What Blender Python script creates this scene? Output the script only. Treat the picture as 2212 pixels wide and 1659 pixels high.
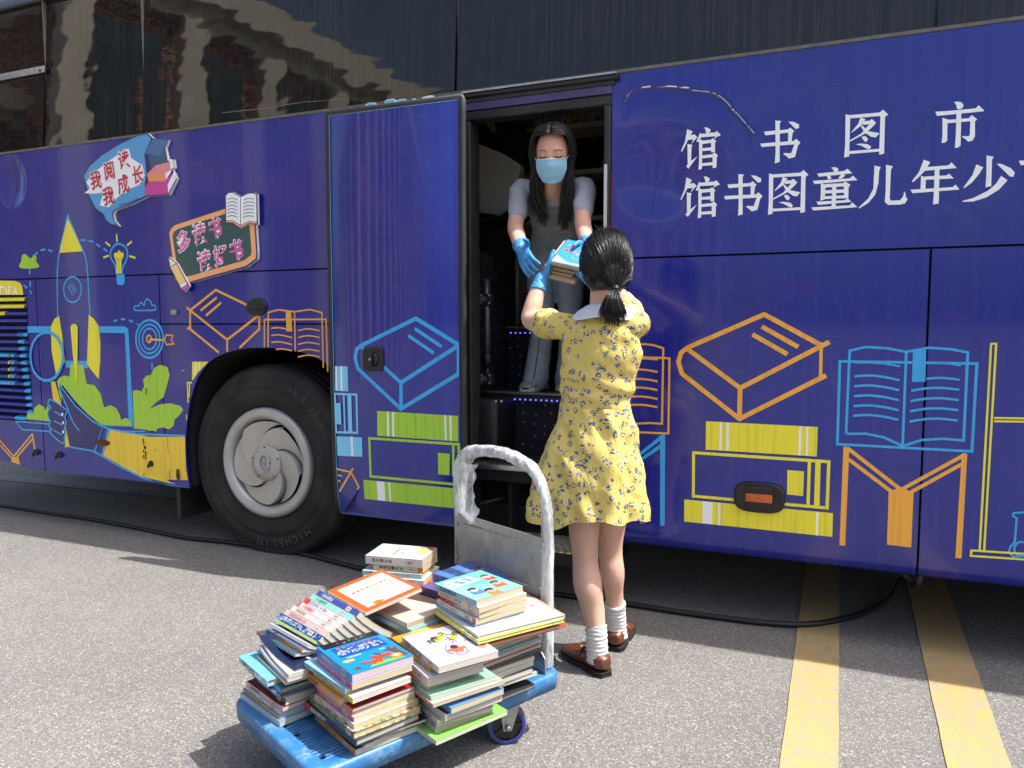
import bpy, bmesh, math, random
from mathutils import Vector, Matrix, Euler, noise
from mathutils.geometry import tessellate_polygon
rad = math.radians
random.seed(7)
for o in list(bpy.data.objects): bpy.data.objects.remove(o)
S = bpy.context.scene
COL = S.collection

# ------------------------------------------------------------------ camera, world, sun, exposure
FPX, PW, PH = 1661.0, 2212.0, 1659.0
CAM_YAW, CAM_PITCH, CAM_ROLL = rad(23.3), rad(4.7), rad(-0.1)
CAM_POS = Vector((0.0, -3.22, 1.27))
_fw = Vector((-math.sin(CAM_YAW)*math.cos(CAM_PITCH), math.cos(CAM_YAW)*math.cos(CAM_PITCH), -math.sin(CAM_PITCH)))
_rt0 = Vector((math.cos(CAM_YAW), math.sin(CAM_YAW), 0)); _up0 = _rt0.cross(_fw)
_rt = _rt0*math.cos(CAM_ROLL) + _up0*math.sin(CAM_ROLL)
_up = -_rt0*math.sin(CAM_ROLL) + _up0*math.cos(CAM_ROLL)
cam_data = bpy.data.cameras.new('camera'); cam = bpy.data.objects.new('camera', cam_data); COL.objects.link(cam)
cam_data.sensor_width = 36; cam_data.lens = 36*FPX/PW; cam_data.clip_start = 0.05; cam_data.clip_end = 800
M3 = Matrix((_rt, _up, -_fw)).transposed()
cam.matrix_world = Matrix.Translation(CAM_POS) @ M3.to_4x4()
S.camera = cam
SUN_DIR = Vector((0.569, 0.0855, 1.0)).normalized()
sun_elev = math.asin(SUN_DIR.z); sun_az = math.atan2(SUN_DIR.x, SUN_DIR.y)
W = bpy.data.worlds.new('World'); S.world = W; W.use_nodes = True
nt = W.node_tree; bg = nt.nodes['Background']
sky = nt.nodes.new('ShaderNodeTexSky'); sky.sky_type = 'NISHITA'; sky.sun_disc = False
sky.sun_elevation = sun_elev; sky.sun_rotation = sun_az; sky.air_density = 1.0; sky.dust_density = 5.0
nt.links.new(sky.outputs[0], bg.inputs[0]); bg.inputs[1].default_value = 0.14
sl = bpy.data.lights.new('sun', 'SUN'); sl.energy = 4.0; sl.angle = rad(0.5); sl.color = (1.0, 0.975, 0.94)
so = bpy.data.objects.new('sun', sl); COL.objects.link(so)
so.matrix_world = SUN_DIR.to_track_quat('Z', 'Y').to_matrix().to_4x4()
so.location = (6, 1, 12)
S.view_settings.view_transform = 'Standard'; S.view_settings.look = 'None'
S.view_settings.exposure = 0.98; S.view_settings.gamma = 1.0
S.render.engine = 'CYCLES'
try:
    S.cycles.use_denoising = True; S.cycles.max_bounces = 8; S.cycles.caustics_reflective = False; S.cycles.caustics_refractive = False
except Exception: pass

# ------------------------------------------------------------------ pixel -> place helpers (photo measured on a 2212 x 1659 frame)
def ray(px, py): return _fw + _rt*((px-PW/2)/FPX) - _up*((py-PH/2)/FPX)
def aty(px, py, y=0.0):
    r = ray(px, py); return CAM_POS + r*((y-CAM_POS.y)/r.y)
def atz(px, py, z=0.0):
    r = ray(px, py); return CAM_POS + r*((z-CAM_POS.z)/r.z)
def frame(ox, oy, s):
    k = 0.5400390625
    return lambda x, y: ((ox+x*s)*k, (oy+y*s)*k)
P1 = lambda x, y: (x, y)
c1 = frame(0, 0, 1400/2212); c2 = frame(0, 1000, 1400/2212); c3 = frame(1200, 200, 1400/2212)
c4 = frame(1200, 1200, 1400/2212); c5 = frame(2500, 0, 1596/2206); c6 = frame(2500, 1100, 1596/2206)
zA = frame(2700, 650, 600/2212); zB = frame(3220, 600, 876/2212); zC = frame(3700, 380, 396/2190); zD = frame(0, 1100, 500/922)
def project(v):
    d = Vector(v)-CAM_POS; z = d.dot(_fw); return (PW/2+FPX*d.dot(_rt)/z, PH/2-FPX*d.dot(_up)/z)

# ------------------------------------------------------------------ materials
def lin(c):
    c = c/255.0
    return c/12.92 if c <= 0.04045 else ((c+0.055)/1.055)**2.4
def rgb(r, g, b, k=1.0): return (lin(r)*k, lin(g)*k, lin(b)*k, 1)
MATS = {}
class NT:
    def __init__(s, m): s.t = m.node_tree; s.n = s.t.nodes; s.b = s.n['Principled BSDF']; s._tc = None
    def add(s, typ, **kw):
        nd = s.n.new(typ)
        for k, v in kw.items():
            if k.startswith('i_'):
                key = k[2:]; key = int(key) if key.isdigit() else key.replace('_', ' ')
                nd.inputs[key].default_value = v
            else: setattr(nd, k, v)
        return nd
    def lk(s, a, b): s.t.links.new(a, b)
    def tc(s, scale=(1, 1, 1), which='Object', loc=(0, 0, 0), rot=(0, 0, 0)):
        if not s._tc: s._tc = s.n.new('ShaderNodeTexCoord')
        mp = s.n.new('ShaderNodeMapping'); mp.inputs[1].default_value = loc; mp.inputs[2].default_value = rot; mp.inputs[3].default_value = scale
        s.lk(s._tc.outputs[which], mp.inputs[0]); return mp.outputs[0]
    def noise(s, vec, scale, detail=3, rough=0.55, dist=0):
        nd = s.add('ShaderNodeTexNoise'); nd.inputs['Scale'].default_value = scale; nd.inputs['Detail'].default_value = detail
        nd.inputs['Roughness'].default_value = rough; nd.inputs['Distortion'].default_value = dist
        s.lk(vec, nd.inputs['Vector']); return nd.outputs['Fac']
    def ramp(s, fac, stops):
        nd = s.n.new('ShaderNodeValToRGB'); el = nd.color_ramp.elements
        while len(el) < len(stops): el.new(0.5)
        for e, (p, c) in zip(el, stops): e.position = p; e.color = c if len(c) == 4 else (*c, 1)
        s.lk(fac, nd.inputs[0]); return nd.outputs[0]
    def gray(s, fac, a, b): return s.ramp(fac, [(a, (0, 0, 0, 1)), (b, (1, 1, 1, 1))] if a < b else [(b, (1, 1, 1, 1)), (a, (0, 0, 0, 1))])
    def mix(s, fac, a, b, mode='MIX'):
        nd = s.n.new('ShaderNodeMix'); nd.data_type = 'RGBA'; nd.blend_type = mode
        for v, i in ((fac, 0), (a, 6), (b, 7)):
            if isinstance(v, (int, float)): nd.inputs[i].default_value = v
            elif isinstance(v, (tuple, list)): nd.inputs[i].default_value = v
            else: s.lk(v, nd.inputs[i])
        return nd.outputs[2]
    def math(s, op, a, b=0.0):
        nd = s.n.new('ShaderNodeMath'); nd.operation = op
        for v, i in ((a, 0), (b, 1)):
            if isinstance(v, (int, float)): nd.inputs[i].default_value = v
            else: s.lk(v, nd.inputs[i])
        return nd.outputs[0]
    def bump(s, h, strength=0.3, dist=0.01, prev=None):
        nd = s.n.new('ShaderNodeBump'); nd.inputs['Strength'].default_value = strength; nd.inputs['Distance'].default_value = dist
        s.lk(h, nd.inputs['Height'])
        if prev is not None: s.lk(prev, nd.inputs['Normal'])
        s.lk(nd.outputs[0], s.b.inputs['Normal']); return nd.outputs[0]
    def base(s, col): s.lk(col, s.b.inputs['Base Color'])
    def rough(s, f): s.lk(f, s.b.inputs['Roughness'])
def mat(name, color, rough=0.5, metal=0.0, spec=0.5, coat=0.0, coat_rough=0.05, noisy=0.0, nscale=20, bump=0.0, bscale=60, bdist=0.004):
    if name in MATS: return MATS[name]
    m = bpy.data.materials.new(name); m.use_nodes = True; b = m.node_tree.nodes['Principled BSDF']
    b.inputs['Base Color'].default_value = color; b.inputs['Roughness'].default_value = rough; b.inputs['Metallic'].default_value = metal
    b.inputs['Specular IOR Level'].default_value = spec; b.inputs['Coat Weight'].default_value = coat; b.inputs['Coat Roughness'].default_value = coat_rough
    t = NT(m)
    if noisy:
        f = t.noise(t.tc(), nscale, 5, 0.65)
        c = color; lo = tuple(x*(1-noisy) for x in c[:3])+(1,); hi = tuple(min(1, x*(1+noisy)) for x in c[:3])+(1,)
        t.base(t.ramp(f, [(0.3, lo), (0.7, hi)]))
    if bump: t.bump(t.noise(t.tc(), bscale, 4, 0.6), bump, bdist)
    MATS[name] = m; return m

# ------------------------------------------------------------------ mesh helpers
class MB:
    """collects shapes and links them as ONE mesh object"""
    def __init__(s): s.v = []; s.f = []; s.mi = []; s.sm = []; s.mats = []; s.off = 0.0
    def m(s, material):
        if material not in s.mats: s.mats.append(material)
        return s.mats.index(material)
    def add(s, verts, faces, material, smooth=False):
        b = len(s.v); s.v += [tuple(v) for v in verts]; k = s.m(material)
        for f in faces: s.f.append([b+i for i in f]); s.mi.append(k); s.sm.append(smooth)
    def box(s, lo, hi, material, mtx=None, bev=0.0):
        x0, y0, z0 = lo; x1, y1, z1 = hi
        if bev <= 0:
            v = [(x0,y0,z0),(x1,y0,z0),(x1,y1,z0),(x0,y1,z0),(x0,y0,z1),(x1,y0,z1),(x1,y1,z1),(x0,y1,z1)]
            f = [(0,3,2,1),(4,5,6,7),(0,1,5,4),(1,2,6,5),(2,3,7,6),(3,0,4,7)]
            if mtx: v = [mtx @ Vector(p) for p in v]
            s.add(v, f, material)
        else:
            bm = bmesh.new(); bmesh.ops.create_cube(bm, size=1.0)
            for p in bm.verts: p.co = Vector(((x0+x1)/2+p.co.x*(x1-x0), (y0+y1)/2+p.co.y*(y1-y0), (z0+z1)/2+p.co.z*(z1-z0)))
            bmesh.ops.bevel(bm, geom=bm.edges[:], offset=bev, segments=2, affect='EDGES', profile=0.5)
            s.bm(bm, material, mtx, True)
    def bm(s, bm, material, mtx=None, smooth=False):
        bm.verts.index_update()
        s.add([(mtx @ v.co) if mtx else v.co.copy() for v in bm.verts], [[v.index for v in f.verts] for f in bm.faces], material, smooth); bm.free()
    def rings(s, rings, material, closed=True, caps=(True, True), smooth=True):
        """list of equal-length vertex loops joined in a row"""
        n = len(rings[0]); v = [p for r in rings for p in r]; f = []
        for i in range(len(rings)-1):
            for j in range(n if closed else n-1):
                a, b = i*n+j, i*n+(j+1) % n; f.append((a, b, b+n, a+n))
        if closed and caps[0]: f.append(tuple(range(n-1, -1, -1)))
        if closed and caps[1]: f.append(tuple(range((len(rings)-1)*n, len(rings)*n)))
        s.add(v, f, material, smooth)
    def tube(s, pts, r, material, seg=10, caps=True, flat=1.0, up=None):
        pts = [Vector(p) for p in pts]; n = len(pts); rr = r if isinstance(r, (list, tuple)) else [r]*n; R = []
        prev = None
        for i, p in enumerate(pts):
            t = (pts[min(i+1, n-1)]-pts[max(i-1, 0)]).normalized()
            if prev is None:
                a = Vector(up) if up else (Vector((0, 0, 1)) if abs(t.z) < 0.9 else Vector((1, 0, 0)))
            else: a = prev
            u = (a - t*a.dot(t)).normalized(); w = t.cross(u); prev = u
            R.append([p + (u*math.cos(2*math.pi*k/seg)*flat + w*math.sin(2*math.pi*k/seg))*rr[i] for k in range(seg)])
        s.rings(R, material, True, (caps, caps))
    def loft(s, secs, material, seg=20, caps=True):
        """secs: (centre, axis_u, axis_w) elliptical sections"""
        R = [[Vector(c)+Vector(u)*math.cos(2*math.pi*k/seg)+Vector(w)*math.sin(2*math.pi*k/seg) for k in range(seg)] for c, u, w in secs]
        s.rings(R, material, True, (caps, caps))
    def lathe(s, prof, material, origin=(0, 0, 0), axis='z', seg=32, smooth=True):
        o = Vector(origin); R = []
        for r, h in prof:
            ring = []
            for k in range(seg):
                a = 2*math.pi*k/seg; c, d = r*math.cos(a), r*math.sin(a)
                ring.append(o + (Vector((c, d, h)) if axis == 'z' else Vector((c, h, d)) if axis == 'y' else Vector((h, c, d))))
            R.append(ring)
        s.rings(R, material, True, (False, False), smooth)
    def poly3(s, pts, material):
        """one flat polygon given in 3-D, triangulated"""
        pts = [Vector(p) for p in pts]
        s.add(pts, [t for t in tessellate_polygon([pts])], material)
    def prism(s, pts, depth, material, holes=()):
        """polygon (3-D points, front face) extruded by vector depth, optional holes"""
        loops = [[Vector(p) for p in pts]]+[[Vector(p) for p in h] for h in holes]; d = Vector(depth)
        allp = [p for l in loops for p in l]; n = len(allp)
        tris = tessellate_polygon(loops)
        nrm = -d.normalized(); T = []
        for t in tris:
            a, b, c = [allp[i] for i in t]
            T.append(t if (b-a).cross(c-a).dot(nrm) > 0 else (t[0], t[2], t[1]))
        f = list(T)+[tuple(n+i for i in reversed(t)) for t in T]; base = 0
        for l in loops:
            k = len(l)
            for i in range(k): a, b = base+i, base+(i+1) % k; f.append((a, b, n+b, n+a))
            base += k
        s.add(allp+[p+d for p in allp], f, material)
    def build(s, name, parent=None, loc=None, fix=True, label=None):
        me = bpy.data.meshes.new(name); me.from_pydata(s.v, [], s.f)
        for m in s.mats: me.materials.append(m)
        me.polygons.foreach_set('material_index', s.mi); me.polygons.foreach_set('use_smooth', s.sm); me.update()
        if fix:
            bm = bmesh.new(); bm.from_mesh(me); bmesh.ops.recalc_face_normals(bm, faces=bm.faces[:]); bm.to_mesh(me); bm.free()
        o = bpy.data.objects.new(name, me); COL.objects.link(o)
        if parent: o.parent = parent
        if loc: o.location = loc
        if label: o['label'] = label
        return o
def tag(o, label=None, cat=None, group=None, kind=None):
    if label: o['label'] = label
    if cat: o['category'] = cat
    if group: o['group'] = group
    if kind: o['kind'] = kind
    return o
def empty(name, loc=(0, 0, 0), rz=0.0):
    o = bpy.data.objects.new(name, None); COL.objects.link(o); o.location = loc; o.rotation_euler = (0, 0, rz); o.empty_display_size = 0.1; return o
def smooth_pts(pts, n=6, closed=False):
    P = [Vector(p) for p in pts]; out = []; k = len(P)
    for i in range(k if closed else k-1):
        p0, p1, p2, p3 = (P[(i-1) % k], P[i], P[(i+1) % k], P[(i+2) % k]) if closed else (P[max(i-1, 0)], P[i], P[i+1], P[min(i+2, k-1)])
        for j in range(n):
            t = j/n; out.append(0.5*((2*p1)+(p2-p0)*t+(2*p0-5*p1+4*p2-p3)*t*t+(3*p1-p0-3*p2+p3)*t**3))
    if not closed: out.append(P[-1])
    return out
def glyph(text, size=1.0, bold=0.0, shear=0.0):
    """flat triangles of a piece of writing: (2-D verts, faces), centred, size = height of one character"""
    cu = bpy.data.curves.new('writing', 'FONT'); cu.body = text; cu.size = size; cu.offset = bold; cu.shear = shear
    cu.align_x = 'CENTER'; cu.align_y = 'CENTER'; cu.resolution_u = 3; cu.fill_mode = 'FRONT'
    o = bpy.data.objects.new('writing', cu); COL.objects.link(o)
    dg = bpy.context.evaluated_depsgraph_get(); me = bpy.data.meshes.new_from_object(o.evaluated_get(dg))
    v = [(p.co.x, p.co.y) for p in me.vertices]; f = [list(p.vertices) for p in me.polygons]
    bpy.data.objects.remove(o); bpy.data.meshes.remove(me); bpy.data.curves.remove(cu)
    if v:
        cx = (min(a for a, b in v)+max(a for a, b in v))/2; cy = (min(b for a, b in v)+max(b for a, b in v))/2
        v = [(a-cx, b-cy) for a, b in v]
    return v, f
GLY = {}
def gl(text, bold=0.0, shear=0.0):
    k = (text, bold, shear)
    if k not in GLY: GLY[k] = glyph(text, 1.0, bold, shear)
    return GLY[k]
def write(mb, text, origin, ux, uy, material, bold=0.0, lift=0.0, n=None):
    """writing centred on origin, ux / uy = vectors of one em across / up"""
    v, f = gl(text, bold); o = Vector(origin); ux = Vector(ux); uy = Vector(uy)
    if lift: o = o + (n or ux.cross(uy).normalized())*lift
    if v: mb.add([o+ux*a+uy*b for a, b in v], f, material)

# ------------------------------------------------------------------ ground
def asphalt():
    m = mat('asphalt', rgb(140, 135, 126), 0.88); t = NT(m); v = t.tc()
    vo = t.add('ShaderNodeTexVoronoi'); vo.inputs['Scale'].default_value = 200; t.lk(v, vo.inputs['Vector'])
    hs = t.add('ShaderNodeSeparateColor'); t.lk(vo.outputs['Color'], hs.inputs[0])
    stone = t.ramp(hs.outputs[0], [(0.0, rgb(118, 118, 117)), (0.35, rgb(146, 145, 143)), (0.7, rgb(154, 152, 149)), (1.0, rgb(196, 193, 187))])
    crack = t.gray(vo.outputs['Distance'], 0.0062, 0.0025)
    vd = t.add('ShaderNodeTexVoronoi', feature='DISTANCE_TO_EDGE'); vd.inputs['Scale'].default_value = 200; t.lk(v, vd.inputs['Vector'])
    edge = t.gray(vd.outputs[0], 0.0, 0.16)
    c = t.mix(edge, rgb(118, 117, 116), stone)
    fine = t.noise(v, 420, 2, 0.6); c = t.mix(0.55, c, t.ramp(fine, [(0.3, rgb(78, 77, 76)), (0.72, rgb(186, 183, 177))]), 'SOFT_LIGHT')
    big = t.noise(v, 1.3, 5, 0.6); c = t.mix(0.5, c, t.ramp(big, [(0.3, rgb(112, 110, 107)), (0.7, rgb(168, 166, 162))]), 'SOFT_LIGHT')
    sp_ = t.noise(v, 2.6, 6, .75); c = t.mix(t.math('MULTIPLY', t.gray(sp_, .58, .76), .4), c, rgb(76, 75, 74)); t.base(c); h = t.math('ADD', t.math('MULTIPLY', edge, 0.7), t.noise(v, 260, 3, 0.7))
    t.bump(h, 0.55, 0.004); return m
M_ASPHALT = asphalt()
def paint_line(name, col, under, wear=0.5):
    m = mat(name, col, 0.75); t = NT(m); v = t.tc()
    w = t.math('ADD', t.math('MULTIPLY', t.noise(v, 14, 6, 0.75), 0.4), t.math('MULTIPLY', t.noise(v, 150, 3, 0.7), 0.6))
    t.base(t.mix(t.gray(w, wear, wear+0.14), under, t.mix(t.noise(v, 60, 4), col, tuple(x*0.72 for x in col[:3])+(1,))))
    t.bump(t.noise(v, 260, 3, 0.7), 0.5, 0.004); return m
g = MB(); N = 12
g.add([(-160, -160, 0), (160, -160, 0), (160, 160, 0), (-160, 160, 0)], [(0, 1, 2, 3)], M_ASPHALT)
tag(g.build('ground'), kind='structure')
M_YEL = paint_line('worn_yellow_road_paint', rgb(190, 158, 92), rgb(138, 134, 126), 0.40)
M_WHT = paint_line('worn_white_road_paint', rgb(150, 150, 146), rgb(105, 103, 99), 0.45)
def stripe(a, b, c, d, material, name):
    """strip on the road with slightly ragged edges"""
    mb = MB(); n = 60; rnd = random.Random(name+str(a[0])); L = []; R = []
    a, b, c, d = map(Vector, (a, b, c, d))
    for i in range(n+1):
        t = i/n; L.append(a.lerp(c, t)+Vector((rnd.uniform(-.0012, .0012), 0))); R.append(b.lerp(d, t)+Vector((rnd.uniform(-.0012, .0012), 0)))
    v = [(p.x, p.y, .004) for p in L]+[(p.x, p.y, .004) for p in R]
    mb.add(v, [(i, n+1+i, n+2+i, i+1) for i in range(n)], material); tag(mb.build(name), kind='structure')
stripe((-.118, -2.6), (.030, -2.6), (-.150, 1.9), (.014, 1.9), M_YEL, 'road_marking')
stripe((.300, -2.6), (.462, -2.6), (.322, 1.9), (.496, 1.9), M_YEL, 'road_marking')
q = [atz(*zD(*p), 0) for p in ((-60, 1460), (-60, 1508), (922, 1552), (922, 1612))]
def ext(a, b, t): return a+(b-a)*t
stripe(ext(q[0], q[2], -.5).xy, ext(q[1], q[3], -.5).xy, ext(q[0], q[2], 1.6).xy, ext(q[1], q[3], 1.6).xy, M_WHT, 'road_marking')

# ------------------------------------------------------------------ bus materials
def paint():
    m = mat('navy_wrap', rgb(20, 33, 140), 0.26, coat=0.42, coat_rough=0.05); t = NT(m); v = t.tc()
    st = t.noise(t.tc((55, 1, 1.2)), 1.0, 4, 0.6); pa = t.noise(v, 1.6, 4, 0.6)
    c = t.mix(t.gray(st, 0.42, 0.8), rgb(17, 30, 140), rgb(32, 45, 144))
    c = t.mix(t.math('MULTIPLY', t.gray(pa, 0.4, 0.75), 0.5), c, rgb(24, 33, 116)); du = t.math('MULTIPLY', t.gray(t.noise(v, 3.4, 7, .72), .52, .78), t.gray(t.noise(v, 90, 3, .6), .35, .65)); c = t.mix(t.math('MULTIPLY', du, .22), c, rgb(128, 124, 128)); t.base(c)
    t.rough(t.math('ADD', t.math('MULTIPLY', t.gray(st, 0.3, 0.8), 0.07), 0.2))
    b = t.bump(t.noise(v, 160, 2, 0.5), 0.05, 0.001)
    b = t.bump(t.noise(t.tc((1.2, 1, .7)), 2.2, 3, 0.5), 0.35, 0.02, b); t.bump(t.noise(v, 9, 4, .6), .12, .006, b); return m
M_NAVY = paint()
def glass():
    m = mat('tinted_glass', rgb(13, 15, 15), 0.03, spec=0.55); t = NT(m)
    wav = t.noise(t.tc((1.0, 1, 1.1)), 2.4, 2, 0.5); b = t.bump(wav, 0.05, 0.05)
    t.bump(t.noise(t.tc((.8, 1, 2.4)), 4.6, 1, 0.5), 0.03, 0.03, b)
    st = t.noise(t.tc((90, 1, 1.5)), 1.0, 5, 0.65); pa = t.noise(t.tc((.9, 1, 1.4)), 1.7, 4, 0.6)
    d = t.math('MULTIPLY', t.gray(st, 0.42, 0.95), t.gray(pa, 0.25, 0.8))
    t.base(t.mix(d, rgb(16, 18, 19), rgb(84, 83, 80))); return m
M_GLASS = glass()
M_RUB = mat('black_rubber', rgb(38, 38, 38), 0.6, noisy=.35, nscale=12, bump=.15, bscale=90)
M_BLK = mat('black_plastic', rgb(24, 24, 26), 0.42, bump=.1, bscale=200, bdist=.001)
M_DARK = mat('dark_underbody', rgb(20, 20, 20), 0.85, noisy=.4)
M_DKGREY = mat('dark_grey_trim', rgb(52, 52, 54), 0.5, noisy=.3, nscale=14)
M_ALU = mat('aluminium', rgb(172, 174, 176), 0.35, 0.9, noisy=.2, nscale=40)
M_SEAL = mat('grey_seal', rgb(104, 100, 92), 0.6, noisy=.3)
def vinyl(name, r, g_, b, dirt=.16):
    m = mat(name, rgb(r, g_, b), 0.34, coat=0.3, coat_rough=0.1); t = NT(m); st = t.noise(t.tc((60, 1, 1.4)), 1.0, 4, 0.6)
    lo = tuple(x*(1-2.4*dirt) for x in rgb(r, g_, b)[:3])+(1,)
    t.base(t.mix(t.gray(st, .5, .85), rgb(r, g_, b), lo)); return m
V = {'c': vinyl('cyan_vinyl', 46, 170, 238), 'y': vinyl('yellow_vinyl', 240, 230, 50), 'o': vinyl('orange_vinyl', 244, 174, 62), 'g': vinyl('green_vinyl', 166, 212, 50),
     'w': vinyl('white_vinyl', 246, 248, 250, .05), 'l': vinyl('pale_blue_vinyl', 122, 206, 244), 'd': vinyl('gold_vinyl', 242, 206, 50), 'n': vinyl('navy_vinyl', 28, 30, 104),
     'e': vinyl('raised_edge_vinyl', 62, 64, 138, .05), 's': mat('bare_scratch', rgb(150, 180, 215), .35)}

bus = empty('bus', (-1.2, 1.2, 0))
tag(bus, 'navy library coach with doodle graphics and an open side door', 'bus')
def part(mb, name, parent=None, label=None):
    """build in world space, then hang under the bus (or one of its parts)"""
    par = parent or bus; o = mb.build(name); o.parent = par; o.matrix_parent_inverse = pinv(par)
    if label: o['label'] = label
    return o
def pinv(par):
    M = Matrix.Identity(4); p = par
    chain = []
    while p: chain.append(p); p = p.parent
    for p in reversed(chain): M = M @ p.matrix_parent_inverse @ p.matrix_basis if p.parent else M @ p.matrix_basis
    return M.inverted()

SILL, SEAM = 2.305, 1.533
def surf_y(z): return 0.0 if z > .36 else (.36-z)**2*9.0
# --- panels -----------------------------------------------------------------
def plate(pts, name='side_panel', holes=(), th=.03, label=None):
    mb = MB(); mb.prism([(x, 0, z) for x, z in pts], (0, th, 0), M_NAVY, [[(x, 0, z) for x, z in h] for h in holes]); return part(mb, name, None, label)
gap = .004
# upper right panel with its dent: a fine grid pushed in below the crease
crease = [aty(*c5(*p)) for p in ((0, 560), (35, 500), (110, 482), (260, 478), (380, 492), (480, 510), (545, 545), (600, 605), (650, 660), (712, 735))]
crease2 = [(p.x, p.z) for p in crease]
def crease_z(x):
    for (x0, z0), (x1, z1) in zip(crease2, crease2[1:]):
        if x0 <= x <= x1: return z0+(z1-z0)*(x-x0)/(x1-x0)
    return None
def dent(x, z):
    cz = crease_z(x); y = 0
    y += .003*math.sin(x*5+z*3)*0
    cx, cz0 = -.72, 1.86
    d = math.hypot((x-cx)/.30, (z-cz0)/.24)
    if d < 1: y += .011*(1-d*d)**2
    if cz is not None:
        u = z-cz
        if -0.10 < u < .06: y += (-.010 if u > 0 else .012)*max(0, 1-abs(u)/(.06 if u > 0 else .10))**2*(1 if u > 0 else 1)
    return y
def grid_panel(x0, x1, z0, z1, fn, nx, nz, name, xs=None):
    X = xs or [x0+(x1-x0)*i/nx for i in range(nx+1)]; Z = [z0+(z1-z0)*j/nz for j in range(nz+1)]
    v = [(x, fn(x, z), z) for z in Z for x in X]; n = len(X)
    f = [(j*n+i, j*n+i+1, (j+1)*n+i+1, (j+1)*n+i) for j in range(len(Z)-1) for i in range(n-1)]
    mb = MB(); mb.add(v, f, M_NAVY, True)
    ring = [(x0, z0), (x1, z0), (x1, z1), (x0, z1)]
    for (a, b), (c, d) in zip(ring, ring[1:]+ring[:1]): mb.add([(a, 0, b), (c, 0, d), (c, .03, d), (a, .03, b)], [(0, 1, 2, 3)], M_NAVY)
    o = mb.build(name, fix=False); o.parent = bus; o.matrix_parent_inverse = pinv(bus); return o
DX0, DX1 = -1.615, -.925          # doorway
xs = [DX1+i*.012 for i in range(72)]+[.0+i*.4 for i in range(1, 15)]+[5.9]
grid_panel(DX1, 5.9, SEAM+gap, SILL-.004, dent, 0, 64, 'side_panel', xs)
bump2 = [(aty(*c1(75, 1150)).x, aty(*c1(75, 1150)).z)]
def dent2(x, z):
    d = math.hypot((x-bump2[0][0])/.13, (z-bump2[0][1])/.16)
    return .028*(1-d*d) if d < 1 else 0
xs = [-5.9, -5.5]+[-5.3+i*.012 for i in range(60)]+[-4.5, -4.0, -3.4, -2.8, -2.2, DX0]
grid_panel(-5.9, DX0, SEAM+gap, SILL-.004, dent2, 0, 48, 'side_panel', xs)
# lower right hatches with the tucked-in lower edge
def hatch(x0, x1):
    prof = [(0, SEAM-gap), (0, 1.2), (0, .8), (0, .42), (.0015, .365), (.007, .335), (.016, .312), (.032, .296), (.07, .288), (.14, .286)]
    mb = MB(); R = [[(x0, y, z) for y, z in prof], [(x1, y, z) for y, z in prof]]
    n = len(prof); mb.add(R[0]+R[1], [(i, i+1, n+i+1, n+i) for i in range(n-1)], M_NAVY, True)
    for x in (x0, x1): mb.add([(x, y, z) for y, z in prof[:7]]+[(x, .032, .312), (x, .03, SEAM-gap)], [tuple(range(9))], M_NAVY)
    mb.add([(x0, 0, SEAM-gap), (x1, 0, SEAM-gap), (x1, .03, SEAM-gap), (x0, .03, SEAM-gap)], [(0, 1, 2, 3)], M_NAVY)
    part(mb, 'luggage_hatch')
XS1 = .284
hatch(DX1, XS1-gap); hatch(XS1+gap, 1.62-gap); hatch(1.62+gap, 2.95); hatch(2.96, 5.9)
# rear quarter
XB = aty(*c2(1028, 800)).x; XA = aty(*c2(250, 700)).x; GX = aty(*c2(190, 700)).x
zg0 = aty(*c2(190, 1085)).z; zg1 = aty(*c2(160, 283)).z
ZH = aty(*c2(1500, 468)).z
bot = [aty(*c2(*p)) for p in ((-40, 1310), (0, 1325), (130, 1365), (250, 1392), (540, 1422), (800, 1452))]
bot = [(p.x, p.z) for p in bot]; bl = bot[0]
rear_bot = [(-5.9, bl[1]+.16)]+bot
def botz(x):
    for (x0, z0), (x1, z1) in zip(rear_bot, rear_bot[1:]):
        if x0 <= x <= x1: return z0+(z1-z0)*(x-x0)/(x1-x0)
    return rear_bot[-1][1]
TOPZ = SEAM-gap
pa = [p for p in rear_bot if p[0] < XA-gap]
plate(pa+[(XA-gap, botz(XA)), (XA-gap, TOPZ), (-5.9, TOPZ)], 'rear_panel', holes=[[(-5.75, zg0), (GX, zg0), (GX, zg1), (-5.75, zg1)]])
pb = [p for p in rear_bot if XA < p[0] < XB]
plate([(XA+gap, botz(XA))]+pb+[(XB-gap, botz(XB)), (XB-gap, TOPZ), (XA+gap, TOPZ)], 'rear_panel')
arch = smooth_pts([(aty(*c2(*p)).x, aty(*c2(*p)).z) for p in ((1198, 1502), (1174, 1250), (1187, 1050), (1217, 900), (1262, 790), (1332, 702), (1440, 647), (1570, 620), (1700, 622), (1830, 650), (1950, 702))], 5)
arch = [(p[0], p[1]) for p in arch]
xm = -2.80
arch = [p for p in arch if p[0] <= xm]; arch_r = [(2*xm-x, z) for x, z in reversed(arch)]
plate([(XB+gap, botz(XB))]+[(arch[0][0], arch[0][1])]+arch[1:]+arch_r+[(DX0, arch[0][1]), (DX0, ZH-gap), (XB+gap, ZH-gap)], 'wheel_arch_panel')
plate([(XB+gap, ZH+gap), (DX0, ZH+gap), (DX0, TOPZ), (XB+gap, TOPZ)], 'fuel_hatch')
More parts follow.
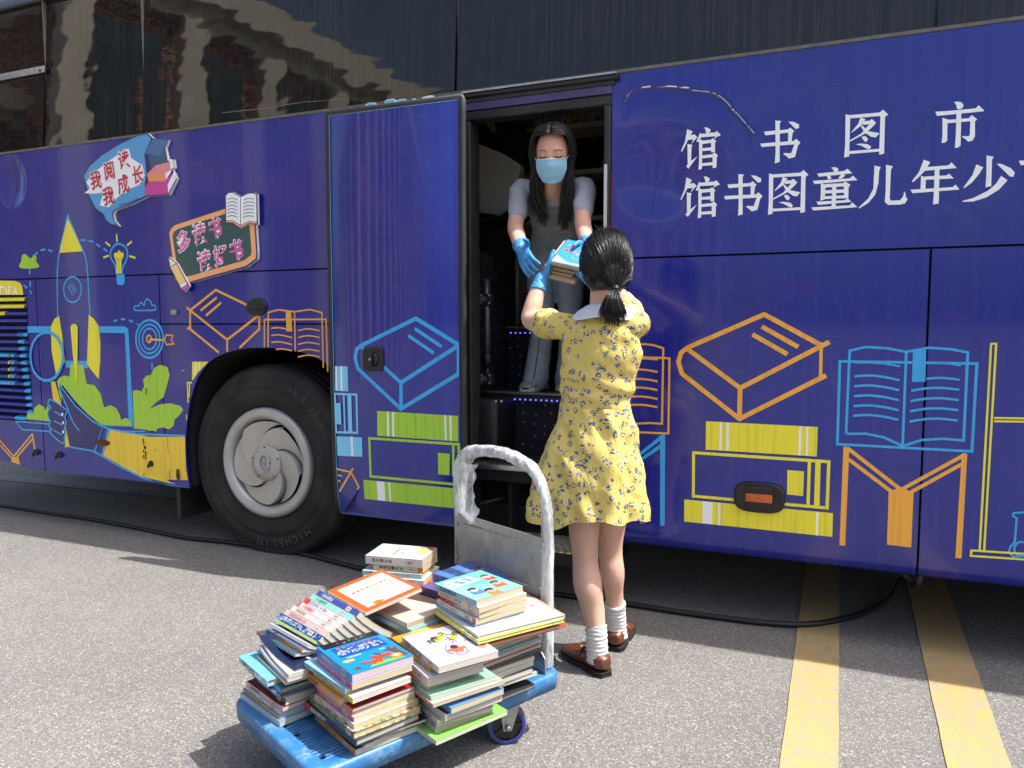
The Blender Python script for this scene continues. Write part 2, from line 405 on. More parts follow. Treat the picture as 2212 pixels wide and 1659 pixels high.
# inner skin, roof and floor: dark shell that the panels stand on
mb = MB()
mb.box((-5.9, .035, .55), (-3.62, .06, SILL), M_DARK); mb.box((-3.62, .035, 1.25), (-2.0, .06, SILL), M_DARK); mb.box((-2.0, .035, .33), (DX0-.005, .06, SILL), M_DARK)
mb.box((DX1+.005, .035, .33), (5.9, .06, SILL), M_DARK)
mb.box((-5.9, 2.5, .35), (5.9, 2.55, 3.1), M_NAVY); mb.box((-5.95, 0, .6), (-5.9, 2.55, 3.1), M_NAVY); mb.box((5.9, 0, .3), (5.95, 2.55, 3.1), M_NAVY)
mb.box((-5.9, .07, .55), (-3.7, 2.5, .60), M_DARK); mb.box((-2.02, 1.0, .30), (5.9, 2.5, .34), M_DARK); mb.box((-.9, .07, .30), (5.9, 1.0, .34), M_DARK)
mb.box((-3.66, .95, .35), (-2.0, 1.0, 1.3), M_DARK); mb.box((-3.70, .07, .33), (-3.66, 1.0, 1.3), M_DARK); mb.box((-2.04, .07, .33), (-2.0, 1.0, 1.3), M_DARK)
mb.box((-3.7, .07, 1.22), (-2.0, 1.0, 1.26), M_DARK)
part(mb, 'inner_shell')
mb = MB(); prof = [(.055, 3.17), (.062, 3.22), (.085, 3.27), (.14, 3.315), (.25, 3.35), (.6, 3.385), (1.25, 3.40), (1.9, 3.385), (2.26, 3.34), (2.42, 3.28), (2.5, 3.2), (2.55, 3.06)]
M_ROOF = mat('grey_roof_paint', rgb(44, 47, 52), 0.35, coat=.3, noisy=.15, nscale=6)
mb.rings([[(x, y, z) for y, z in prof] for x in (-5.95, 5.95)], M_ROOF, False)
for x in (-5.95, 5.95): mb.add([(x, y, z) for y, z in prof], [tuple(range(len(prof)))], M_ROOF)
part(mb, 'roof')
# wheel-house liner edge
mb = MB(); al = [(x, z) for x, z in arch+arch_r]
mb.rings([[(x, y, z) for x, z in al] for y in (.004, .95)], M_DARK, False); part(mb, 'wheel_arch')
mb = MB(); a0 = aty(*c2(1165, 1505), .1); mb.box((a0.x-.02, .06, .12), (a0.x+.01, .5, .36), M_RUB); part(mb, 'mud_flap')

# --- windows -----------------------------------------------------------------
LEAN = .064
WZ1 = 3.17
def wy(z): return (z-SILL)*LEAN
def pane(x0, x1, name='window_pane', tilt=0.0, push=0.0):
    mb = MB(); z0, z1 = SILL+.012, WZ1
    dz = (z1-z0)
    A = [(x0, wy(z0)+push, z0), (x1, wy(z0)+push+tilt, z0), (x1, wy(z1)+push+tilt, z1), (x0, wy(z1)+push, z1)]
    mb.prism(A, (0, .012, 0), M_GLASS); return part(mb, name)
PX = [-5.88, aty(*c1(308, 480), .05).x, -3.635, -1.665, aty(*c5(1716, 20), .05).x, 2.3, 4.2, 5.88]
for i in range(len(PX)-1): pane(PX[i]+.005, PX[i+1]-.005, tilt=(.0, .012, -.004, .003, 0, 0, 0)[i], push=(-.006, 0, 0, 0, 0, 0, 0)[i])
mb = MB()
for x in PX[1:-1]: mb.box((x-.005, wy(2.7)+.006, SILL+.012), (x+.005, wy(2.7)+.03, WZ1), M_SEAL)
mb.box((-5.9, -.004, SILL-.003), (5.9, .02, SILL+.010), M_SEAL); mb.box((-5.9, .03, WZ1), (5.9, .07, WZ1+.014), M_BLK)
mb.box((-5.9, .072, SILL), (5.9, .08, WZ1), M_DARK)
part(mb, 'window_seal')
mb = MB(); a, b = aty(*c1(-60, 498), .02), aty(*c1(298, 440), .02)
mb.box((a.x, -.004, b.z-.02), (b.x, .016, b.z+.018), M_ALU, bev=.004); mb.box((b.x-.035, -.008, b.z-.016), (b.x-.02, -.003, b.z-.004), M_DKGREY); part(mb, 'window_handle')
mb = MB(); sp = [aty(*c1(x, y), .012) for x, y in ((1412, 716), (1490, 708), (1600, 697), (1720, 686), (1820, 664), (1930, 648), (2060, 640), (2212, 625))]
mb.tube([(p.x, wy(p.z)-.001, p.z) for p in sp], .0022, mat('scratch_mark', rgb(120, 120, 118), .7), 5); part(mb, 'window_scratch')

# --- doorway ------------------------------------------------------------------
mb = MB()
ZT = 2.205
mb.box((DX0-.0, -.012, ZT+.052), (DX1+.012, .03, SILL-.006), M_DKGREY); mb.box((DX0, -.030, SILL-.032), (DX1+.03, .0, SILL-.014), M_BLK, bev=.003)
mb.box((DX0, -.034, SILL-.012), (DX1+.026, -.006, SILL-.004), M_ALU)
part(mb, 'door_rail')
M_REV = mat('purple_reveal', rgb(72, 66, 112), .5, noisy=.3, nscale=8)
mb = MB(); mb.box((DX0, -.006, ZT+.018), (DX1, .05, ZT+.050), M_REV); part(mb, 'door_reveal')
mb = MB()
mb.box((DX0, .0, ZT-.026), (DX1, .09, ZT+.016), M_RUB, bev=.006); mb.box((DX1-.036, -.002, .32), (DX1-.004, .09, ZT-.027), M_RUB, bev=.006)
mb.box((DX0, .0, .32), (DX0+.022, .10, ZT-.027), M_RUB, bev=.006)
part(mb, 'door_frame')
mb = MB(); mb.box((DX1-.030, -.012, 1.62), (DX1-.018, -.003, 1.93), mat('white_strip', rgb(196, 198, 196), .5)); mb.box((DX1-.026, -.010, 1.2), (DX1-.022, -.004, 1.615), M_ALU)
mb.box((DX1-.001, -.004, 1.5), (DX1+.003, .004, 1.9), mat('red_strip', rgb(120, 18, 26), .5)); part(mb, 'door_edge_strip')
# cab floor, steps, walls
def dotted(name='dotted_fabric'):
    m = mat(name, rgb(18, 20, 34), 0.9); t = NT(m); v = t.tc()
    sx = t.add('ShaderNodeSeparateXYZ'); t.lk(v, sx.inputs[0]); cx = t.add('ShaderNodeCombineXYZ'); t.lk(t.math('ADD', sx.outputs[0], sx.outputs[1]), cx.inputs[0]); t.lk(sx.outputs[2], cx.inputs[1])
    vo = t.add('ShaderNodeTexVoronoi', distance='CHEBYCHEV', voronoi_dimensions='2D'); vo.inputs['Scale'].default_value = 19; vo.inputs['Randomness'].default_value = .55; t.lk(cx.outputs[0], vo.inputs['Vector'])
    msk = t.gray(vo.outputs['Distance'], .085, .075); hs = t.add('ShaderNodeSeparateColor'); t.lk(vo.outputs['Color'], hs.inputs[0])
    dc = t.ramp(hs.outputs[1], [(.30, rgb(4, 4, 6)), (.34, rgb(118, 122, 128))]); t.base(t.mix(msk, rgb(17, 19, 32), dc)); return m
M_DOT = dotted()
M_LED = bpy.data.materials.new('blue_led'); M_LED.use_nodes = True
b_ = M_LED.node_tree.nodes['Principled BSDF']; b_.inputs['Base Color'].default_value = (.02, .03, .9, 1); b_.inputs['Emission Color'].default_value = (.08, .1, 1, 1); b_.inputs['Emission Strength'].default_value = 2.2
M_TREAD = mat('grey_tread', rgb(34, 34, 37), .8, noisy=.3, nscale=50)
M_NOSE = mat('ribbed_nosing', rgb(124, 122, 116), .45, .5, noisy=.35, nscale=60)
T0, T1, T2 = .60, .91, 1.235
def step(z, zlow, y0, y1, xl, xr, leds):
    mb = MB(); mb.box((xl, y0, z-.03), (xr, y1, z), M_TREAD); tr = part(mb, 'step')
    mb = MB(); mb.box((xl, y0+.012, zlow), (xr, y0+.03, z-.032), M_DOT); part(mb, 'step_riser')
    mb = MB(); mb.box((xl, y0-.012, z-.006), (xr, y0+.035, z+.006), M_NOSE, bev=.004); mb.box((xl, y0-.006, z-.040), (xr, y0-.001, z-.018), M_BLK); part(mb, 'step_nosing')
    mb = MB(); n = int((xr-xl)/.028)
    for i in range(n): mb.box((xl+.02+i*.028, y0-.0095, z-.033), (xl+.026+i*.028, y0-.0065, z-.027), M_LED)
    part(mb, 'led_strip')
step(T1, T0, .30, .63, -1.66, -.98, True); step(T2, T1, .62, 1.25, -1.68, -.98, True)
mb = MB(); mb.box((DX0+.02, .012, T0-.03), (DX1-.03, .30, T0), M_TREAD); mb.box((DX0+.02, -.004, T0-.022), (DX1-.03, .03, T0+.004), M_ALU, bev=.004); part(mb, 'door_sill')
mb = MB(); mb.box((DX0+.0, .03, .52), (DX1, .08, T0-.034), M_DARK); part(mb, 'sill_beam'); mb = MB(); mb.box((-1.66, .9, .3), (-.9, .95, .6), M_DARK); part(mb, 'cross_beam')
mb = MB(); mb.box((-1.95, 1.05, .14), (5.7, 2.3, .50), M_DARK); mb.box((-5.4, .7, .26), (-3.75, 2.3, .58), M_DARK); mb.box((-3.6, 1.2, .12), (-2.0, 2.4, .5), M_DARK); part(mb, 'underbody_light_block')  # unseen boxes added under the bus to block light from its far side
mb = MB()
mb.box((-1.74, .11, .9), (-1.70, 2.4, T2), M_DOT); mb.box((-1.74, .11, T2), (-1.70, .72, 1.62), M_DOT)
mb.box((-.97, .07, .34), (-.94, 1.2, 2.9), M_DARK); part(mb, 'stairwell_wall')
M_SHELFW = mat('pale_lining', rgb(214, 210, 200), .6)
mb = MB(); mb.box((-3.6, 1.25, T2-.03), (2.0, 2.48, T2), M_TREAD); mb.box((-5.8, .1, 2.98), (5.8, 2.48, 3.0), M_SHELFW)
mb.box((-5.8, 2.44, T2), (5.8, 2.48, 2.98), M_SHELFW); part(mb, 'cabin_floor')
mb = MB(); mb.box((-1.72, .08, .62), (-1.50, .36, .90), M_BLK, bev=.03); mb.box((-1.60, .075, .86), (-1.592, .08, .868), M_ALU)
for px in (390, 452):
    a = aty(*frame(1840, 1550, 800/2212)(px, 155), .075); mb.lathe([(0, -.006), (.006, -.006), (.008, 0)], M_ALU, (a.x, .078, a.z), 'y', 10)
part(mb, 'stair_cover')
# white partition and dark overhead locker on the left of the doorway
F3 = frame(1840, 300, 700/2212); Fm = frame(1840, 700, 600/2212)
M_CREAM = mat('cream_panel', rgb(240, 238, 232), .45)
pp = [aty(*F3(*p), .82) for p in ((60, 800), (560, 1000), (770, 1140), (770, 1180))]+[aty(*Fm(*p), .82) for p in ((730, 480), (580, 600), (330, 560), (60, 480))]
mb = MB(); mb.prism(pp, (0, .05, 0), M_CREAM); part(mb, 'partition')
pp = [aty(*F3(*p), .80) for p in ((40, 470), (330, 500), (480, 470), (600, 560), (740, 800), (800, 960), (790, 1100), (560, 990), (60, 790))]
mb = MB(); mb.prism(pp, (0, .25, 0), M_BLK); lk_ = part(mb, 'overhead_locker')
pp = [aty(*F3(*p), .79) for p in ((318, 540), (405, 530), (462, 738), (368, 695))]
mb = MB(); mb.prism(pp, (0, .006, 0), mat('white_sticker', rgb(168, 168, 164), .5)); a = aty(*F3(375, 600), .786)
cs = aty(*F3(432, 690), .786)
mb.tube([(a.x+.021*math.cos(t*.314), .786, a.z+.030*math.sin(t*.314)) for t in range(21)], .0028, mat('sign_red', rgb(150, 30, 34), .5), 5)
mb.tube([(a.x-.013, .786, a.z+.02), (a.x+.013, .786, a.z-.02)], .0022, MATS['sign_red'], 5)
mb.box((a.x-.003, .783, a.z-.015), (a.x+.003, .787, a.z+.012), M_BLK)
write(mb, '禁止吸烟', (cs.x-.007, .786, cs.z-.004), (.018, 0, -.006), (0, 0, .022), M_BLK, .01)
part(mb, 'no_smoking_sticker', lk_)
pp = [aty(*F3(*p), .3) for p in ((130, 480), (165, 475), (495, 440), (465, 470), (460, 505), (160, 550), (133, 540))]
mb = MB(); mb.prism(pp, (0, .05, 0), mat('tan_bracket', rgb(128, 112, 88), .6)); part(mb, 'overhead_bracket')
pp = [aty(*Fm(*p), .7) for p in ((60, 510), (330, 560), (450, 570), (580, 600), (720, 510), (735, 560), (640, 640), (420, 690), (150, 640), (60, 690))]
mb = MB(); mb.prism(pp, (0, .3, 0), mat('dark_leather', rgb(26, 26, 28), .5)); part(mb, 'seat_back')
pp = [aty(*Fm(*p), .36) for p in ((150, 1180), (290, 1250), (390, 1175), (480, 1195), (490, 1540), (450, 1560), (150, 1490))]
mb = MB(); mb.prism(pp, (0, .08, 0), mat('dark_plate', rgb(30, 31, 35), .55)); a = aty(*Fm(410, 1210), .355); b = aty(*Fm(280, 1510), .355); mb.tube([a, b], .004, M_DKGREY, 6)
a = aty(*Fm(385, 1180), .355); b = aty(*Fm(335, 1305), .355); mb.tube([a, b], .004, M_DKGREY, 6); part(mb, 'instrument_cowl')
# grab pole with two brackets
Fp = frame(1840, 1100, 600/2212)
M_POLE = mat('grey_pole', rgb(92, 98, 104), .25, .55); hy = .17
def pz(y_): return aty(*Fp(400, y_), hy).z
pxx = aty(*Fp(400, 700), hy).x
mb = MB(); mb.tube([(pxx, hy, pz(60)), (pxx, hy, pz(1240))], .0155, M_POLE, 14); mb.tube([(pxx, hy, pz(1150)), (pxx, hy, pz(1330))], .0225, M_BLK, 14); mb.tube([(pxx, hy, pz(1330)), (pxx, hy, pz(1700))], .013, M_BLK, 12); gp = part(mb, 'grab_pole')
for yy, k in ((360, 'a'), (1530, 'b')):
    mb = MB(); z = pz(yy); mb.box((pxx-.028, hy-.024, z-.028), (pxx+.030, hy+.024, z+.028), M_BLK, bev=.004)
    for sx in (-.019, .022):
        for sz in (-.019, .019): mb.lathe([(0, -.005), (.004, -.005), (.005, 0)], M_ALU, (pxx+sx, hy-.0245, z+sz), 'y', 10)
    part(mb, 'pole_bracket', gp)
    mb = MB(); pts = smooth_pts([(pxx-.005, hy-.01, z), (pxx-.02, hy-.05, z-.002), (pxx-.05, hy-.075, z), (pxx-.12, hy-.085, z+.004), (pxx-.2, hy-.07, z+.006)], 5); mb.tube(pts, .0165, M_POLE, 12); part(mb, 'grab_handle', gp)
# struts and fold-out step under the door
mb = MB(); F16 = frame(1650, 1750, 650/1540)
def q16(x, y, yy): return aty(*F16(x, y), yy)
mb.tube([q16(555, 650, .05), q16(1090, 510, .25)], .010, M_DKGREY, 8); mb.tube([q16(650, 470, .25), q16(600, 860, .2)], .010, M_DKGREY, 8); mb.tube([q16(540, 650, .045), q16(575, 648, .05)], .016, M_ALU, 6)
mb.box((DX0+.01, -.02, .30), (DX0+.03, .06, .6), M_BLK); part(mb, 'step_linkage')
def perforated(x0, x1, y0, y1, z, name='fold_out_step'):
    mb = MB(); pts = []; r = .013; holes = []; dx = .036; nx = int((x1-x0-.04)/dx); ny = int((y1-y0-.03)/.031)
    for j in range(ny):
        for i in range(nx):
            cx = x0+.03+i*dx+(dx/2 if j % 2 else 0); cy = y0+.03+j*.031
            if cx < x1-.02: holes.append([(cx+r*math.cos(k*math.pi/5), cy+r*.8*math.sin(k*math.pi/5), z) for k in range(10)])
    out = [(x0, y0, z), (x1, y0, z), (x1, y1, z), (x0+.05, y1, z), (x0, y1-.04, z)]
    M_ST = mat('worn_step_steel', rgb(120, 117, 110), .5, .2, noisy=.35, nscale=30)
    mb.prism(out, (0, 0, -.012), M_ST, holes); mb.box((x0, y0-.006, z-.05), (x1, y0, z+.001), M_DARK); mb.box((x0+.02, y0+.02, z-.045), (x1-.02, y1, z-.04), M_DARK)
    for i in range(nx):
        cx = x0+.05+i*dx
        mb.lathe([(0, .0016), (.009, .0012), (.011, .0)], mat('yellow_dot_paint', rgb(190, 176, 90), .6), (cx, y0+.008, z), 'z', 8)
    part(mb, name)
perforated(-1.50, -.93, -.17, .09, .275)
mb = MB(); mb.box((-1.52, -.02, .18), (-.9, .25, .215), M_DARK); mb.box((-1.45, .1, .2), (-1.43, .2, .6), M_DARK); part(mb, 'step_carrier')
# bookshelf in the cabin
M_SHELF = mat('beige_shelf', rgb(222, 210, 182), .55, noisy=.1)
SY = 1.25; zsh = [aty(*F3(1250, 630), SY).z, aty(*F3(1700, 1180), SY).z]; zsh.append(2*zsh[1]-zsh[0])
sx0 = aty(*F3(740, 600), SY).x; sx1 = 0.2
mb = MB()
for z in zsh: mb.box((sx0, SY, z-.028), (sx1, SY+.26, z), M_SHELF)
mb.box((sx0-.02, SY, 1.25), (sx0, SY+.26, 2.95), M_SHELF); mb.box((sx0-.02, SY+.26, 1.25), (sx1, SY+.275, 2.95), M_DARK); mb.box((sx0-.62, SY+.02, zsh[0]-.028), (sx0-.021, SY+.26, zsh[0]), M_SHELF); mb.box((-.5, SY+.002, 1.25), (-.48, SY+.258, 2.95), M_SHELF)
part(mb, 'bookshelf')
SHELF = (SY, zsh, sx0)

# ------------------------------------------------------------------ wheel
WX, WZ, WY = -2.858, .502, .045
def tyre_mat():
    m = mat('tyre_rubber', rgb(40, 40, 40), .78, spec=.35); t = NT(m); v = t.tc()
    t.base(t.mix(t.gray(t.noise(v, 5, 6, .7), .42, .72), rgb(30, 30, 31), rgb(52, 51, 50))); t.bump(t.noise(v, 90, 3), .2, .003); return m
M_TYRE = tyre_mat()
M_HUB = mat('silver_hubcap', rgb(176, 175, 171), .4, .45, noisy=.1, nscale=7, bump=.05)
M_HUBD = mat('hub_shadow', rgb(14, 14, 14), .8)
wheel = empty('wheel', (WX, WY, WZ)); wheel.parent = bus; wheel.matrix_parent_inverse = pinv(bus)
mb = MB(); R0 = .535
prof = [(.29, .03), (.305, .012), (.318, .004), (.345, -.004), (.375, -.010), (.402, -.012), (.405, -.009), (.409, -.012), (.44, -.010), (.470, -.002), (.474, .002), (.478, .0), (.497, .012), (.503, .010), (.508, .018), (.512, .017), (.517, .026), (.523, .032), (R0, .055), (R0, .085), (R0-.012, .087), (R0-.012, .097), (R0, .099), (R0, .14), (R0-.012, .142), (R0-.012, .152), (R0, .154), (R0, .25), (.5, .29), (.4, .3), (.29, .28)]
mb.lathe(prof, M_TYRE, (WX, WY, WZ), 'y', 96)
mb.v = [(x+ (x-WX)*.02*max(0, (.12-z)/.12), y, max(z, .001+0*(y))) for x, y, z in mb.v]
for r, k in ((.440, 60), ):
    pass
ty = part(mb, 'tyre', wheel)
def arc_text(txt, r, a0, step, size, name):
    mb = MB()
    for i, ch in enumerate(txt):
        a = a0 - i*step; u = Vector((math.cos(a), 0, math.sin(a))); tng = Vector((math.sin(a), 0, -math.cos(a)))
        v, f = gl(ch, .015)
        if v: mb.add([Vector((WX, WY-.0128, WZ))+u*(r+b*size)+tng*a_*size for a_, b in v], f, mat('worn_tyre_letter', rgb(66, 66, 66), .7))
    part(mb, name, ty)
arc_text('12', .445, rad(66), rad(4.4), .042, 'tyre_lettering'); arc_text('R', .445, rad(52.8), rad(4.4), .042, 'tyre_lettering'); arc_text('22.5', .445, rad(44), rad(4.4), .042, 'tyre_lettering'); arc_text('MICHELIN', .44, rad(-52), rad(6.4), .056, 'tyre_lettering')

mb = MB()
mb.lathe([(.302, .03), (.303, .004), (.298, -.010), (.288, -.016), (.272, -.018), (.256, -.013), (.243, -.002), (.236, .014), (.232, .035), (.231, .06)], M_HUB, (WX, WY, WZ), 'y', 96); hub = part(mb, 'hubcap', wheel)
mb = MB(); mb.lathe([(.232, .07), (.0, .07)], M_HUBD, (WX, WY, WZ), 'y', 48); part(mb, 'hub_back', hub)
def vane(a0):
    mb = MB(); n = 14; top = []; low = []
    for i in range(n+1):
        t = i/n; r = .085+.143*t; a = a0 - 1.05*t**1.25
        top.append((r, a)); low.append((r, a-1.17+.10*t))
    P = lambda r, a, y: (WX+r*math.cos(a), WY+y, WZ+r*math.sin(a))
    m = 8; rows = []
    for (r, a), (r2, a2) in zip(top, low):
        rows.append([P(r, a+(a2-a)*k/m, -.006+.034*(k/m)**1.6*(.4+.6*(r-.085)/.143)) for k in range(m+1)])
    mb.rings(rows, M_HUB, False)
    mb.rings([[P(r, a, -.006), P(r, a+.04, .0), P(r, a+.05, .045)] for r, a in top], M_HUB, False)
    part(mb, 'hubcap_vane', hub)
for k in range(5): vane(rad(118-72*k))
mb = MB(); mb.lathe([(.100, .03), (.100, -.004), (.096, -.010), (.05, -.014), (0, -.015)], M_HUB, (WX, WY, WZ), 'y', 48)
for k in range(5):
    a = rad(20+72*k); mb.box((-.006, -.0125, -.003), (.006, -.004, .003), M_HUBD, Matrix.Translation((WX+.088*math.cos(a), WY, WZ+.088*math.sin(a))))
part(mb, 'hub_cover', hub)
mb = MB()
el = [(WX+.033*math.cos(t*.2618), WY-.018, WZ+.048*math.sin(t*.2618)) for t in range(25)]
mb.tube(el, .0055, M_HUB, 8); cx = Vector((WX, WY-.018, WZ))
for pts in (((-.004, .036), (.004, .012), (-.004, -.008)), ((-.004, -.008), (-.024, .004)), ((-.004, -.008), (.016, -.036)), ((.016, -.036), (-.02, -.028))):
    mb.tube([cx+Vector((a, 0, b)) for a, b in pts], .004, M_HUB, 6)
part(mb, 'hub_emblem', hub)

# ------------------------------------------------------------------ engine grille
mb = MB(); mb.box((-5.75, .06, zg0-.02), (GX, .09, zg1+.02), M_DARK)
for x in (GX-.001,): mb.box((x, .0, zg0), (x+.004, .07, zg1), M_NAVY)
grl = part(mb, 'engine_grille')
NS = 18
def slat_pt(x, k, t):
    z1_ = zg1-(zg1-zg0)*k/NS; h = (zg1-zg0)/NS
    prof_ = [(.050, z1_-.002), (.028, z1_-.010), (.004, z1_-h*.42), (-.004, z1_-h*.74), (.004, z1_-h*.86), (.016, z1_-h*.88)]
    return (x, prof_[t][0], prof_[t][1])
for k in range(NS):
    mb = MB(); mb.rings([[slat_pt(x, k, t) for t in range(6)] for x in (-5.75, GX-.003)], M_NAVY, False)
    def patch(xa, xb, material):
        mb.rings([[(x, slat_pt(x, k, t)[1]-.0012, slat_pt(x, k, t)[2]) for t in range(1, 5)] for x in (xa, xb)], material, False)
    yy = 285+(1080-285)*(k+.5)/NS
    sh = (yy-500)*.138
    X = lambda px: aty(*c2(px, yy)).x
    if k < 2: patch(X(-160), X(155-k*2), V['y'])
    if k == 2: patch(X(-60), X(30), V['y'])
    if k == 5: patch(X(105+sh*.4), X(175), V['c'])
    if 5 <= k <= 17: patch(X(103+sh), X(142+sh), V['c'])
    if k == 17: patch(X(165), X(215), V['g']); patch(X(95), X(180), V['c'])
    if 8 <= k <= 12: patch(X(45+sh*.2), X(56+sh*.2), V['d']); patch(X(62+sh*.2), X(84+sh*.2), V['c'])
    if k in (8, 12): patch(X(-60), X(60), V['c'])
    part(mb, 'grille_slat', grl)

# ------------------------------------------------------------------ doodles on the bodywork
class Decal:
    """printed vinyl shapes lying on a body panel; every piece a hair above the one before"""
    def __init__(s, fr, y=0.0, off=.0010, xmin=-99.0): s.mb = MB(); s.fr = fr; s.y = y; s.k = 0; s.off0 = off; s.xmin = xmin
    def P(s, x, y):
        p = aty(*s.fr(x, y), s.y); return (p.x, p.z)
    def lift(s): s.k += 1; return s.off0+.00012*s.k
    def put(s, pts2, faces, col):
        o = s.lift(); s.mb.add([(max(x, s.xmin), s.y+(surf_y(z) if s.y == 0 else 0)-o, z) for x, z in pts2], faces, V[col])
    def poly(s, col, pts, sm=0):
        q = [s.P(*p) for p in pts]
        if sm: q = [(v[0], v[1]) for v in smooth_pts([(a, b) for a, b in q], sm, True)]
        s.put(q, list(tessellate_polygon([[Vector((a, b, 0)) for a, b in q]])), col)
    def line(s, col, w, pts, closed=False, sm=0):
        a = s.P(*pts[0]); b = s.P(pts[0][0], pts[0][1]+w); w = abs(b[1]-a[1])
        q = [Vector(s.P(*p)) for p in pts]
        if sm: q = [v.to_2d() for v in smooth_pts([v.to_3d() for v in q], sm, closed)]
        n = len(q); L = []; R = []
        for i, p in enumerate(q):
            if closed: a, b = q[(i-1) % n], q[(i+1) % n]
            else: a, b = q[max(i-1, 0)], q[min(i+1, n-1)]
            d1 = (p-a).normalized() if (p-a).length > 1e-9 else (b-p).normalized()
            d2 = (b-p).normalized() if (b-p).length > 1e-9 else d1
            t = (d1+d2); t = t.normalized() if t.length > .1 else d1
            nn = Vector((-t.y, t.x)); c = max(.45, nn.dot(Vector((-d1.y, d1.x)))); k = w/2/c
            L.append(p+nn*k); R.append(p-nn*k)
        v = [tuple(p) for p in L]+[tuple(p) for p in R]; m = n if closed else n-1
        s.put(v, [(i, (i+1) % n, n+(i+1) % n, n+i) for i in range(m)], col)
    def ell(s, col, w, cx, cy, rx, ry, n=36): s.line(col, w, [(cx+rx*math.cos(2*math.pi*i/n), cy+ry*math.sin(2*math.pi*i/n)) for i in range(n)], True)
    def done(s, name, parent=None, label=None): return part(s.mb, name, parent, label)

# lettering: traced strokes of each character
CH = {}
CH['馆'] = (zA, [[(170,222),(250,258),(205,345),(95,552),(80,545),(140,400)], [(195,322),(275,303),(320,345),(240,435),(236,430),(262,375),(182,384)], [(175,440),(250,455),(235,490),(230,690),(325,622),(190,803),(155,768),(178,740)],
  [(425,205),(465,208),(510,235),(512,270),(470,295),(450,285),(440,245)], [(360,280),(370,300),(368,370),(340,415),(305,412),(330,350)], [(365,300),(580,282),(610,262),(665,325),(600,350),(565,392),(570,385),(582,337),(368,350)],
  [(345,375),(395,395),(388,810),(335,825),(345,700)], [(390,398),(520,388),(548,365),(595,412),(578,440),(580,565),(525,575),(522,435),(390,448)], [(390,510),(526,498),(526,545),(390,550)], [(388,615),(540,600),(570,570),(622,620),(605,650),(600,795),(545,803),(542,645),(388,658)], [(388,728),(544,716),(544,762),(388,768)]])
CH['书'] = (zA, [[(773,325),(1110,303),(1145,277),(1205,328),(1180,355),(1165,480),(1115,480),(1118,348),(795,380)], [(725,495),(1195,470),(1232,440),(1290,495),(1255,545),(1215,700),(1130,722),(1100,690),(1050,655),(1060,640),(1160,645),(1205,520),(740,545)],
  [(935,170),(1020,180),(998,215),(998,765),(930,785),(940,600)], [(1118,190),(1190,195),(1270,235),(1270,285),(1225,300),(1180,255)]])
CH['图'] = (zA, [[(1387,160),(1450,180),(1440,755),(1370,772),(1383,600)], [(1448,175),(1850,150),(1897,110),(1968,182),(1925,215),(1915,730),(1848,745),(1862,200),(1448,222)], [(1438,682),(1850,660),(1850,700),(1438,722)],
  [(1590,212),(1660,240),(1600,330),(1465,427),(1480,400),(1560,300)], [(1635,268),(1715,262),(1745,240),(1805,295),(1760,345),(1660,440),(1445,552),(1448,530),(1600,440),(1712,312),(1620,318)], [(1590,325),(1620,330),(1700,410),(1850,440),(1800,500),(1740,490),(1640,420)],
  [(1605,485),(1660,478),(1697,520),(1670,562),(1640,545)], [(1525,590),(1600,578),(1700,595),(1738,630),(1720,663),(1690,660),(1600,610)]])
CH['童'] = (zB, [[(262,178),(300,172),(335,185),(335,210),(305,228),(290,215),(280,192)], [(122,238),(395,212),(430,190),(478,236),(400,245),(140,270)], [(218,258),(258,262),(266,290),(235,300)], [(368,240),(408,258),(370,290),(335,290)], [(80,312),(448,288),(487,260),(530,305),(95,345)],
  [(160,338),(208,350),(200,500),(155,512),(160,430)], [(206,345),(385,335),(408,320),(460,352),(440,375),(438,485),(395,492),(392,368),(206,380)], [(203,408),(394,398),(394,432),(203,440)], [(200,468),(396,458),(396,488),(200,496)], [(275,345),(318,345),(310,590),(268,590)], [(115,522),(405,508),(430,487),(468,525),(132,556)], [(63,580),(450,560),(478,530),(530,578),(85,612)]])
CH['儿'] = (zB, [[(702,158),(765,172),(748,215),(742,330),(710,450),(640,535),(545,592),(540,582),(640,490),(690,390)], [(818,150),(888,165),(868,200),(855,490),(870,512),(960,508),(990,470),(1003,420),(1015,440),(1020,480),(1037,495),(1010,540),(960,552),(840,555),(806,525),(815,400)]])
CH['年'] = (zB, [[(1200,98),(1265,122),(1225,195),(1150,275),(1090,325),(1078,318),(1150,225)], [(1200,175),(1450,155),(1480,125),(1532,183),(1190,212)], [(1172,262),(1222,275),(1215,405),(1165,408)], [(1215,268),(1425,258),(1455,240),(1502,288),(1215,302)], [(1065,402),(1490,375),(1520,350),(1560,400),(1085,437)], [(1310,195),(1358,195),(1350,540),(1292,552),(1300,450)]])
CH['少'] = (zB, [[(1833,55),(1905,68),(1888,100),(1880,365),(1822,378),(1832,250)], [(1730,145),(1800,175),(1760,240),(1690,325),(1610,385),(1600,378),(1690,255)], [(1935,140),(1980,140),(2080,185),(2118,230),(2105,270),(2070,270),(2010,210)], [(1980,262),(2045,305),(1960,400),(1830,480),(1700,520),(1595,525),(1590,515),(1700,485),(1850,410),(1930,340)]])
CH['市'] = (zC, [[(645,155),(720,145),(810,165),(852,230),(830,290),(750,322),(705,300),(690,225)], [(225,370),(440,360),(1115,298),(1185,228),(1310,345),(1290,362),(265,465)], [(385,505),(530,550),(495,620),(490,1015),(430,1060),(365,1060),(385,900)],
  [(500,552),(965,515),(1035,447),(1153,540),(1105,585),(1103,920),(1050,1010),(950,1035),(910,990),(820,930),(835,910),(960,915),(990,880),(1000,582),(490,628)], [(695,408),(802,403),(785,1120),(720,1170),(658,1168),(680,900)]])
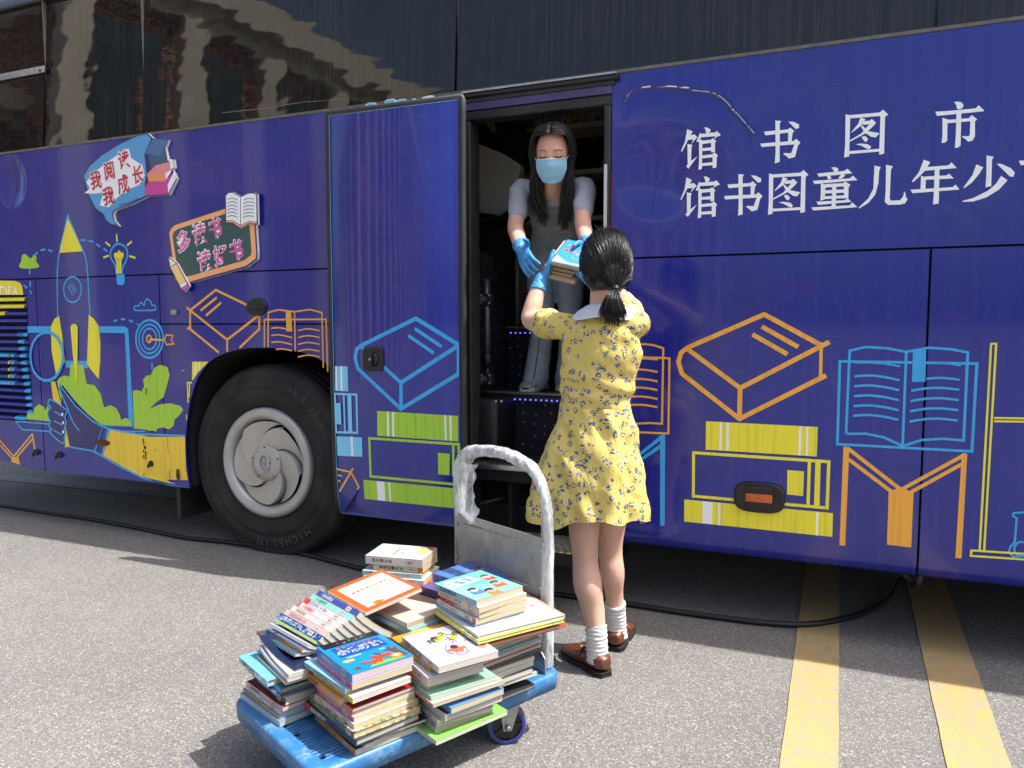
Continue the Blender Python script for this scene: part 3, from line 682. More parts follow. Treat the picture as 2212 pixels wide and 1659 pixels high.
def char(ch, shift=(0, 0)):
    fr, polys = CH[ch]; d = Decal(fr)
    for p in polys:
        q = [(d.P(*t)[0]+shift[0], d.P(*t)[1]+shift[1]) for t in p]
        d.put(q, list(tessellate_polygon([[Vector((a, b, 0)) for a, b in q]])), 'w')
    d.done('lettering_character')
def c5m(p, q_):
    a = aty(*c5(*p)); b = aty(*c5(*q_)); return (b.x-a.x, b.z-a.z)
for ch in '馆书图童儿年少': char(ch)
char('市'); char('馆', c5m((417, 1092), (421, 823))); char('书', c5m((652, 1078), (857, 785))); char('图', c5m((902, 1065), (1333, 740)))
a, b = aty(*zC(225, 370)), aty(*zC(2075, 1455)); char('市', (b.x-a.x, b.z-a.z))

# right-hand doodles
d = Decal(c6); W = 25
d.line('o', W, [(345,402),(770,218),(1092,392)]); d.line('o', W, [(340,405),(637,625),(1130,370)]); d.line('o', W, [(637,620),(633,800)]); d.line('o', W, [(345,402),(310,430),(296,480),(315,545),(633,795),(1112,555)]); d.line('o', W*.7, [(1085,392),(1081,565)])
d.line('o', W, [(757,285),(958,398)]); d.line('o', W, [(705,328),(898,438)]); d.done('closed_book_drawing')
def book_stack(fr, col, P): pass
d = Decal(c6); d.poly('y', [(448,808),(1066,840),(1060,1003),(446,965)])
for p in ([(524,815),(537,815),(534,968),(521,967)], [(563,816),(577,817),(573,971),(560,970)], [(963,836),(976,837),(971,997),(958,996)], [(1001,838),(1015,839),(1010,1000),(997,999)]): d.poly('w', p)
d.line('y', 16, [(380,982),(1127,1032),(1117,1287),(378,1222)], True); d.line('y', 17, [(1020,1030),(1012,1275)]); d.poly('y', [(1052,1034),(1082,1036),(1075,1278),(1045,1275)]); d.poly('y', [(898,1078),(990,1085),(985,1222),(896,1212)])
d.poly('y', [(328,1240),(1150,1316),(1146,1447),(327,1362)])
for p in ([(430,1250),(485,1256),(482,1378),(427,1372)], [(516,1258),(528,1259),(525,1383),(513,1382)], [(1058,1310),(1070,1311),(1066,1440),(1054,1438)]): d.poly('w', p)
d.done('book_stack_drawing')
d = Decal(c6); d.line('c', 14, [(1188,477),(1945,490),(1918,975),(1174,935)], True)
d.line('c', 13, [(1222,878),(1240,470),(1243,418),(1330,398),(1450,405),(1555,425),(1680,402),(1800,410),(1895,428),(1872,915),(1760,905),(1640,912),(1535,945),(1430,897),(1330,877),(1222,878)])
d.line('c', 13, [(1555,425),(1535,945)]); d.poly('c', [(1592,410),(1665,405),(1660,590),(1586,590)])
for y, k in ((560, 0), (615, 2), (670, 4), (725, 6), (778, 8)): d.line('c', 13, [(1270-k,y),(1350-k,y-5),(1440-k,y+5),(1518-k,y+22)], sm=3)
d.line('c', 10, [(1270,485),(1340,484),(1430,490),(1522,505)], sm=3)
for y, k in ((640, 0), (697, 3), (753, 6), (810, 9)): d.line('c', 13, [(1582-k,y),(1660-k,y-13),(1750-k,y-16),(1848-k,y-6)], sm=3)
d.line('c', 12, [(1665,573),(1750,568),(1850,579)], sm=3); d.line('c', 10, [(1665,488),(1750,484),(1855,500)], sm=3); d.done('open_book_drawing')
d = Decal(c6); d.poly('o', [(1208,948),(1240,952),(1218,1497),(1186,1494)]); d.poly('o', [(1862,985),(1892,988),(1860,1567),(1826,1564)])
d.line('o', 20, [(1228,955),(1530,1190)]); d.line('o', 20, [(1236,1018),(1490,1210)]); d.line('o', 20, [(1880,992),(1520,1190)]); d.line('o', 20, [(1862,1045),(1560,1212)])
d.poly('o', [(1458,1196),(1525,1172),(1595,1205),(1582,1506),(1448,1490)]); d.done('lectern_drawing')
d = Decal(c6)
for p in ([(2024,380),(1960,1530)], [(2052,380),(1985,1530)], [(2019,380),(2058,380)], [(1915,1522),(2500,1560)], [(1912,1552),(2500,1592)], [(1916,1517),(1911,1558)], [(2040,790),(2500,797)], [(2040,808),(2500,815)]): d.line('y', 11, p)
d.done('shelf_drawing')
d = Decal(c6); d.line('c', 11, [(2300,1300),(2206,1312),(2150,1315),(2145,1332),(2165,1345),(2155,1478),(2132,1500),(2120,1535),(2150,1558),(2206,1552),(2320,1560)]); d.ell('c', 11, 2190, 1515, 38, 40); d.done('extinguisher_drawing')
d = Decal(c6, xmin=DX1+.004); d.line('o', 11, [(-200,440),(100,455),(246,460),(240,876),(90,870),(-210,850)]); d.line('o', 11, [(-30,415),(50,385),(110,382),(160,388),(212,405),(205,822),(140,818),(60,822),(-30,850)])
for y in (525, 577, 625, 674, 720): d.line('o', 11, [(-10,y+2),(60,y-3),(120,y),(180,y+11)], sm=3)
d.line('o', 9, [(20,458),(110,462),(182,468)]); d.done('open_book_drawing')
d = Decal(c6, xmin=DX1+.004); d.poly('c', [(195,885),(222,882),(220,1385),(194,1385)]); d.line('c', 20, [(208,892),(-120,1120)]); d.line('c', 20, [(205,940),(-90,1140)]); d.poly('c', [(-10,1110),(12,1110),(10,1338),(-12,1336)]); d.done('lectern_drawing')

# rear doodles
d = Decal(c2)
d.line('c', 11, [(430,-222),(405,-110),(378,5),(363,160),(366,420)], sm=4); d.line('c', 11, [(430,-222),(462,-140),(505,-40),(540,40),(556,160),(570,412)], sm=4); d.poly('y', [(430,-200),(402,-95),(378,18),(523,8),(478,-95)])
d.ell('c', 11, 460, 250, 56, 80)
for p in ([(430,224),(462,286)], [(444,214),(476,276)], [(459,214),(484,258)]): d.line('c', 8, p)
d.done('rocket_drawing')
d = Decal(zD); d.poly('y', [(437,300),(405,322),(375,380),(382,560),(415,735),(482,640),(460,450)]); d.poly('y', [(655,292),(690,318),(728,375),(742,500),(740,640),(730,768),(690,720),(642,660),(650,450)])
d.poly('c', [(485,632),(640,634),(650,688),(488,682)]); d.done('rocket_fin_drawing')
d = Decal(zD); d.poly('c', [(204,378),(376,378),(378,425),(206,425)]); d.done('laptop_drawing')
d = Decal(c2); d.poly('c', [(628,482),(790,482),(812,498),(845,1115),(815,1115),(790,525),(630,523)]); d.line('c', 9, [(640,1108),(840,1112)]); d.line('c', 9, [(690,1132),(800,1146),(918,1146)]); d.done('laptop_drawing'); d = Decal(c2); d.line('c', 9, [(150,1085),(312,1100)]); d.line('c', 9, [(140,1135),(318,1146)]); d.line('c', 9, [(100,1083),(142,1135)]); d.line('c', 9, [(100,1083),(160,1085)]); d.done('laptop_drawing')
d = Decal(c2, off=.0022); d.poly('g', [(447,718),(470,720),(530,728),(550,845),(600,855),(640,910),(660,995),(700,980),(735,997),(760,1040),(768,1072),(800,1060),(828,1080),(830,1112),(640,1105),(560,1040),(470,945),(395,850),(392,960),(375,900),(362,830),(378,808),(410,792),(442,800)]); d.done('smoke_drawing')
d = Decal(zD, off=.0018); d.poly('g', [(195,1062),(205,1015),(225,1010),(250,1025),(255,980),(290,952),(325,970),(338,1000),(355,960),(385,950),(380,1080)]); d.done('bush_drawing')
d = Decal(zD, off=.0045); d.poly('y', [(525,385),(535,365),(550,358),(568,365),(579,385),(578,560),(572,798),(565,798),(540,560)]); d.done('rocket_fin_drawing')
d = Decal(c2); d.poly('g', [(840,890),(870,885),(895,895),(912,860),(905,820),(925,795),(955,790),(975,745),(1015,725),(1060,740),(1073,790),(1050,880),(1035,930),(990,960),(945,1005),(1010,975),(1080,968),(1140,985),(1160,1010),(1130,1050),(1105,1070),(1100,1110),(1070,1133),(1030,1120),(995,1130),(985,1152),(920,1135),(848,1128)]); d.done('leaf_drawing')
d = Decal(c2)
for rx, ry, w in ((86, 119, 15), (66, 92, 12), (44, 66, 12)): d.ell('c', w, 946, 562, rx, ry)
d.ell('o', 12, 943, 561, 15, 22, 20); d.line('o', 13, [(945,565),(1045,570)]); d.line('o', 9, [(1040,567),(1052,537),(1095,540),(1084,567),(1100,594),(1054,598)], True); d.done('target_drawing')
d = Decal(c2); d.line('c', 9, [(852,380),(853,358),(880,350),(888,334),(900,335),(912,352),(920,318),(938,312),(955,330),(962,348),(980,352),(982,378),(920,382)], True, sm=3); d.done('cloud_drawing')
d = Decal(c2); d.line('c', 12, [(736,152),(728,95),(702,50),(702,5),(730,-33),(765,-36),(798,-12),(806,30),(796,72),(778,105),(772,152)], sm=4); d.poly('y', [(738,150),(736,75),(722,42),(722,22),(738,14),(744,25),(748,4),(760,4),(766,22),(774,14),(784,22),(780,45),(768,72),(768,150)]); d.line('n', 4, [(753,60),(753,150)]); d.line('n', 4, [(748,62),(735,48)]); d.line('n', 4, [(758,62),(772,48)])
for p in ([(738,-100),(742,-50)], [(668,-50),(698,-25)], [(835,-55),(805,-28)], [(655,48),(690,35)], [(818,38),(858,50)]): d.line('y', 13, p)
d.poly('c', [(738,155),(790,155),(790,212),(775,222),(745,220),(740,205)]); d.done('light_bulb_drawing')
d = Decal(c2)
for p in ([(510,-63),(545,-62)], [(558,-60),(592,-52)], [(610,-38),(635,-20)], [(655,-10),(680,10)], [(220,35),(240,12)], [(258,2),(288,-4)], [(305,0),(333,8)], [(718,450),(742,443)], [(765,437),(793,438)], [(815,443),(842,455)], [(865,465),(880,478)], [(962,712),(962,755)], [(190,120),(188,153)], [(192,195),(192,235)], [(150,222),(172,240)], [(190,255),(200,278)], [(1148,762),(1168,762)]): d = Decal(c2); d.line('c', 12 if p[0][0] < 1100 else 8, p); d.done('dash_drawing')
d = Decal(c2); d.poly('g', [(122,95),(135,70),(140,35),(160,25),(185,48),(200,50),(218,25),(232,45),(230,75),(248,95),(240,112),(180,118),(130,113)], sm=3); d.done('tree_drawing')
d = Decal(c2, off=.003); d.poly('d', [(695,1135),(800,1150),(950,1180),(1172,1180),(1178,1380),(1192,1495),(1066,1472),(900,1430),(780,1370),(655,1298)]); d.line('c', 12, [(640,1106),(690,1130),(870,1162),(1172,1174)]); d.line('c', 13, [(445,1243),(600,1270),(720,1345),(900,1438),(1060,1483),(1192,1500)]); d.line('c', 17, [(650,1115),(602,1268)]); d.line('c', 14, [(688,1130),(648,1298)])
d.poly('e', [(1060,1182),(1063,1182),(1078,1472),(1074,1472)]); d.done('sleeve_drawing')
d = Decal(zD, off=.005); d.poly('d', [(380,785),(412,785),(462,965),(400,935)]); d.poly('d', [(488,1120),(505,1130),(530,1260),(485,1272)])
d.poly('n', [(442,815),(470,845),(560,960),(690,1080),(760,1120),(700,1290),(520,1260),(490,1120),(510,1000)])
d.line('c', 12, [(512,1000),(440,832),(444,812),(470,842),(560,962),(690,1078),(760,1116)]); d.line('c', 11, [(508,1000),(545,1085),(592,1150)], sm=3); d.line('c', 11, [(512,1265),(690,1298),(762,1336),(922,1432)])
d.poly('n', [(490,985),(380,920),(362,935),(365,960),(362,1040),(375,1075),(372,1120),(385,1140),(378,1165),(440,1225),(480,1238),(490,1100)])
d.line('c', 12, [(495,990),(430,945),(380,918),(362,932),(366,960),(382,978),(362,1000),(360,1040),(376,1075),(370,1118),(388,1138),(374,1160),(440,1222),(478,1240),(480,1195),(492,1160),(482,1125),(495,1090),(485,1050),(500,1010),(495,990)], sm=2)
for p in ([(410,1005),(470,1042)], [(405,1075),(465,1105)], [(405,1145),(465,1180)]): d.line('c', 10, p)
for x, y in ((468, 1026), (474, 1088), (475, 1156)): d.poly('w', [(x-8,y-12),(x+4,y-8),(x+6,y+8),(x-8,y+12)])
d.done('hand_drawing')
d = Decal(c2, off=.006); d.ell('c', 19, 301, 672, 103, 152); d.done('magnifier_drawing')
d = Decal(c2); d.poly('y', [(-160,198),(0,193),(95,196),(130,208),(142,235),(148,283),(-160,283)]); d.line('w', 9, [(-60,232),(-60,283)]); d.line('w', 9, [(2,283),(2,232),(30,238),(42,260),(40,283)]); d.line('w', 9, [(76,233),(56,234),(56,283)]); d.line('w', 9, [(56,257),(72,256)]); d.line('w', 9, [(84,283),(95,235),(108,283)]); d.line('w', 8, [(88,268),(104,268)]); d.done('idea_bubble_drawing')
d = Decal(zD); d.line('o', 13, [(-130,1070),(100,1335)]); d.line('o', 13, [(-130,1110),(88,1348)]); d.line('o', 14, [(105,1335),(240,1172)]); d.line('o', 14, [(125,1345),(238,1212)]); d.line('o', 18, [(240,1168),(278,1432)]); d.poly('o', [(82,1338),(140,1343),(152,1400),(86,1380)]); d.done('lectern_drawing')
d = Decal(c2); W = 15
d.line('o', W, [(1205,380),(1365,252),(1562,348)]); d.line('o', W, [(1180,363),(1437,567),(1640,410)]); d.line('o', W, [(1437,565),(1437,643)]); d.line('o', W, [(1203,380),(1203,500),(1385,648)]); d.line('o', W, [(1640,418),(1640,500),(1515,618)]); d.line('o', W, [(1185,500),(1205,485)]); d.line('o', W, [(1270,383),(1372,300)]); d.line('o', W, [(1303,415),(1400,332)]); d.done('closed_book_drawing')
d = Decal(c2); d.line('o', 10, [(1672,612),(1672,440),(2062,438),(2072,770)]); d.line('o', 10, [(1695,612),(1697,395),(1760,378),(1863,390),(1960,376),(2036,396),(2044,745)]); d.line('o', 10, [(1863,390),(1867,640)]); d.poly('o', [(1806,378),(1840,384),(1848,515),(1812,515)])
for y in (495, 540, 584): d.line('o', 9, [(1715,y),(1770,y-4),(1848,y+14)], sm=3)
for y in (502, 545, 588, 632, 668): d.line('o', 9, [(1885,y+8),(1950,y-4),(2022,y+8)], sm=3)
d.line('o', 9, [(1745,628),(1790,625),(1848,636)], sm=2); d.done('open_book_drawing')
d = Decal(c2); d.poly('y', [(1216,706),(1318,706),(1290,735),(1252,775),(1222,822),(1214,820)]); d.poly('w', [(1236,706),(1243,706),(1236,790),(1229,800)]); d.poly('w', [(1258,706),(1266,706),(1260,755),(1252,766)]); d.line('y', 10, [(1216,838),(1186,838),(1190,965)]); d.line('y', 10, [(1200,840),(1196,930)]); d.poly('y', [(1178,1040),(1185,1040),(1183,1072),(1178,1072)]); d.done('book_stack_drawing')

# ghost outlines of the old lettering under the wrap
d = Decal(c5, off=.0005); w = 3
for p in ([(640,560),(660,545),(860,500),(1160,468),(1230,490),(1265,540),(1275,700)], [(655,610),(690,580),(1150,525),(1200,545),(1218,600)], [(0,640),(60,575),(140,590),(175,635),(210,590),(290,580),(360,600),(400,660),(405,720)],
          [(700,850),(740,840),(790,920),(1000,960),(1080,930),(1110,880),(1090,820),(1050,750),(960,655),(900,620),(830,650),(830,665)], [(1440,700),(1430,600),(1460,520),(1560,470)], [(1490,700),(1485,590),(1520,530),(1560,512)], [(1700,440),(1740,400),(1780,376)], [(1860,1000),(1865,900),(1880,840),(1920,790),(1920,770)], [(0,1190),(120,1195),(150,1120),(160,1040),(200,990),(250,990)], [(140,815),(205,815),(195,880),(130,885)], [(500,1200),(600,1150),(760,1135)], [(1500,730),(1480,760),(1500,900),(1540,1010),(1640,1040)]):
    d = Decal(c5, off=.0005); d.line('e', w, p, sm=4); d.done('ghost_outline')
d = Decal(c6, off=.0005)
for p in ([(130,20),(130,140)], [(200,10),(200,130),(330,140)], [(520,30),(520,150)], [(560,20),(600,60),(560,110)], [(790,20),(880,0),(940,40),(940,100),(880,130),(850,80)], [(800,60),(800,190),(820,190)], [(980,30),(1030,30)], [(980,65),(1030,65)], [(985,105),(1030,105)], [(1060,10),(1110,140)], [(1120,0),(1180,160)], [(1210,10),(1260,140)], [(190,300),(215,300),(210,380)], [(385,530),(390,450),(450,430)], [(720,420),(720,540),(860,545)], [(870,440),(930,440),(920,540)], [(1140,330),(1140,550),(1200,560)], [(950,330),(1330,350)], [(1400,540),(1560,560)]):
    d = Decal(c6, off=.0005); d.line('e', 2.4, p); d.done('ghost_outline')
d = Decal(c5, off=.0016); d.line('s', 9, [(0,560),(35,500),(110,482),(150,480)], sm=3); d.line('w', 5, [(95,484),(150,474)]); d.line('s', 8, [(175,480),(260,478),(330,486),(390,486)], sm=3); d.line('w', 6, [(195,474),(300,480),(385,488)], sm=2); d.line('s', 7, [(370,500),(480,512),(545,548),(600,608)], sm=3); d.line('w', 7, [(590,600),(632,640)]); d.line('s', 6, [(600,608),(650,662),(715,738)], sm=3); d.done('torn_wrap')

# ------------------------------------------------------------------ printed boards screwed to the side
class Board(Decal):
    """a cut-out board standing off the panel: solid edge, printed face"""
    def solid(s, pts, th, col, sm=0):
        q = [s.P(*p) for p in pts]
        if sm: q = [(v[0], v[1]) for v in smooth_pts([(a, b) for a, b in q], sm, True)]
        s.mb.prism([(x, s.y, z) for x, z in q], (0, th, 0), V[col])
    def text(s, ch, at, right, size, col, oc, bold, ob):
        """right = image vector that points along the writing line"""
        p = Vector(s.P(*at)); r = Vector(s.P(at[0]+right[0], at[1]+right[1]))-p; r.normalize()
        h = abs(s.P(at[0], at[1]+size)[1]-p.y); u = r*h*.86; w = Vector((-r.y, r.x))*h*1.0
        for b, c in ((ob, oc), (bold, col)):
            v, f = gl(ch, b); s.put([(p.x+u.x*a+w.x*e, p.y+u.y*a+w.y*e) for a, e in v], f, c)
for nm, c in (('b1', (82, 160, 214)), ('b2', (62, 112, 160)), ('b3', (44, 88, 118)), ('pk', (232, 140, 150)), ('or', (236, 150, 100)), ('mg', (206, 62, 158)), ('rd', (196, 40, 62)), ('tl', (40, 84, 84)), ('pe', (248, 178, 118)), ('pn', (226, 92, 170)), ('cr', (250, 214, 140)), ('iv', (244, 240, 232))):
    V[nm] = vinyl('board_'+nm, *c, .03)
d = Board(c1, y=-.018, off=.0)
sp = [(525,1110),(560,1045),(640,975),(760,902),(880,848),(935,843),(968,873),(1066,884),(1045,935),(1058,1000),(1096,1008),(1103,1060),(1090,1073),(1117,1130),(1068,1232),(935,1242),(830,1292),(728,1328),(715,1352),(722,1392),(753,1430),(700,1422),(668,1395),(650,1358),(600,1322),(560,1245),(545,1215),(528,1215),(540,1200)]
d.solid(sp, .017, 'iv')
d.poly('n', sp); d.poly('b1', [(531,1112),(566,1052),(645,982),(765,908),(882,855),(930,850),(955,878),(912,968),(925,1100),(915,1165),(920,1236),(830,1284),(722,1324),(707,1350),(716,1392),(740,1422),(702,1414),(672,1390),(656,1352),(606,1316),(566,1240)])
d.poly('w', [(545,1150),(600,1085),(700,1010),(790,945),(815,940),(830,1000),(885,1035),(900,1040),(915,1110),(880,1170),(800,1200),(730,1260),(690,1310),(632,1300),(640,1265),(655,1215),(590,1225),(535,1220),(570,1190)])
d.poly('b3', [(935,970),(1045,935),(1056,1020),(1010,1050),(955,1065),(945,1020)]); d.poly('b2', [(968,876),(1064,886),(1010,986),(910,970)])
d.poly('pk', [(930,1100),(985,1045),(1075,1022),(1085,1072),(1045,1095)]); d.poly('w', [(1058,1000),(1094,1010),(1100,1058),(1080,1072),(1075,1022),(1060,1015)]); d.poly('or', [(930,1100),(1045,1095),(1045,1145),(940,1148)]); d.poly('w', [(1045,1095),(1085,1072),(1080,1090),(1048,1142)])
d.poly('mg', [(916,1185),(940,1150),(1048,1145),(1105,1080),(1060,1172)]); d.poly('mg', [(916,1185),(1058,1172),(1062,1226),(925,1236)]); d.poly('w', [(1060,1170),(1104,1082),(1113,1130),(1064,1224)])
for ch, at in (('我', (606,1138)), ('阅', (692,1078)), ('读', (785,1012)), ('我', (686,1238)), ('成', (780,1165)), ('长', (874,1102))): d.text(ch, at, (92, -26), 122, 'rd', 'w', .022, .05)
d.line('n', 5, [(752,1298),(820,1282),(880,1252)], sm=3); d.done('speech_bubble_board')
d = Board(c1, y=-.018, off=.0)
bd = [(1062,1470),(1072,1440),(1100,1415),(1420,1310),(1590,1290),(1610,1330),(1628,1600),(1625,1640),(1560,1690),(1200,1790),(1130,1800),(1100,1770)]
d.solid(bd, .017, 'iv'); d.poly('n', bd); d.poly('pe', [(1070,1475),(1080,1447),(1105,1423),(1420,1320),(1582,1300),(1602,1335),(1619,1600),(1616,1634),(1555,1680),(1200,1780),(1138,1790),(1108,1765)])
d.poly('tl', [(1090,1490),(1098,1468),(1122,1448),(1420,1352),(1560,1340),(1573,1365),(1590,1590),(1586,1612),(1545,1645),(1210,1742),(1150,1752),(1128,1738)])
bk = [(1422,1235),(1440,1215),(1470,1212),(1520,1240),(1570,1216),(1605,1216),(1626,1226),(1630,1420),(1575,1415),(1515,1445),(1470,1410),(1425,1408)]
d2 = Board(c1, y=-.032, off=.0); d2.solid(bk, .013, 'iv'); d2.poly('n', bk); d2.poly('w', [(1428,1240),(1442,1221),(1470,1218),(1519,1246),(1518,1420),(1470,1392),(1430,1392)]); d2.poly('w', [(1523,1246),(1570,1223),(1603,1223),(1619,1232),(1622,1402),(1575,1396),(1522,1422)]); d2.poly('pe', [(1430,1396),(1470,1396),(1517,1426),(1516,1438),(1470,1405),(1430,1404)]); d2.poly('pe', [(1521,1426),(1575,1400),(1623,1406),(1623,1414),(1575,1409),(1521,1438)])
for i in range(6):
    y = 1262+i*22; d2.line('n', 4, [(1438,y),(1458,y-9),(1478,y-8),(1503,y+2)], sm=2); d2.line('n', 4, [(1538,y+4),(1560,y-6),(1585,y-7),(1606,y-3)], sm=2)
d2.done('open_book_board')
pcl = [(1063,1640),(1068,1622),(1098,1645),(1120,1665),(1198,1808),(1165,1845),(1150,1835),(1075,1690)]
d3 = Board(c1, y=-.032, off=.0); d3.solid(pcl, .013, 'iv'); d3.poly('n', pcl); d3.poly('cr', [(1078,1688),(1116,1668),(1172,1776),(1135,1800)]); d3.poly('iv', [(1067,1632),(1096,1650),(1112,1664),(1078,1684)]); d3.poly('w', [(1136,1802),(1173,1778),(1182,1796),(1146,1820)]); d3.poly('pn', [(1148,1823),(1184,1799),(1194,1808),(1165,1838)]); d3.done('pencil_board')
for ch, at in (('多', (1160,1524)), ('读', (1262,1480)), ('书', (1362,1442)), ('读', (1295,1652)), ('好', (1394,1616)), ('书', (1496,1580))): d.text(ch, at, (105, -26), 138, 'pn', 'w', .018, .05)
d.done('chalkboard_board')
for k, (xa, xb, yy) in enumerate(((415, 478, 345), (535, 600, 322), (608, 665, 322), (700, 728, 318), (772, 842, 300))):
    d = Board(c3, y=-.014, off=.0); d.solid([(xa,yy),(xa+16,yy-10 if k-4 else yy-6),(xb-8,yy-15),(xb,yy-10),(xb,yy+40),(xa,yy+48)], .012, 'w'); d.poly('w' if k == 4 else 'l', [(xa+4,yy+2),(xa+18,yy-6),(xb-8,yy-10),(xb-4,yy-7),(xb-4,yy+38),(xa+4,yy+45)]); d.done('raised_letter')

# ------------------------------------------------------------------ small fittings
M_ORG = mat('orange_reflector', rgb(196, 88, 18), .25, coat=.6, noisy=.25, nscale=120)
M_RUST = mat('rusty_steel', rgb(92, 52, 32), .8, noisy=.45, nscale=60)
def oval(fr, x0, y0, x1, y1, depth, material, name, lb=None, e=3.2, yb=0.0):
    a = aty(*fr(x0, (y0+y1)/2), yb); b = aty(*fr(x1, (y0+y1)/2), yb); t = aty(*fr((x0+x1)/2, y0), yb); c = aty(*fr((x0+x1)/2, y1), yb)
    cx, cz, rx, rz = (a.x+b.x)/2, (t.z+c.z)/2, abs(b.x-a.x)/2, abs(t.z-c.z)/2
    def ring(k, y):
        out = []
        for i in range(32):
            q_ = 2*math.pi*i/32; cs, sn = math.cos(q_), math.sin(q_)
            out.append((cx+k*rx*math.copysign(abs(cs)**(2/e), cs), yb+y, cz+k*rz*math.copysign(abs(sn)**(2/e), sn)))
        return out
    mb = MB(); mb.rings([ring(1, .002), ring(1.0, -depth*.6), ring(.94, -depth), ring(.85, -depth*.9)], material, True, (False, True)); return mb, (cx, cz, rx, rz)
mb, (cx, cz, rx, rz) = oval(c6, 603, 1145, 886, 1312, .018, M_BLK, 'm')
mb.box((cx-rx*.52, -.0205, cz-rz*.8), (cx+rx*.52, -.016, cz+rz*.8), M_BLK, bev=.002); mk = part(mb, 'marker_light')
mb = MB(); mb.box((cx-rx*.52, -.0235, cz-rz*.27), (cx+rx*.52, -.0207, cz+rz*.27), M_ORG, bev=.0012); write(mb, 'E4', (cx, -.0238, cz), (.012, 0, 0), (0, 0, .012), mat('reflector_mark', rgb(120, 60, 20), .5)); part(mb, 'reflector', mk)
mb, (cx, cz, rx, rz) = oval(c2, 1563, 303, 1690, 417, .012, M_BLK, 'm', e=2); mb.box((cx-rx*.9, -.020, cz-rz*.22), (cx+rx*.9, -.010, cz+rz*.22), M_BLK, bev=.004); part(mb, 'hatch_latch')
mb, _ = oval(c2, 1088, 375, 1124, 412, .014, M_ALU, 'm', e=2); part(mb, 'hatch_lock')
for x, y in ((232, 1275), (376, 1292), (960, 1347)):
    mb, (cx, cz, rx, rz) = oval(c2, x-13, y-16, x+13, y+22, .012, M_BLK, 'm', e=2); mb.tube([(cx, -.01, cz+rz*.8), (cx+.004, -.03, cz-.006), (cx, -.026, cz-rz*1.1)], .006, M_BLK, 8); part(mb, 'rubber_stop')
mb, _ = oval(c2, 607, 1195, 700, 1238, .012, M_RUST, 'm', e=1.7); part(mb, 'tow_eye_cover')
d = Decal(c2, off=.0055); V['k'] = mat('scuff', rgb(60, 52, 40), .8)
for p in ([(905,1195),(912,1190),(916,1230),(910,1228)], [(915,1235),(928,1240),(925,1258),(914,1255)], [(908,1262),(916,1262),(914,1280),(908,1278)], [(922,1270),(930,1275),(926,1325),(921,1322)], [(908,1295),(914,1295),(912,1318),(908,1318)], [(1120,1385),(1136,1382),(1142,1440),(1130,1462),(1118,1430)], [(905,1418),(922,1412),(915,1425)], [(985,1255),(992,1262),(986,1270)], [(925,880),(932,870),(930,900),(924,920)], [(955,1140),(985,1146),(975,1158),(960,1150)]): d.poly('k', p)
d.done('scuff_mark')

# ------------------------------------------------------------------ the door, pushed out and slid back
DY = -.150
dl, dr = aty(*c3(166, 700), DY).x, aty(*c3(1038, 700), DY).x
dt, db = aty(*c3(162, 395), DY).z+.004, aty(*c4(640, 1400), DY).z
door_prof = [(DY, dt), (DY-.006, 1.75), (DY-.006, .95), (DY, .55), (DY+.012, .40), (DY+.030, db)]
def door_y(z):
    for (y0, z0), (y1, z1) in zip(door_prof, door_prof[1:]):
        if z1 <= z <= z0: return y0+(y1-y0)*(z0-z)/(z0-z1)
    return DY
mb = MB(); x0, x1 = dl+.022, dr-.026
zs = [db+(dt-.022-db)*i/40 for i in range(41)]
def door_sec(x0, x1, th, rr): return [[(x0, door_y(z)+th, z) for z in zs], [(x0, door_y(z)+rr, z) for z in zs], [(x0+rr, door_y(z), z) for z in zs], [(x1-rr, door_y(z), z) for z in zs], [(x1, door_y(z)+rr, z) for z in zs], [(x1, door_y(z)+th, z) for z in zs]]
mb.rings(door_sec(x0, x1, .045, .003), M_NAVY, False, smooth=True)
mb.box((x0, DY+.04, db+.02), (x1, DY+.05, dt-.03), M_DARK); mb.box((x0+.001, DY+.028, db-.004), (x1-.001, DY+.07, db+.012), M_NAVY)
door = part(mb, 'door', None, 'navy door slid open beside the doorway')
mb = MB()
mb.tube([(dl+.011, door_y(z)+.012, z) for z in zs[1:]]+[(dl+.011, DY+.012, dt-.011), (dr-.013, DY+.012, dt-.011)]+[(dr-.013, door_y(z)+.012, z) for z in reversed(zs)], .0165, M_RUB, 8); part(mb, 'rubber_seal', door)
mb = MB(); mb.tube([(x0+.001, door_y(z)-.0012, z) for z in zs], .0012, V['l'], 4); mb.tube([(x0, DY-.0012, dt-.0235), (x1, DY-.0012, dt-.0235)], .0012, V['l'], 4); part(mb, 'edge_trim', door)
mb, (cx, cz, rx, rz) = oval(c4, 402, 300, 531, 447, .012, M_BLK, 'm', e=7, yb=DY-.006)
mb.lathe([(rz*.56, 0), (rz*.56, -.006), (rz*.4, -.008), (0, -.008)], M_BLK, (cx, DY-.016, cz), 'y', 24); mb.box((cx-.009, DY-.040, cz-rz*.62), (cx+.009, DY-.02, cz+rz*.62), M_BLK, bev=.004)
mb.lathe([(.0055, 0), (.0055, -.003), (0, -.003)], M_ALU, (cx, DY-.0405, cz), 'y', 12); part(mb, 'door_handle', door)
class DoorDecal(Decal):
    def put(s, pts2, faces, col):
        o = s.lift(); s.mb.add([(max(x0+.001, min(x1-.001, x)), door_y(z)-o, z) for x, z in pts2], faces, V[col])
d = DoorDecal(c4, y=DY-.004); W = 25
d.line('c', W, [(385,290),(735,117),(1003,282)]); d.line('c', W, [(385,290),(640,522),(1003,288)]); d.line('c', W, [(640,515),(640,690)]); d.line('c', W, [(395,285),(362,310),(352,365),(370,435),(640,688),(1003,467)]); d.line('c', 16, [(1000,280),(1000,470)]); d.line('c', 22, [(727,180),(898,295)]); d.line('c', 22, [(687,225),(848,335)]); d.done('closed_book_drawing', door)
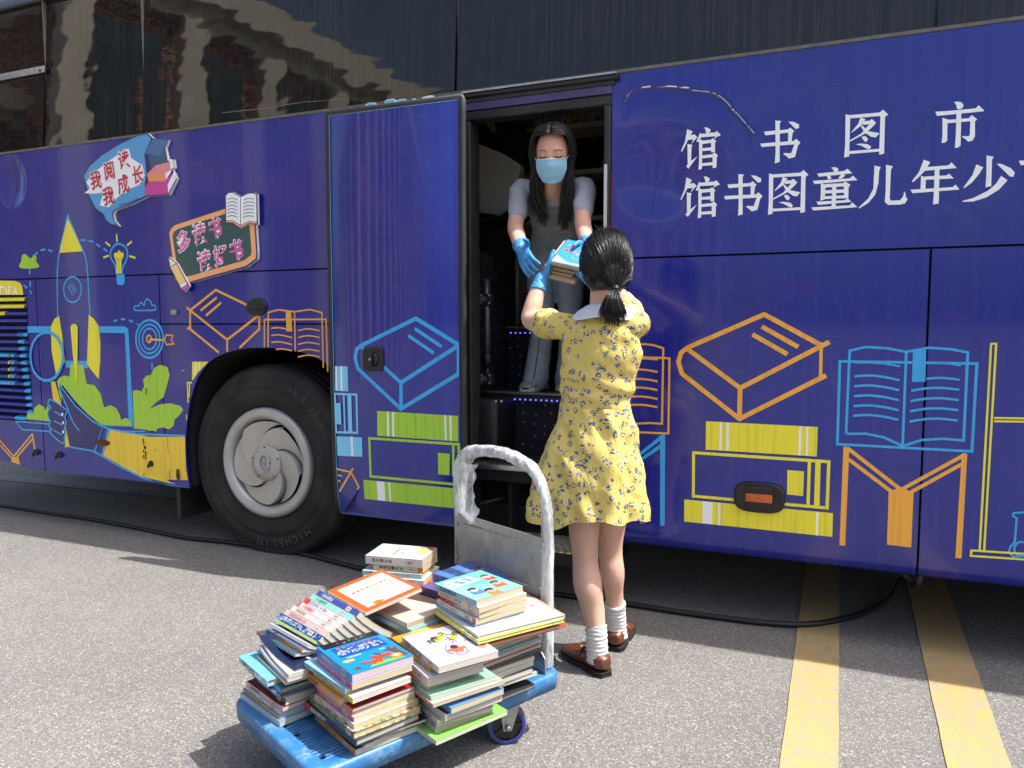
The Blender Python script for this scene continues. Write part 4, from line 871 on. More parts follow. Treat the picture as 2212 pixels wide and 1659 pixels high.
d = DoorDecal(c4, y=DY-.002); d.poly('g', [(490,700),(1001,732),(1001,893),(490,857)])
for p in ([(552,704),(563,705),(565,862),(554,861)], [(584,706),(595,707),(597,864),(586,863)], [(914,727),(925,728),(928,888),(918,887)], [(946,729),(958,730),(960,890),(950,889)]): d.poly('w', p)
d.line('g', 16, [(440,873),(1005,912),(1005,1168),(445,1115)], True); d.line('g', 17, [(970,912),(968,1112)]); d.poly('g', [(872,965),(947,972),(945,1108),(874,1102)]); d.done('book_stack_drawing', door)
d = DoorDecal(c4, y=DY+.006); d.poly('g', [(403,1135),(1012,1192),(1014,1322),(406,1258)])
for p in ([(486,1143),(535,1148),(537,1272),(488,1266)], [(562,1150),(572,1151),(575,1276),(565,1275)], [(1004,1190),(1012,1191),(1014,1322),(1006,1321)]): d.poly('w', p)
d.done('book_stack_drawing', door)
d = DoorDecal(c4, y=DY); d.poly('l', [(226,418),(307,420),(311,577),(228,572)]); d.poly('w', [(231,418),(239,418),(241,572),(233,572)]); d.poly('w', [(260,418),(271,419),(274,574),(263,573)])
d.line('l', 13, [(226,592),(362,597),(366,838),(232,835)], True); d.line('l', 12, [(282,595),(288,835)]); d.poly('l', [(305,597),(330,598),(335,838),(310,836)]); d.poly('l', [(228,650),(262,650),(266,785),(235,783)]); d.poly('l', [(234,860),(395,868),(397,990),(240,983)]); d.poly('w', [(324,862),(336,863),(340,987),(328,986)]); d.done('book_stack_drawing', door)
d = DoorDecal(c4, y=DY+.01); d.line('o', 13, [(240,1065),(330,1085),(376,1180),(268,1350)]); d.line('o', 13, [(330,1085),(252,1210)]); d.line('o', 13, [(345,1060),(325,1092)]); d.line('o', 10, [(245,1104),(275,1110)]); d.line('o', 10, [(245,1140),(262,1143)]); d.done('closed_book_drawing', door)
d = DoorDecal(c3, y=DY-.004, off=.0005)
for p in ([(350,492),(400,495),(440,520),(480,542),(530,530)], [(560,488),(620,455),(690,470),(720,505),(780,510),(815,545),(827,650)], [(610,510),(650,505),(680,530),(682,560),(750,555),(780,585)], [(570,665),(690,658),(700,700),(750,712)], [(585,880),(700,872)], [(585,910),(700,902)], [(270,840),(240,780),(245,740),(280,640),(300,560)], [(300,835),(295,1080),(320,1140),(380,1160),(470,1130),(500,1155),(740,1150)], [(800,870),(815,950),(817,1040)], [(325,765),(370,740),(420,745),(450,780)], [(585,1000),(680,990),(680,1015),(585,1020)]): d.line('e', 2.6, p, sm=3)
d.done('ghost_outline', door)
# door arms tying the panel to the body
mb = MB()
for z in (.9, 1.9): mb.box((dr-.20, DY+.05, z), (dr-.17, .02, z+.03), M_BLK)
part(mb, 'door_arm', door)

# ------------------------------------------------------------------ power cable on the ground
M_CAB = mat('black_cable', rgb(22, 22, 23), .5, bump=.2, bscale=120)
cp = [(-120,1075), (0,1091), (100,1107), (210,1124), (310,1143), (400,1161), (500,1172), (640,1193), (760,1223), (900,1256), (1060,1275), (1190,1282), (1300,1298), (1360,1305), (1450,1319), (1550,1333), (1650,1345), (1730,1349), (1800,1341), (1870,1321), (1920,1290), (1958,1256)]
pts = [atz(x, y, .0145) for x, y in cp]; e = atz(1958, 1256, .03); pts[-1] = Vector((pts[-1].x-.02, pts[-1].y-.05, .05)); tail = aty(1985, 1232, .04)
pts.append(Vector((tail.x, .06, .25))); pts.append(Vector((tail.x+.02, .18, .36)))
mb = MB(); mb.tube(smooth_pts(pts, 6), .0125, M_CAB, 8); tag(mb.build('power_cable'), 'black power cable snaking over the asphalt under the bus', 'cable')

# ------------------------------------------------------------------ brick building across the yard (seen mirrored in the bus windows)
def brick():
    m = mat('red_brick', rgb(128, 62, 48), .85); t = NT(m)
    b = t.add('ShaderNodeTexBrick'); b.inputs['Color1'].default_value = rgb(112, 46, 36); b.inputs['Color2'].default_value = rgb(132, 62, 48); b.inputs['Mortar'].default_value = rgb(190, 176, 158)
    b.inputs['Scale'].default_value = 1; b.inputs['Brick Width'].default_value = .5; b.inputs['Row Height'].default_value = .16; b.inputs['Mortar Size'].default_value = .014
    t.lk(t.tc(which='UV'), b.inputs['Vector']); t.base(b.outputs[0]); return m
M_BRICK = brick(); M_STONE = mat('pale_stone', rgb(196, 188, 170), .75, noisy=.12, nscale=2)
M_WIN = mat('dark_window', rgb(34, 46, 46), .08, spec=.8)
def uvwall(mb_o):
    me = mb_o.data; uv = me.uv_layers.new(name='UVMap')
    for p in me.polygons:
        n = p.normal
        for li in p.loop_indices:
            c = me.vertices[me.loops[li].vertex_index].co
            uv.data[li].uv = (c.x, c.z) if abs(n.y) > abs(n.x) else (c.y, c.z)
def building(name, loc, rz, L, D, H, bays, label, ct=.9, pw=.25, ww=.45):
    root = empty(name, loc, rz); tag(root, label, 'building')
    mb = MB(); mb.box((0, 0, 0), (L, D, H), M_BRICK); w = mb.build('wall', root); uvwall(w)
    mb = MB(); mb.box((-.5, -.5, H-ct*.6), (L+.5, D+.5, H+.1), M_STONE); mb.box((-.25, -.25, H-ct), (L+.25, D+.25, H-ct*.6), M_STONE); mb.build('cornice', root)
    step_ = L/bays
    for i in range(bays+1):
        mb = MB(); x = i*step_; mb.box((x-pw, -.38, 0), (x+pw, -.0, H-ct), M_STONE); mb.build('pilaster', root)
    for i in range(bays):
        for z0, z1 in ((1.0, H*.42), (H*.52, H-ct-.4)):
            x = (i+.5)*step_; mb = MB(); mb.box((x-ww, -.10, z0), (x+ww, .0, z1), M_WIN); wf = mb.build('window', root); mb = MB(); mb.box((x-ww+.08, -.13, z0+.12), (x+ww-.08, -.1, z1-.12), M_WIN); mb.build('pane', wf)
    return root

# facades placed from what the bus windows mirror
building('brick_building', (-6.1, -36.0, 0), rad(102), 30.5, 10, 9.0, 17, 'long red brick building with pale stone pilasters, mirrored in the bus windows')
building('brick_building', (-15.0, -6.2, 0), rad(180), 9, 6, 6.4, 3, 'low red brick wing nearest the bus tail, mirrored in the rear window', ct=.5, pw=.18)

# ------------------------------------------------------------------ platform trolley
TR_YAW = rad(-25.3); TRO = Vector((-1.217, -.847, 0))
trolley = empty('platform_trolley', TRO, TR_YAW)
tag(trolley, 'blue flatbed hand trolley loaded with books, its handle wrapped in clear plastic', 'trolley')
DW, DL, DZ = .505, .83, .20
def deck_mat():
    m = mat('blue_trolley_plastic', rgb(44, 112, 166), .5); t = NT(m); v = t.tc()
    sc = t.noise(v, 16, 6, .72); f2 = t.noise(t.tc((1, 1, 1)), 70, 3, .6)
    w = t.math('MULTIPLY', t.gray(sc, .47, .60), t.gray(f2, .34, .6))
    c = t.mix(t.math('MULTIPLY', w, .45), rgb(44, 108, 160), rgb(150, 172, 182)); c = t.mix(t.math('MULTIPLY', t.gray(t.noise(v, 4, 4), .4, .7), .35), c, rgb(40, 92, 136)); t.base(c)
    t.rough(t.math('ADD', t.math('MULTIPLY', sc, .3), .3)); return m
M_DECK = deck_mat()
def rib_mat():
    m = mat('ribbed_trolley_top', rgb(26, 88, 142), .6); t = NT(m); v = t.tc()
    wv = t.add('ShaderNodeTexWave', wave_type='BANDS', bands_direction='X'); wv.inputs['Scale'].default_value = 22; wv.inputs['Distortion'].default_value = .4; t.lk(v, wv.inputs[0])
    sc = t.noise(v, 9, 6, .75); k = t.math('MULTIPLY', t.gray(wv.outputs['Fac'], .62, .9), t.gray(sc, .4, .62))
    t.base(t.mix(t.math('MULTIPLY', k, .8), t.mix(sc, rgb(20, 76, 130), rgb(34, 104, 160)), rgb(150, 166, 168))); t.bump(wv.outputs['Fac'], .5, .003); return m
M_RIB = rib_mat()
def rrect(x0, y0, x1, y1, r, z, n=6):
    out = []
    for cx, cy, a0 in ((x1-r, y1-r, 0), (x0+r, y1-r, 90), (x0+r, y0+r, 180), (x1-r, y0+r, 270)):
        for i in range(n+1):
            a = rad(a0+90*i/n); out.append((cx+r*math.cos(a), cy+r*math.sin(a), z))
    return out
mb = MB()
def dk(ins, z, r): return rrect(ins, -DL+ins, DW-ins, -ins, r, z)
mb.rings([dk(.012, DZ-.052, .035), dk(.002, DZ-.050, .04), dk(.0, DZ-.010, .04), dk(.003, DZ-.003, .04), dk(.010, DZ, .036), dk(.040, DZ, .03), dk(.044, DZ-.004, .03)], M_DECK, True, (True, False))
deck = mb.build('deck', trolley)
mb = MB(); holes = []
for cx, cy in ((.085, -.775), (.075, -.725), (.115, -.79), (.24, -.785), (.30, -.775), (.05, -.30), (.44, -.775)):
    holes.append([(cx+.010*math.cos(k*.6283), cy+.010*math.sin(k*.6283), DZ-.004) for k in range(10)])
mb.prism(dk(.044, DZ-.004, .03), (0, 0, -.006), M_RIB, holes); mb.build('deck_mat', trolley)
M_CT = mat('grey_caster_tread', rgb(92, 90, 92), .7, noisy=.25, nscale=40); M_CB = mat('blue_caster_rim', rgb(44, 48, 150), .5); M_ZINC = mat('zinc_plate', rgb(168, 168, 164), .4, .8, noisy=.2, nscale=30)
def caster(x, y, ang, lab=None):
    r = .060; c = empty('caster', (x, y, r), ang); c.parent = trolley
    mb = MB(); mb.lathe([(r-.014, -.017), (r-.004, -.017), (r, -.012), (r, .012), (r-.004, .017), (r-.014, .017)], M_CT, (0, 0, 0), 'y', 32); mb.lathe([(r-.013, -.0172), (r-.009, -.0182), (r-.005, -.0172)], M_CB, (0, 0, 0), 'y', 32); mb.lathe([(r-.013, .0172), (r-.009, .0182), (r-.005, .0172)], M_CB, (0, 0, 0), 'y', 32)
    mb.lathe([(.0, -.010), (r-.013, -.010)], M_BLK, (0, 0, 0), 'y', 24); mb.lathe([(.0, .010), (r-.013, .010)], M_BLK, (0, 0, 0), 'y', 24)
    for k in range(5): mb.box((.008, -.014, -.005), (r-.012, .014, .005), M_BLK, Matrix.Rotation(k*1.2566, 4, 'Y'))
    mb.build('wheel', c)
    mb = MB()
    for sy in (-.026, .022): mb.prism([(-.012, sy, -.012), (.012, sy, -.012), (.040, sy, .075), (-.028, sy, .075)], (0, .004, 0), M_ZINC)
    mb.box((-.035, -.036, .075), (.045, .036, .085), M_ZINC); mb.tube([(0, -.032, 0), (0, .032, 0)], .006, M_ALU, 8); mb.tube([(0, -.036, 0), (0, -.028, 0)], .0095, M_ALU, 6); mb.build('fork', c)
caster(DW-.075, -.165, rad(58)); caster(.075, -.165, rad(20)); caster(DW-.075, -DL+.13, rad(40)); caster(.075, -DL+.13, rad(10))
# handle: U of tube, torn clear plastic wrap, sheet-metal plate
HX0, HX1, HY, HT = .028, DW-.042, -.028, .846
path = [(HX0, HY, DZ-.01), (HX0, HY, .45), (HX0, HY, .68), (HX0+.012, HY, .765), (HX0+.05, HY, .818), (HX0+.11, HY, HT-.008), (DW/2, HY, HT), (HX1-.13, HY, HT-.012), (HX1-.055, HY, .806), (HX1-.012, HY, .74), (HX1, HY, .66), (HX1, HY, .45), (HX1, HY, DZ-.01)]
hp = smooth_pts(path, 8)
mb = MB(); mb.tube(hp, .0135, M_ALU, 12); mb.build('handle_tube', trolley)
def plastic():
    m = mat('clear_plastic_wrap', rgb(226, 230, 232), .22, spec=.6); t = NT(m); v = t.tc()
    n1 = t.noise(v, 38, 5, .7, 1.2); n2 = t.noise(t.tc((1, 1, .35)), 80, 4, .65, .8)
    t.b.inputs['Alpha'].default_value = .8; n3 = t.noise(t.tc((1, 1, .22)), 55, 4, .6, .5); t.lk(t.ramp(n3, [(.36, (.30, .30, .30, 1)), (.62, (.80, .80, .80, 1))]), t.b.inputs['Alpha'])
    t.base(t.mix(n2, rgb(212, 217, 220), rgb(228, 231, 233))); t.rough(t.math('ADD', t.math('MULTIPLY', n1, .16), .08))
    b = t.bump(n3, .8, .010); t.bump(n2, .4, .004, b); return m
M_PLAS = plastic()
def wrapped(pts, r0, seed, name, seg=22, taper=None):
    mb = MB(); n = len(pts); R = []; up = Vector((0, 1, 0))
    for i, p in enumerate(pts):
        p = Vector(p); t = (Vector(pts[min(i+1, n-1)])-Vector(pts[max(i-1, 0)])).normalized(); u = up; w = t.cross(u).normalized(); ring = []
        for k in range(seg):
            a = 2*math.pi*k/seg; d = u*math.cos(a)+w*math.sin(a)
            al = i*.035; q = Vector((d.x*1.5+seed, d.y*1.5+al*9, d.z*1.5+al*5)); f = noise.noise(q)+.55*noise.noise(Vector((d.x*4, d.y*4+al*8, d.z*4+seed)))+.25*noise.noise(Vector((d.x*7, d.y*7+al*22, d.z*7)))
            r = (taper(i/(n-1)) if taper else r0)*(1+.12*f); ring.append(p+d*max(.0155, r))
        R.append(ring)
    mb.rings(R, M_PLAS, True, (False, False)); return mb.build(name, trolley)
dense = smooth_pts(path[1:], 16); dense = [p for p in dense]
left = [p for p in dense if p.x < DW/2 and p.z > .585]; right = [p for p in dense if p.x >= DW/2 and p.z > .2]
wrapped(left+right[:1], .022, 3.1, 'plastic_wrap', taper=lambda t: .0195+.009*max(0, math.sin(min(1, t*1.3)*math.pi))); wrapped(right, .022, 8.4, 'plastic_wrap', taper=lambda t: .0190+.002*math.sin(t*9))
# hanging rag of torn wrap
mb = MB(); rag = []; nx, nz = 8, 16
for j in range(nz+1):
    t = j/nz; row = []; wdt = .040*(1-.25*t)*(1 if t < .75 else (1.0-(t-.75)*2.2))
    for i in range(nx+1):
        s_ = i/nx-.5; base = Vector((HX0+.105, HY-.040, .80-.20*t)); q = Vector((s_*5, t*6, 2.2))
        row.append(base+Vector((s_*wdt*2+.022*t*t-.01*t, -.018*noise.noise(q)-.012*math.cos(s_*9+t*5), .010*noise.noise(q*1.7+Vector((3, 0, 0))))))
    rag.append(row)
mb.rings(rag, M_PLAS, False); mb.build('plastic_wrap', trolley)
def plate_mat():
    m = mat('scuffed_sheet_metal', rgb(150, 152, 154), .42, .65); t = NT(m); v = t.tc()
    a = t.noise(t.tc((1, 1, .5)), 26, 6, .72); b = t.noise(v, 120, 3, .6)
    c = t.ramp(a, [(.3, rgb(132, 135, 140)), (.52, rgb(154, 156, 158)), (.72, rgb(168, 165, 158))]); t.base(t.mix(.3, c, t.ramp(b, [(.3, rgb(90, 90, 92)), (.7, rgb(190, 190, 188))]), 'SOFT_LIGHT')); t.rough(t.math('ADD', t.math('MULTIPLY', a, .35), .25)); t.bump(a, .12, .004); return m
M_PLATE = plate_mat()
PZ0, PZ1 = .425, .612
mb = MB(); mb.box((HX0+.004, HY-.017, PZ0), (HX1-.004, HY-.013, PZ1), M_PLATE); 
for a, b in (((HX0+.05, PZ1-.03), (HX1-.09, PZ1-.03)), ((HX0+.05, PZ0+.022), (HX1-.07, PZ0+.022))): mb.tube([(a[0], HY-.0172, a[1]), (b[0], HY-.0172, b[1])], .003, M_PLATE, 6)
for x in (HX0, HX1): mb.rings([[(x+.0195*math.cos(k*.39), HY+.0195*math.sin(k*.39), z) for k in range(17)] for z in (PZ0+.003, PZ1-.012)], M_PLATE, False)
pl = mb.build('handle_plate', trolley)
mb = MB()
for x in (HX0+.006, HX1-.006):
    for z in (PZ0+.03, PZ1-.04): mb.lathe([(.0062, 0), (.0062, -.002), (.003, -.003), (.003, -.001), (0, -.001)], M_ALU, (x, HY-.0195, z), 'y', 14)
mb.build('screw', pl)
mb = MB()
for x in (HX0, HX1):
    mb = MB(); mb.prism([(x-.03, HY-.035, DZ), (x+.03, HY-.035, DZ), (x+.026, HY-.035, DZ+.05), (x+.012, HY-.035, DZ+.065), (x-.02, HY-.035, DZ+.065)], (0, .004, 0), M_ZINC); mb.build('post_bracket', trolley)

# ------------------------------------------------------------------ books
def pages_mat(name, r, g_, b):
    m = mat(name, rgb(r, g_, b), .85); t = NT(m); n = t.noise(t.tc((14, 14, 900)), 1.0, 2, .5)
    t.base(t.ramp(n, [(.3, tuple(x*.74 for x in rgb(r, g_, b)[:3])+(1,)), (.6, rgb(r, g_, b))])); return m
PG = {'w': pages_mat('white_pages', 182, 177, 165), 'c': pages_mat('cream_pages', 180, 166, 134), 'p': pages_mat('pinkish_pages', 184, 164, 170), 'a': pages_mat('aged_pages', 168, 150, 116), 'g': pages_mat('greyish_pages', 166, 168, 160)}
INK = mat('dark_print', rgb(44, 44, 48), .6); INKW = mat('white_print', rgb(206, 206, 204), .5); INKR = mat('red_print', rgb(196, 40, 44), .6); M_TAG = mat('call_label_paper', rgb(188, 186, 183), .5); M_TAGR = mat('call_label_red', rgb(190, 52, 58), .5)
def cov(r, g_, b):
    k = min(1, 182/max(r, g_, b, 1)); r, g_, b = int(r*k), int(g_*k), int(b*k)
    return mat('cover_%d_%d_%d' % (r, g_, b), rgb(r, g_, b), .32, coat=.25, coat_rough=.15)
def art(name, cols, scale=14, seed=0):
    """mottled printed cover picture"""
    if name in MATS: return MATS[name]
    m = mat(name, rgb(*cols[0]), .32, coat=.25, coat_rough=.15); t = NT(m); f = t.noise(t.tc(loc=(seed, seed*2, 0)), scale, 3, .55, .8)
    n = len(cols); t.base(t.ramp(f, [(.28+.44*i/max(1, n-1), rgb(*c)) for i, c in enumerate(cols)])); return m
brnd = random.Random(11)
class Book:
    """origin: middle of the spine's lower edge; x along the spine, y from spine to fore-edge, z up"""
    def __init__(s, L, D, T, curl=0.0, droop=0.0, flat=False):
        s.L, s.D, s.T = L, D, T; s.a = brnd.uniform(-1, 1)*(.0006 if not flat else .0); s.curl = curl; s.droop = droop; s.ph = brnd.uniform(0, 6)
    def dz(s, x, y):
        u = x/s.L; v = y/s.D; return s.a*math.sin(3*u+s.ph)*2*v + s.curl*max(0, -u+.1)**2*2.2 - s.droop*v*v*max(0, u+.5)
    def gbox(s, mb, x0, x1, y0, y1, z0, z1, m, nx=8, ny=6, bow=0.0):
        X = [x0+(x1-x0)*i/nx for i in range(nx+1)]; Y = [y0+(y1-y0)*j/ny for j in range(ny+1)]
        def P(x, y, z): return (x, y, z+s.dz(x, y))
        for z, fl in ((z0, 0), (z1, 1)):
            v = [P(x, y, z) for y in Y for x in X]; n = nx+1
            f = [(j*n+i, j*n+i+1, (j+1)*n+i+1, (j+1)*n+i) if fl else (j*n+i, (j+1)*n+i, (j+1)*n+i+1, j*n+i+1) for j in range(ny) for i in range(nx)]; mb.add(v, f, m, True)
        for y, fl in ((y0, 1), (y1, 0)):
            v = [P(x, y, z) for z in (z0, z1) for x in X]; n = nx+1; mb.add(v, [((i, i+1, n+i+1, n+i) if fl else (i, n+i, n+i+1, i+1)) for i in range(nx)], m)
        for x, fl in ((x0, 0), (x1, 1)):
            v = [P(x, y, z) for z in (z0, z1) for y in Y]; n = ny+1; mb.add(v, [((i, i+1, n+i+1, n+i) if fl else (i, n+i, n+i+1, i+1)) for i in range(ny)], m)
    def quad(s, mb, x0, x1, y0, y1, m, lift=.0004):
        nx = 5; v = []
        for y in (y0, y1): v += [(x0+(x1-x0)*i/nx, y, s.T+lift+s.dz(x0+(x1-x0)*i/nx, y)) for i in range(nx+1)]
        mb.add(v, [(i, i+1, nx+2+i, nx+1+i) for i in range(nx)], m)
    def poly(s, mb, pts, m, lift=.0006):
        """pts in cover units: u 0..1 along the spine (left to right), v 0 at spine .. 1"""
        q = [((u-.5)*s.L, v*s.D) for u, v in pts]
        mb.add([(x, y, s.T+lift+s.dz(x, y)) for x, y in q], list(tessellate_polygon([[Vector((x, y, 0)) for x, y in q]])), m)
    def ctext(s, mb, txt, u, v, size, m, bold=.0, lift=.0009, rot=0.0):
        """writing on the cover, reading with the spine at its left: one em = size metres"""
        c = Vector(((u-.5)*s.L, v*s.D, 0)); a = rad(rot); ux = Vector((-math.sin(a), math.cos(a), 0))*size; uy = Vector((-math.cos(a), -math.sin(a), 0))*size
        vv, f = gl(txt, bold); mb.add([((lambda p: (p.x, p.y, s.T+lift+s.dz(p.x, p.y)))(c+ux*a_+uy*b_)) for a_, b_ in vv], f, m)
def make_book(parent_m, L, D, T, spine, cover, pages='w', title=None, tcol=None, hard=False, label=None, cat='book', group=None, tagged=True, curl=0, droop=0, deco=None, marks=True, tagpos=.78, band=None, kind='book'):
    """a book standing where parent_m puts it, with cover, pages and call-number label as parts"""
    b = Book(L, D, T, curl, droop, deco is not None); root = empty(kind); root.matrix_world = parent_m; tag(root, label, cat, group)
    ct = .0022 if hard else .0009; ins = .003 if hard else .0006
    mb = MB(); b.gbox(mb, -L/2+ins, L/2-ins, ct, D-ins-brnd.uniform(0, .001), ct, T-ct, PG[pages]); mb.build('pages', root)
    mb = MB(); b.gbox(mb, -L/2, L/2, 0, D, T-ct, T, cover); b.gbox(mb, -L/2, L/2, 0, D, 0, ct, cover); b.gbox(mb, -L/2, L/2, -.0006, ct, 0.0002, T-.0002, spine, 8, 1)
    if band: b.gbox(mb, band[0]*L-L/2, band[1]*L-L/2, -.0010, 0, .0004, T-.0004, band[2], 2, 1)
    if deco: deco(b, mb)
    mb.build('cover', root)
    P = lambda x, z, o=.0009: (x, -o, z+b.dz(x, 0))
    if tagged and T > .006:
        mb = MB(); w = .026; x = -L/2+tagpos*L; h0, h1 = T*.1, T*.9
        mb.add([P(x-w/2, h0), P(x+w/2, h0), P(x+w/2, h1), P(x-w/2, h1)], [(0, 1, 2, 3)], M_TAGR); mb.add([P(x-w/2+.0011, h0+.0009, .0012), P(x+w/2-.0011, h0+.0009, .0012), P(x+w/2-.0011, h1-.0009, .0012), P(x-w/2+.0011, h1-.0009, .0012)], [(0, 1, 2, 3)], M_TAG)
        for k in range(7):
            xx = x-.009+k*.0026; hh = T*(.12+.06*(k % 3)); mb.add([P(xx, T/2-hh, .0015), P(xx+.0013, T/2-hh, .0015), P(xx+.0013, T/2+hh, .0015), P(xx, T/2+hh, .0015)], [(0, 1, 2, 3)], INK)
        mb.build('call_number_label', root)
    if T > .006 and (title or marks):
        mb = MB(); tc = tcol or INK; sz = min(T*.72, .013)
        if title:
            x0 = -L/2+L*.12
            for i, ch in enumerate(title):
                x = x0+i*sz*1.12; c = P(x+sz/2, T/2, .0012); v, f = gl(ch, .012)
                mb.add([(c[0]+bb*sz*-1.0, c[1], c[2]+a_*sz*1.0) for a_, bb in v], f, tc)
        else:
            r2 = random.Random(brnd.random()); x = -L/2+L*.08
            while x < -L/2+L*.56:
                w = r2.uniform(.4, .9)*sz*.7
                if r2.random() < .78:
                    for q_ in range(2): zz = T*(.28+.3*q_+r2.uniform(0, .1)); mb.add([P(x, zz, .0012), P(x+w*.8, zz, .0012), P(x+w*.8, zz+T*.13, .0012), P(x, zz+T*.13, .0012)], [(0, 1, 2, 3)], tc)
                x += w*1.25
        mb.build('spine_title', root)
    return root
TM = Matrix.Translation(TRO) @ Matrix.Rotation(TR_YAW, 4, 'Z')
ORD = ['topmost', 'second', 'third', 'fourth', 'fifth', 'sixth', 'seventh', 'eighth', 'ninth', 'tenth', 'eleventh', 'twelfth', 'thirteenth', 'fourteenth', 'fifteenth', 'sixteenth', 'seventeenth', 'eighteenth', 'nineteenth', 'twentieth', 'twenty-first', 'twenty-second', 'twenty-third', 'twenty-fourth', 'twenty-fifth', 'twenty-sixth', 'twenty-seventh']
def stack(where, group, corner, yaw, zb, zt, books, tilt=0.0, roll=0.0, base_m=None):
    """books listed from the top down; corner = spine corner at the +x end; thicknesses are scaled to fill zb..zt"""
    tot = sum(k['T'] for k in books); sc = (zt-zb)/tot; z = zb; n = len(books)
    for i in range(n-1, -1, -1):
        k = dict(books[i]); T = k.pop('T')*sc; L, D = k.pop('L'), k.pop('D'); dx, dy, r = k.pop('dx', brnd.uniform(-.006, .006)), k.pop('dy', brnd.uniform(-.006, .006)), k.pop('r', brnd.uniform(-3, 3)); look = k.pop('look')
        lab = '%s, %s %s' % (look, ('top of the' if i == 0 else ORD[i]+' down in the'), where)
        m = (base_m or TM) @ Matrix.Translation((corner[0]+dx, corner[1]+dy, z)) @ Matrix.Rotation(rad(yaw+r), 4, 'Z') @ Matrix.Translation((-L/2, 0, 0))
        make_book(m, L, D, T-.0006, label=lab, group=group, **k); z += T
    return z
def B(T, L, D, spine, look, cover=None, **kw):
    s_ = cov(*spine) if isinstance(spine, tuple) else spine; c_ = s_ if cover is None else (cov(*cover) if isinstance(cover, tuple) else cover)
    return dict(T=T, L=L, D=D, spine=s_, cover=c_, look=look, **kw)
WH = (218, 215, 208)
# cover pictures ------------------------------------------------------------
def deco_deer(b, mb):
    blue2 = cov(22, 70, 140); rd_ = cov(206, 70, 34); gr = cov(110, 160, 40); br = cov(92, 60, 40); yl = cov(236, 206, 60)
    b.poly(mb, [(.0, .04), (.16, .04), (.16, .97), (.0, .97)], cov(20, 24, 30), .0004); b.poly(mb, [(.20, .12), (.50, .12), (.50, .9), (.20, .9)], blue2)
    for i, c in enumerate(((200, 50, 50), (230, 190, 50), (70, 160, 90), (210, 90, 160), (60, 160, 210))): b.poly(mb, [(.06+.03*(i % 2)+q*.02, .28+i*.1+p_*.03) for q, p_ in ((0, 0), (1, 0), (1.4, 1), (0, 1))], cov(*c), .0007)
    for i in range(7): b.ctext(mb, '影响孩子一生世'[i], .24, .22+i*.085, .011, cov(240, 150, 50), .01)
    for i, ch in enumerate('小鹿斑比'): b.ctext(mb, ch, .37, .22+i*.185, .033, INKW, .045); b.ctext(mb, ch, .37, .22+i*.185, .033, blue2, .0, .0012)
    b.ctext(mb, '注音美绘本', .55, .30, .0085, INKW, .01); b.ctext(mb, '名著', .58, .74, .0085, INKW, .01); b.poly(mb, [(.60, .10), (.64, .06), (.68, .12), (.67, .24), (.62, .25)], yl)
    b.poly(mb, [(.97, .30), (.88, .42), (.88, .6), (.91, .8), (.97, .9)], gr, .0007); b.poly(mb, [(.90, .86), (.72, .82), (.60, .72), (.62, .80), (.56, .84), (.64, .88), (.60, .95), (.70, .92), (.92, .97)], br)
    b.poly(mb, [(.70, .58), (.62, .56), (.64, .62), (.74, .66)], br); b.poly(mb, [(.76, .48), (.70, .46), (.68, .52), (.72, .58), (.72, .74), (.78, .80), (.84, .79), (.80, .74), (.82, .58), (.90, .57), (.88, .53), (.80, .52)], rd_, .0008); b.poly(mb, [(.84, .30), (.78, .28), (.76, .33), (.81, .37), (.80, .52), (.86, .56), (.92, .54), (.88, .48), (.93, .42), (.90, .39), (.87, .41)], rd_, .0010)
    b.poly(mb, [(.93, .12), (.84, .10), (.88, .16), (.82, .18), (.93, .20)], br); oc = [(.86+.075*math.cos(t_*.524), .80+.10*math.sin(t_*.524)) for t_ in range(12)]; b.poly(mb, oc, cov(232, 140, 40), .0013); b.poly(mb, [(.86+.045*math.cos(t_*.524), .80+.065*math.sin(t_*.524)) for t_ in range(12)], cov(246, 226, 190), .0016)
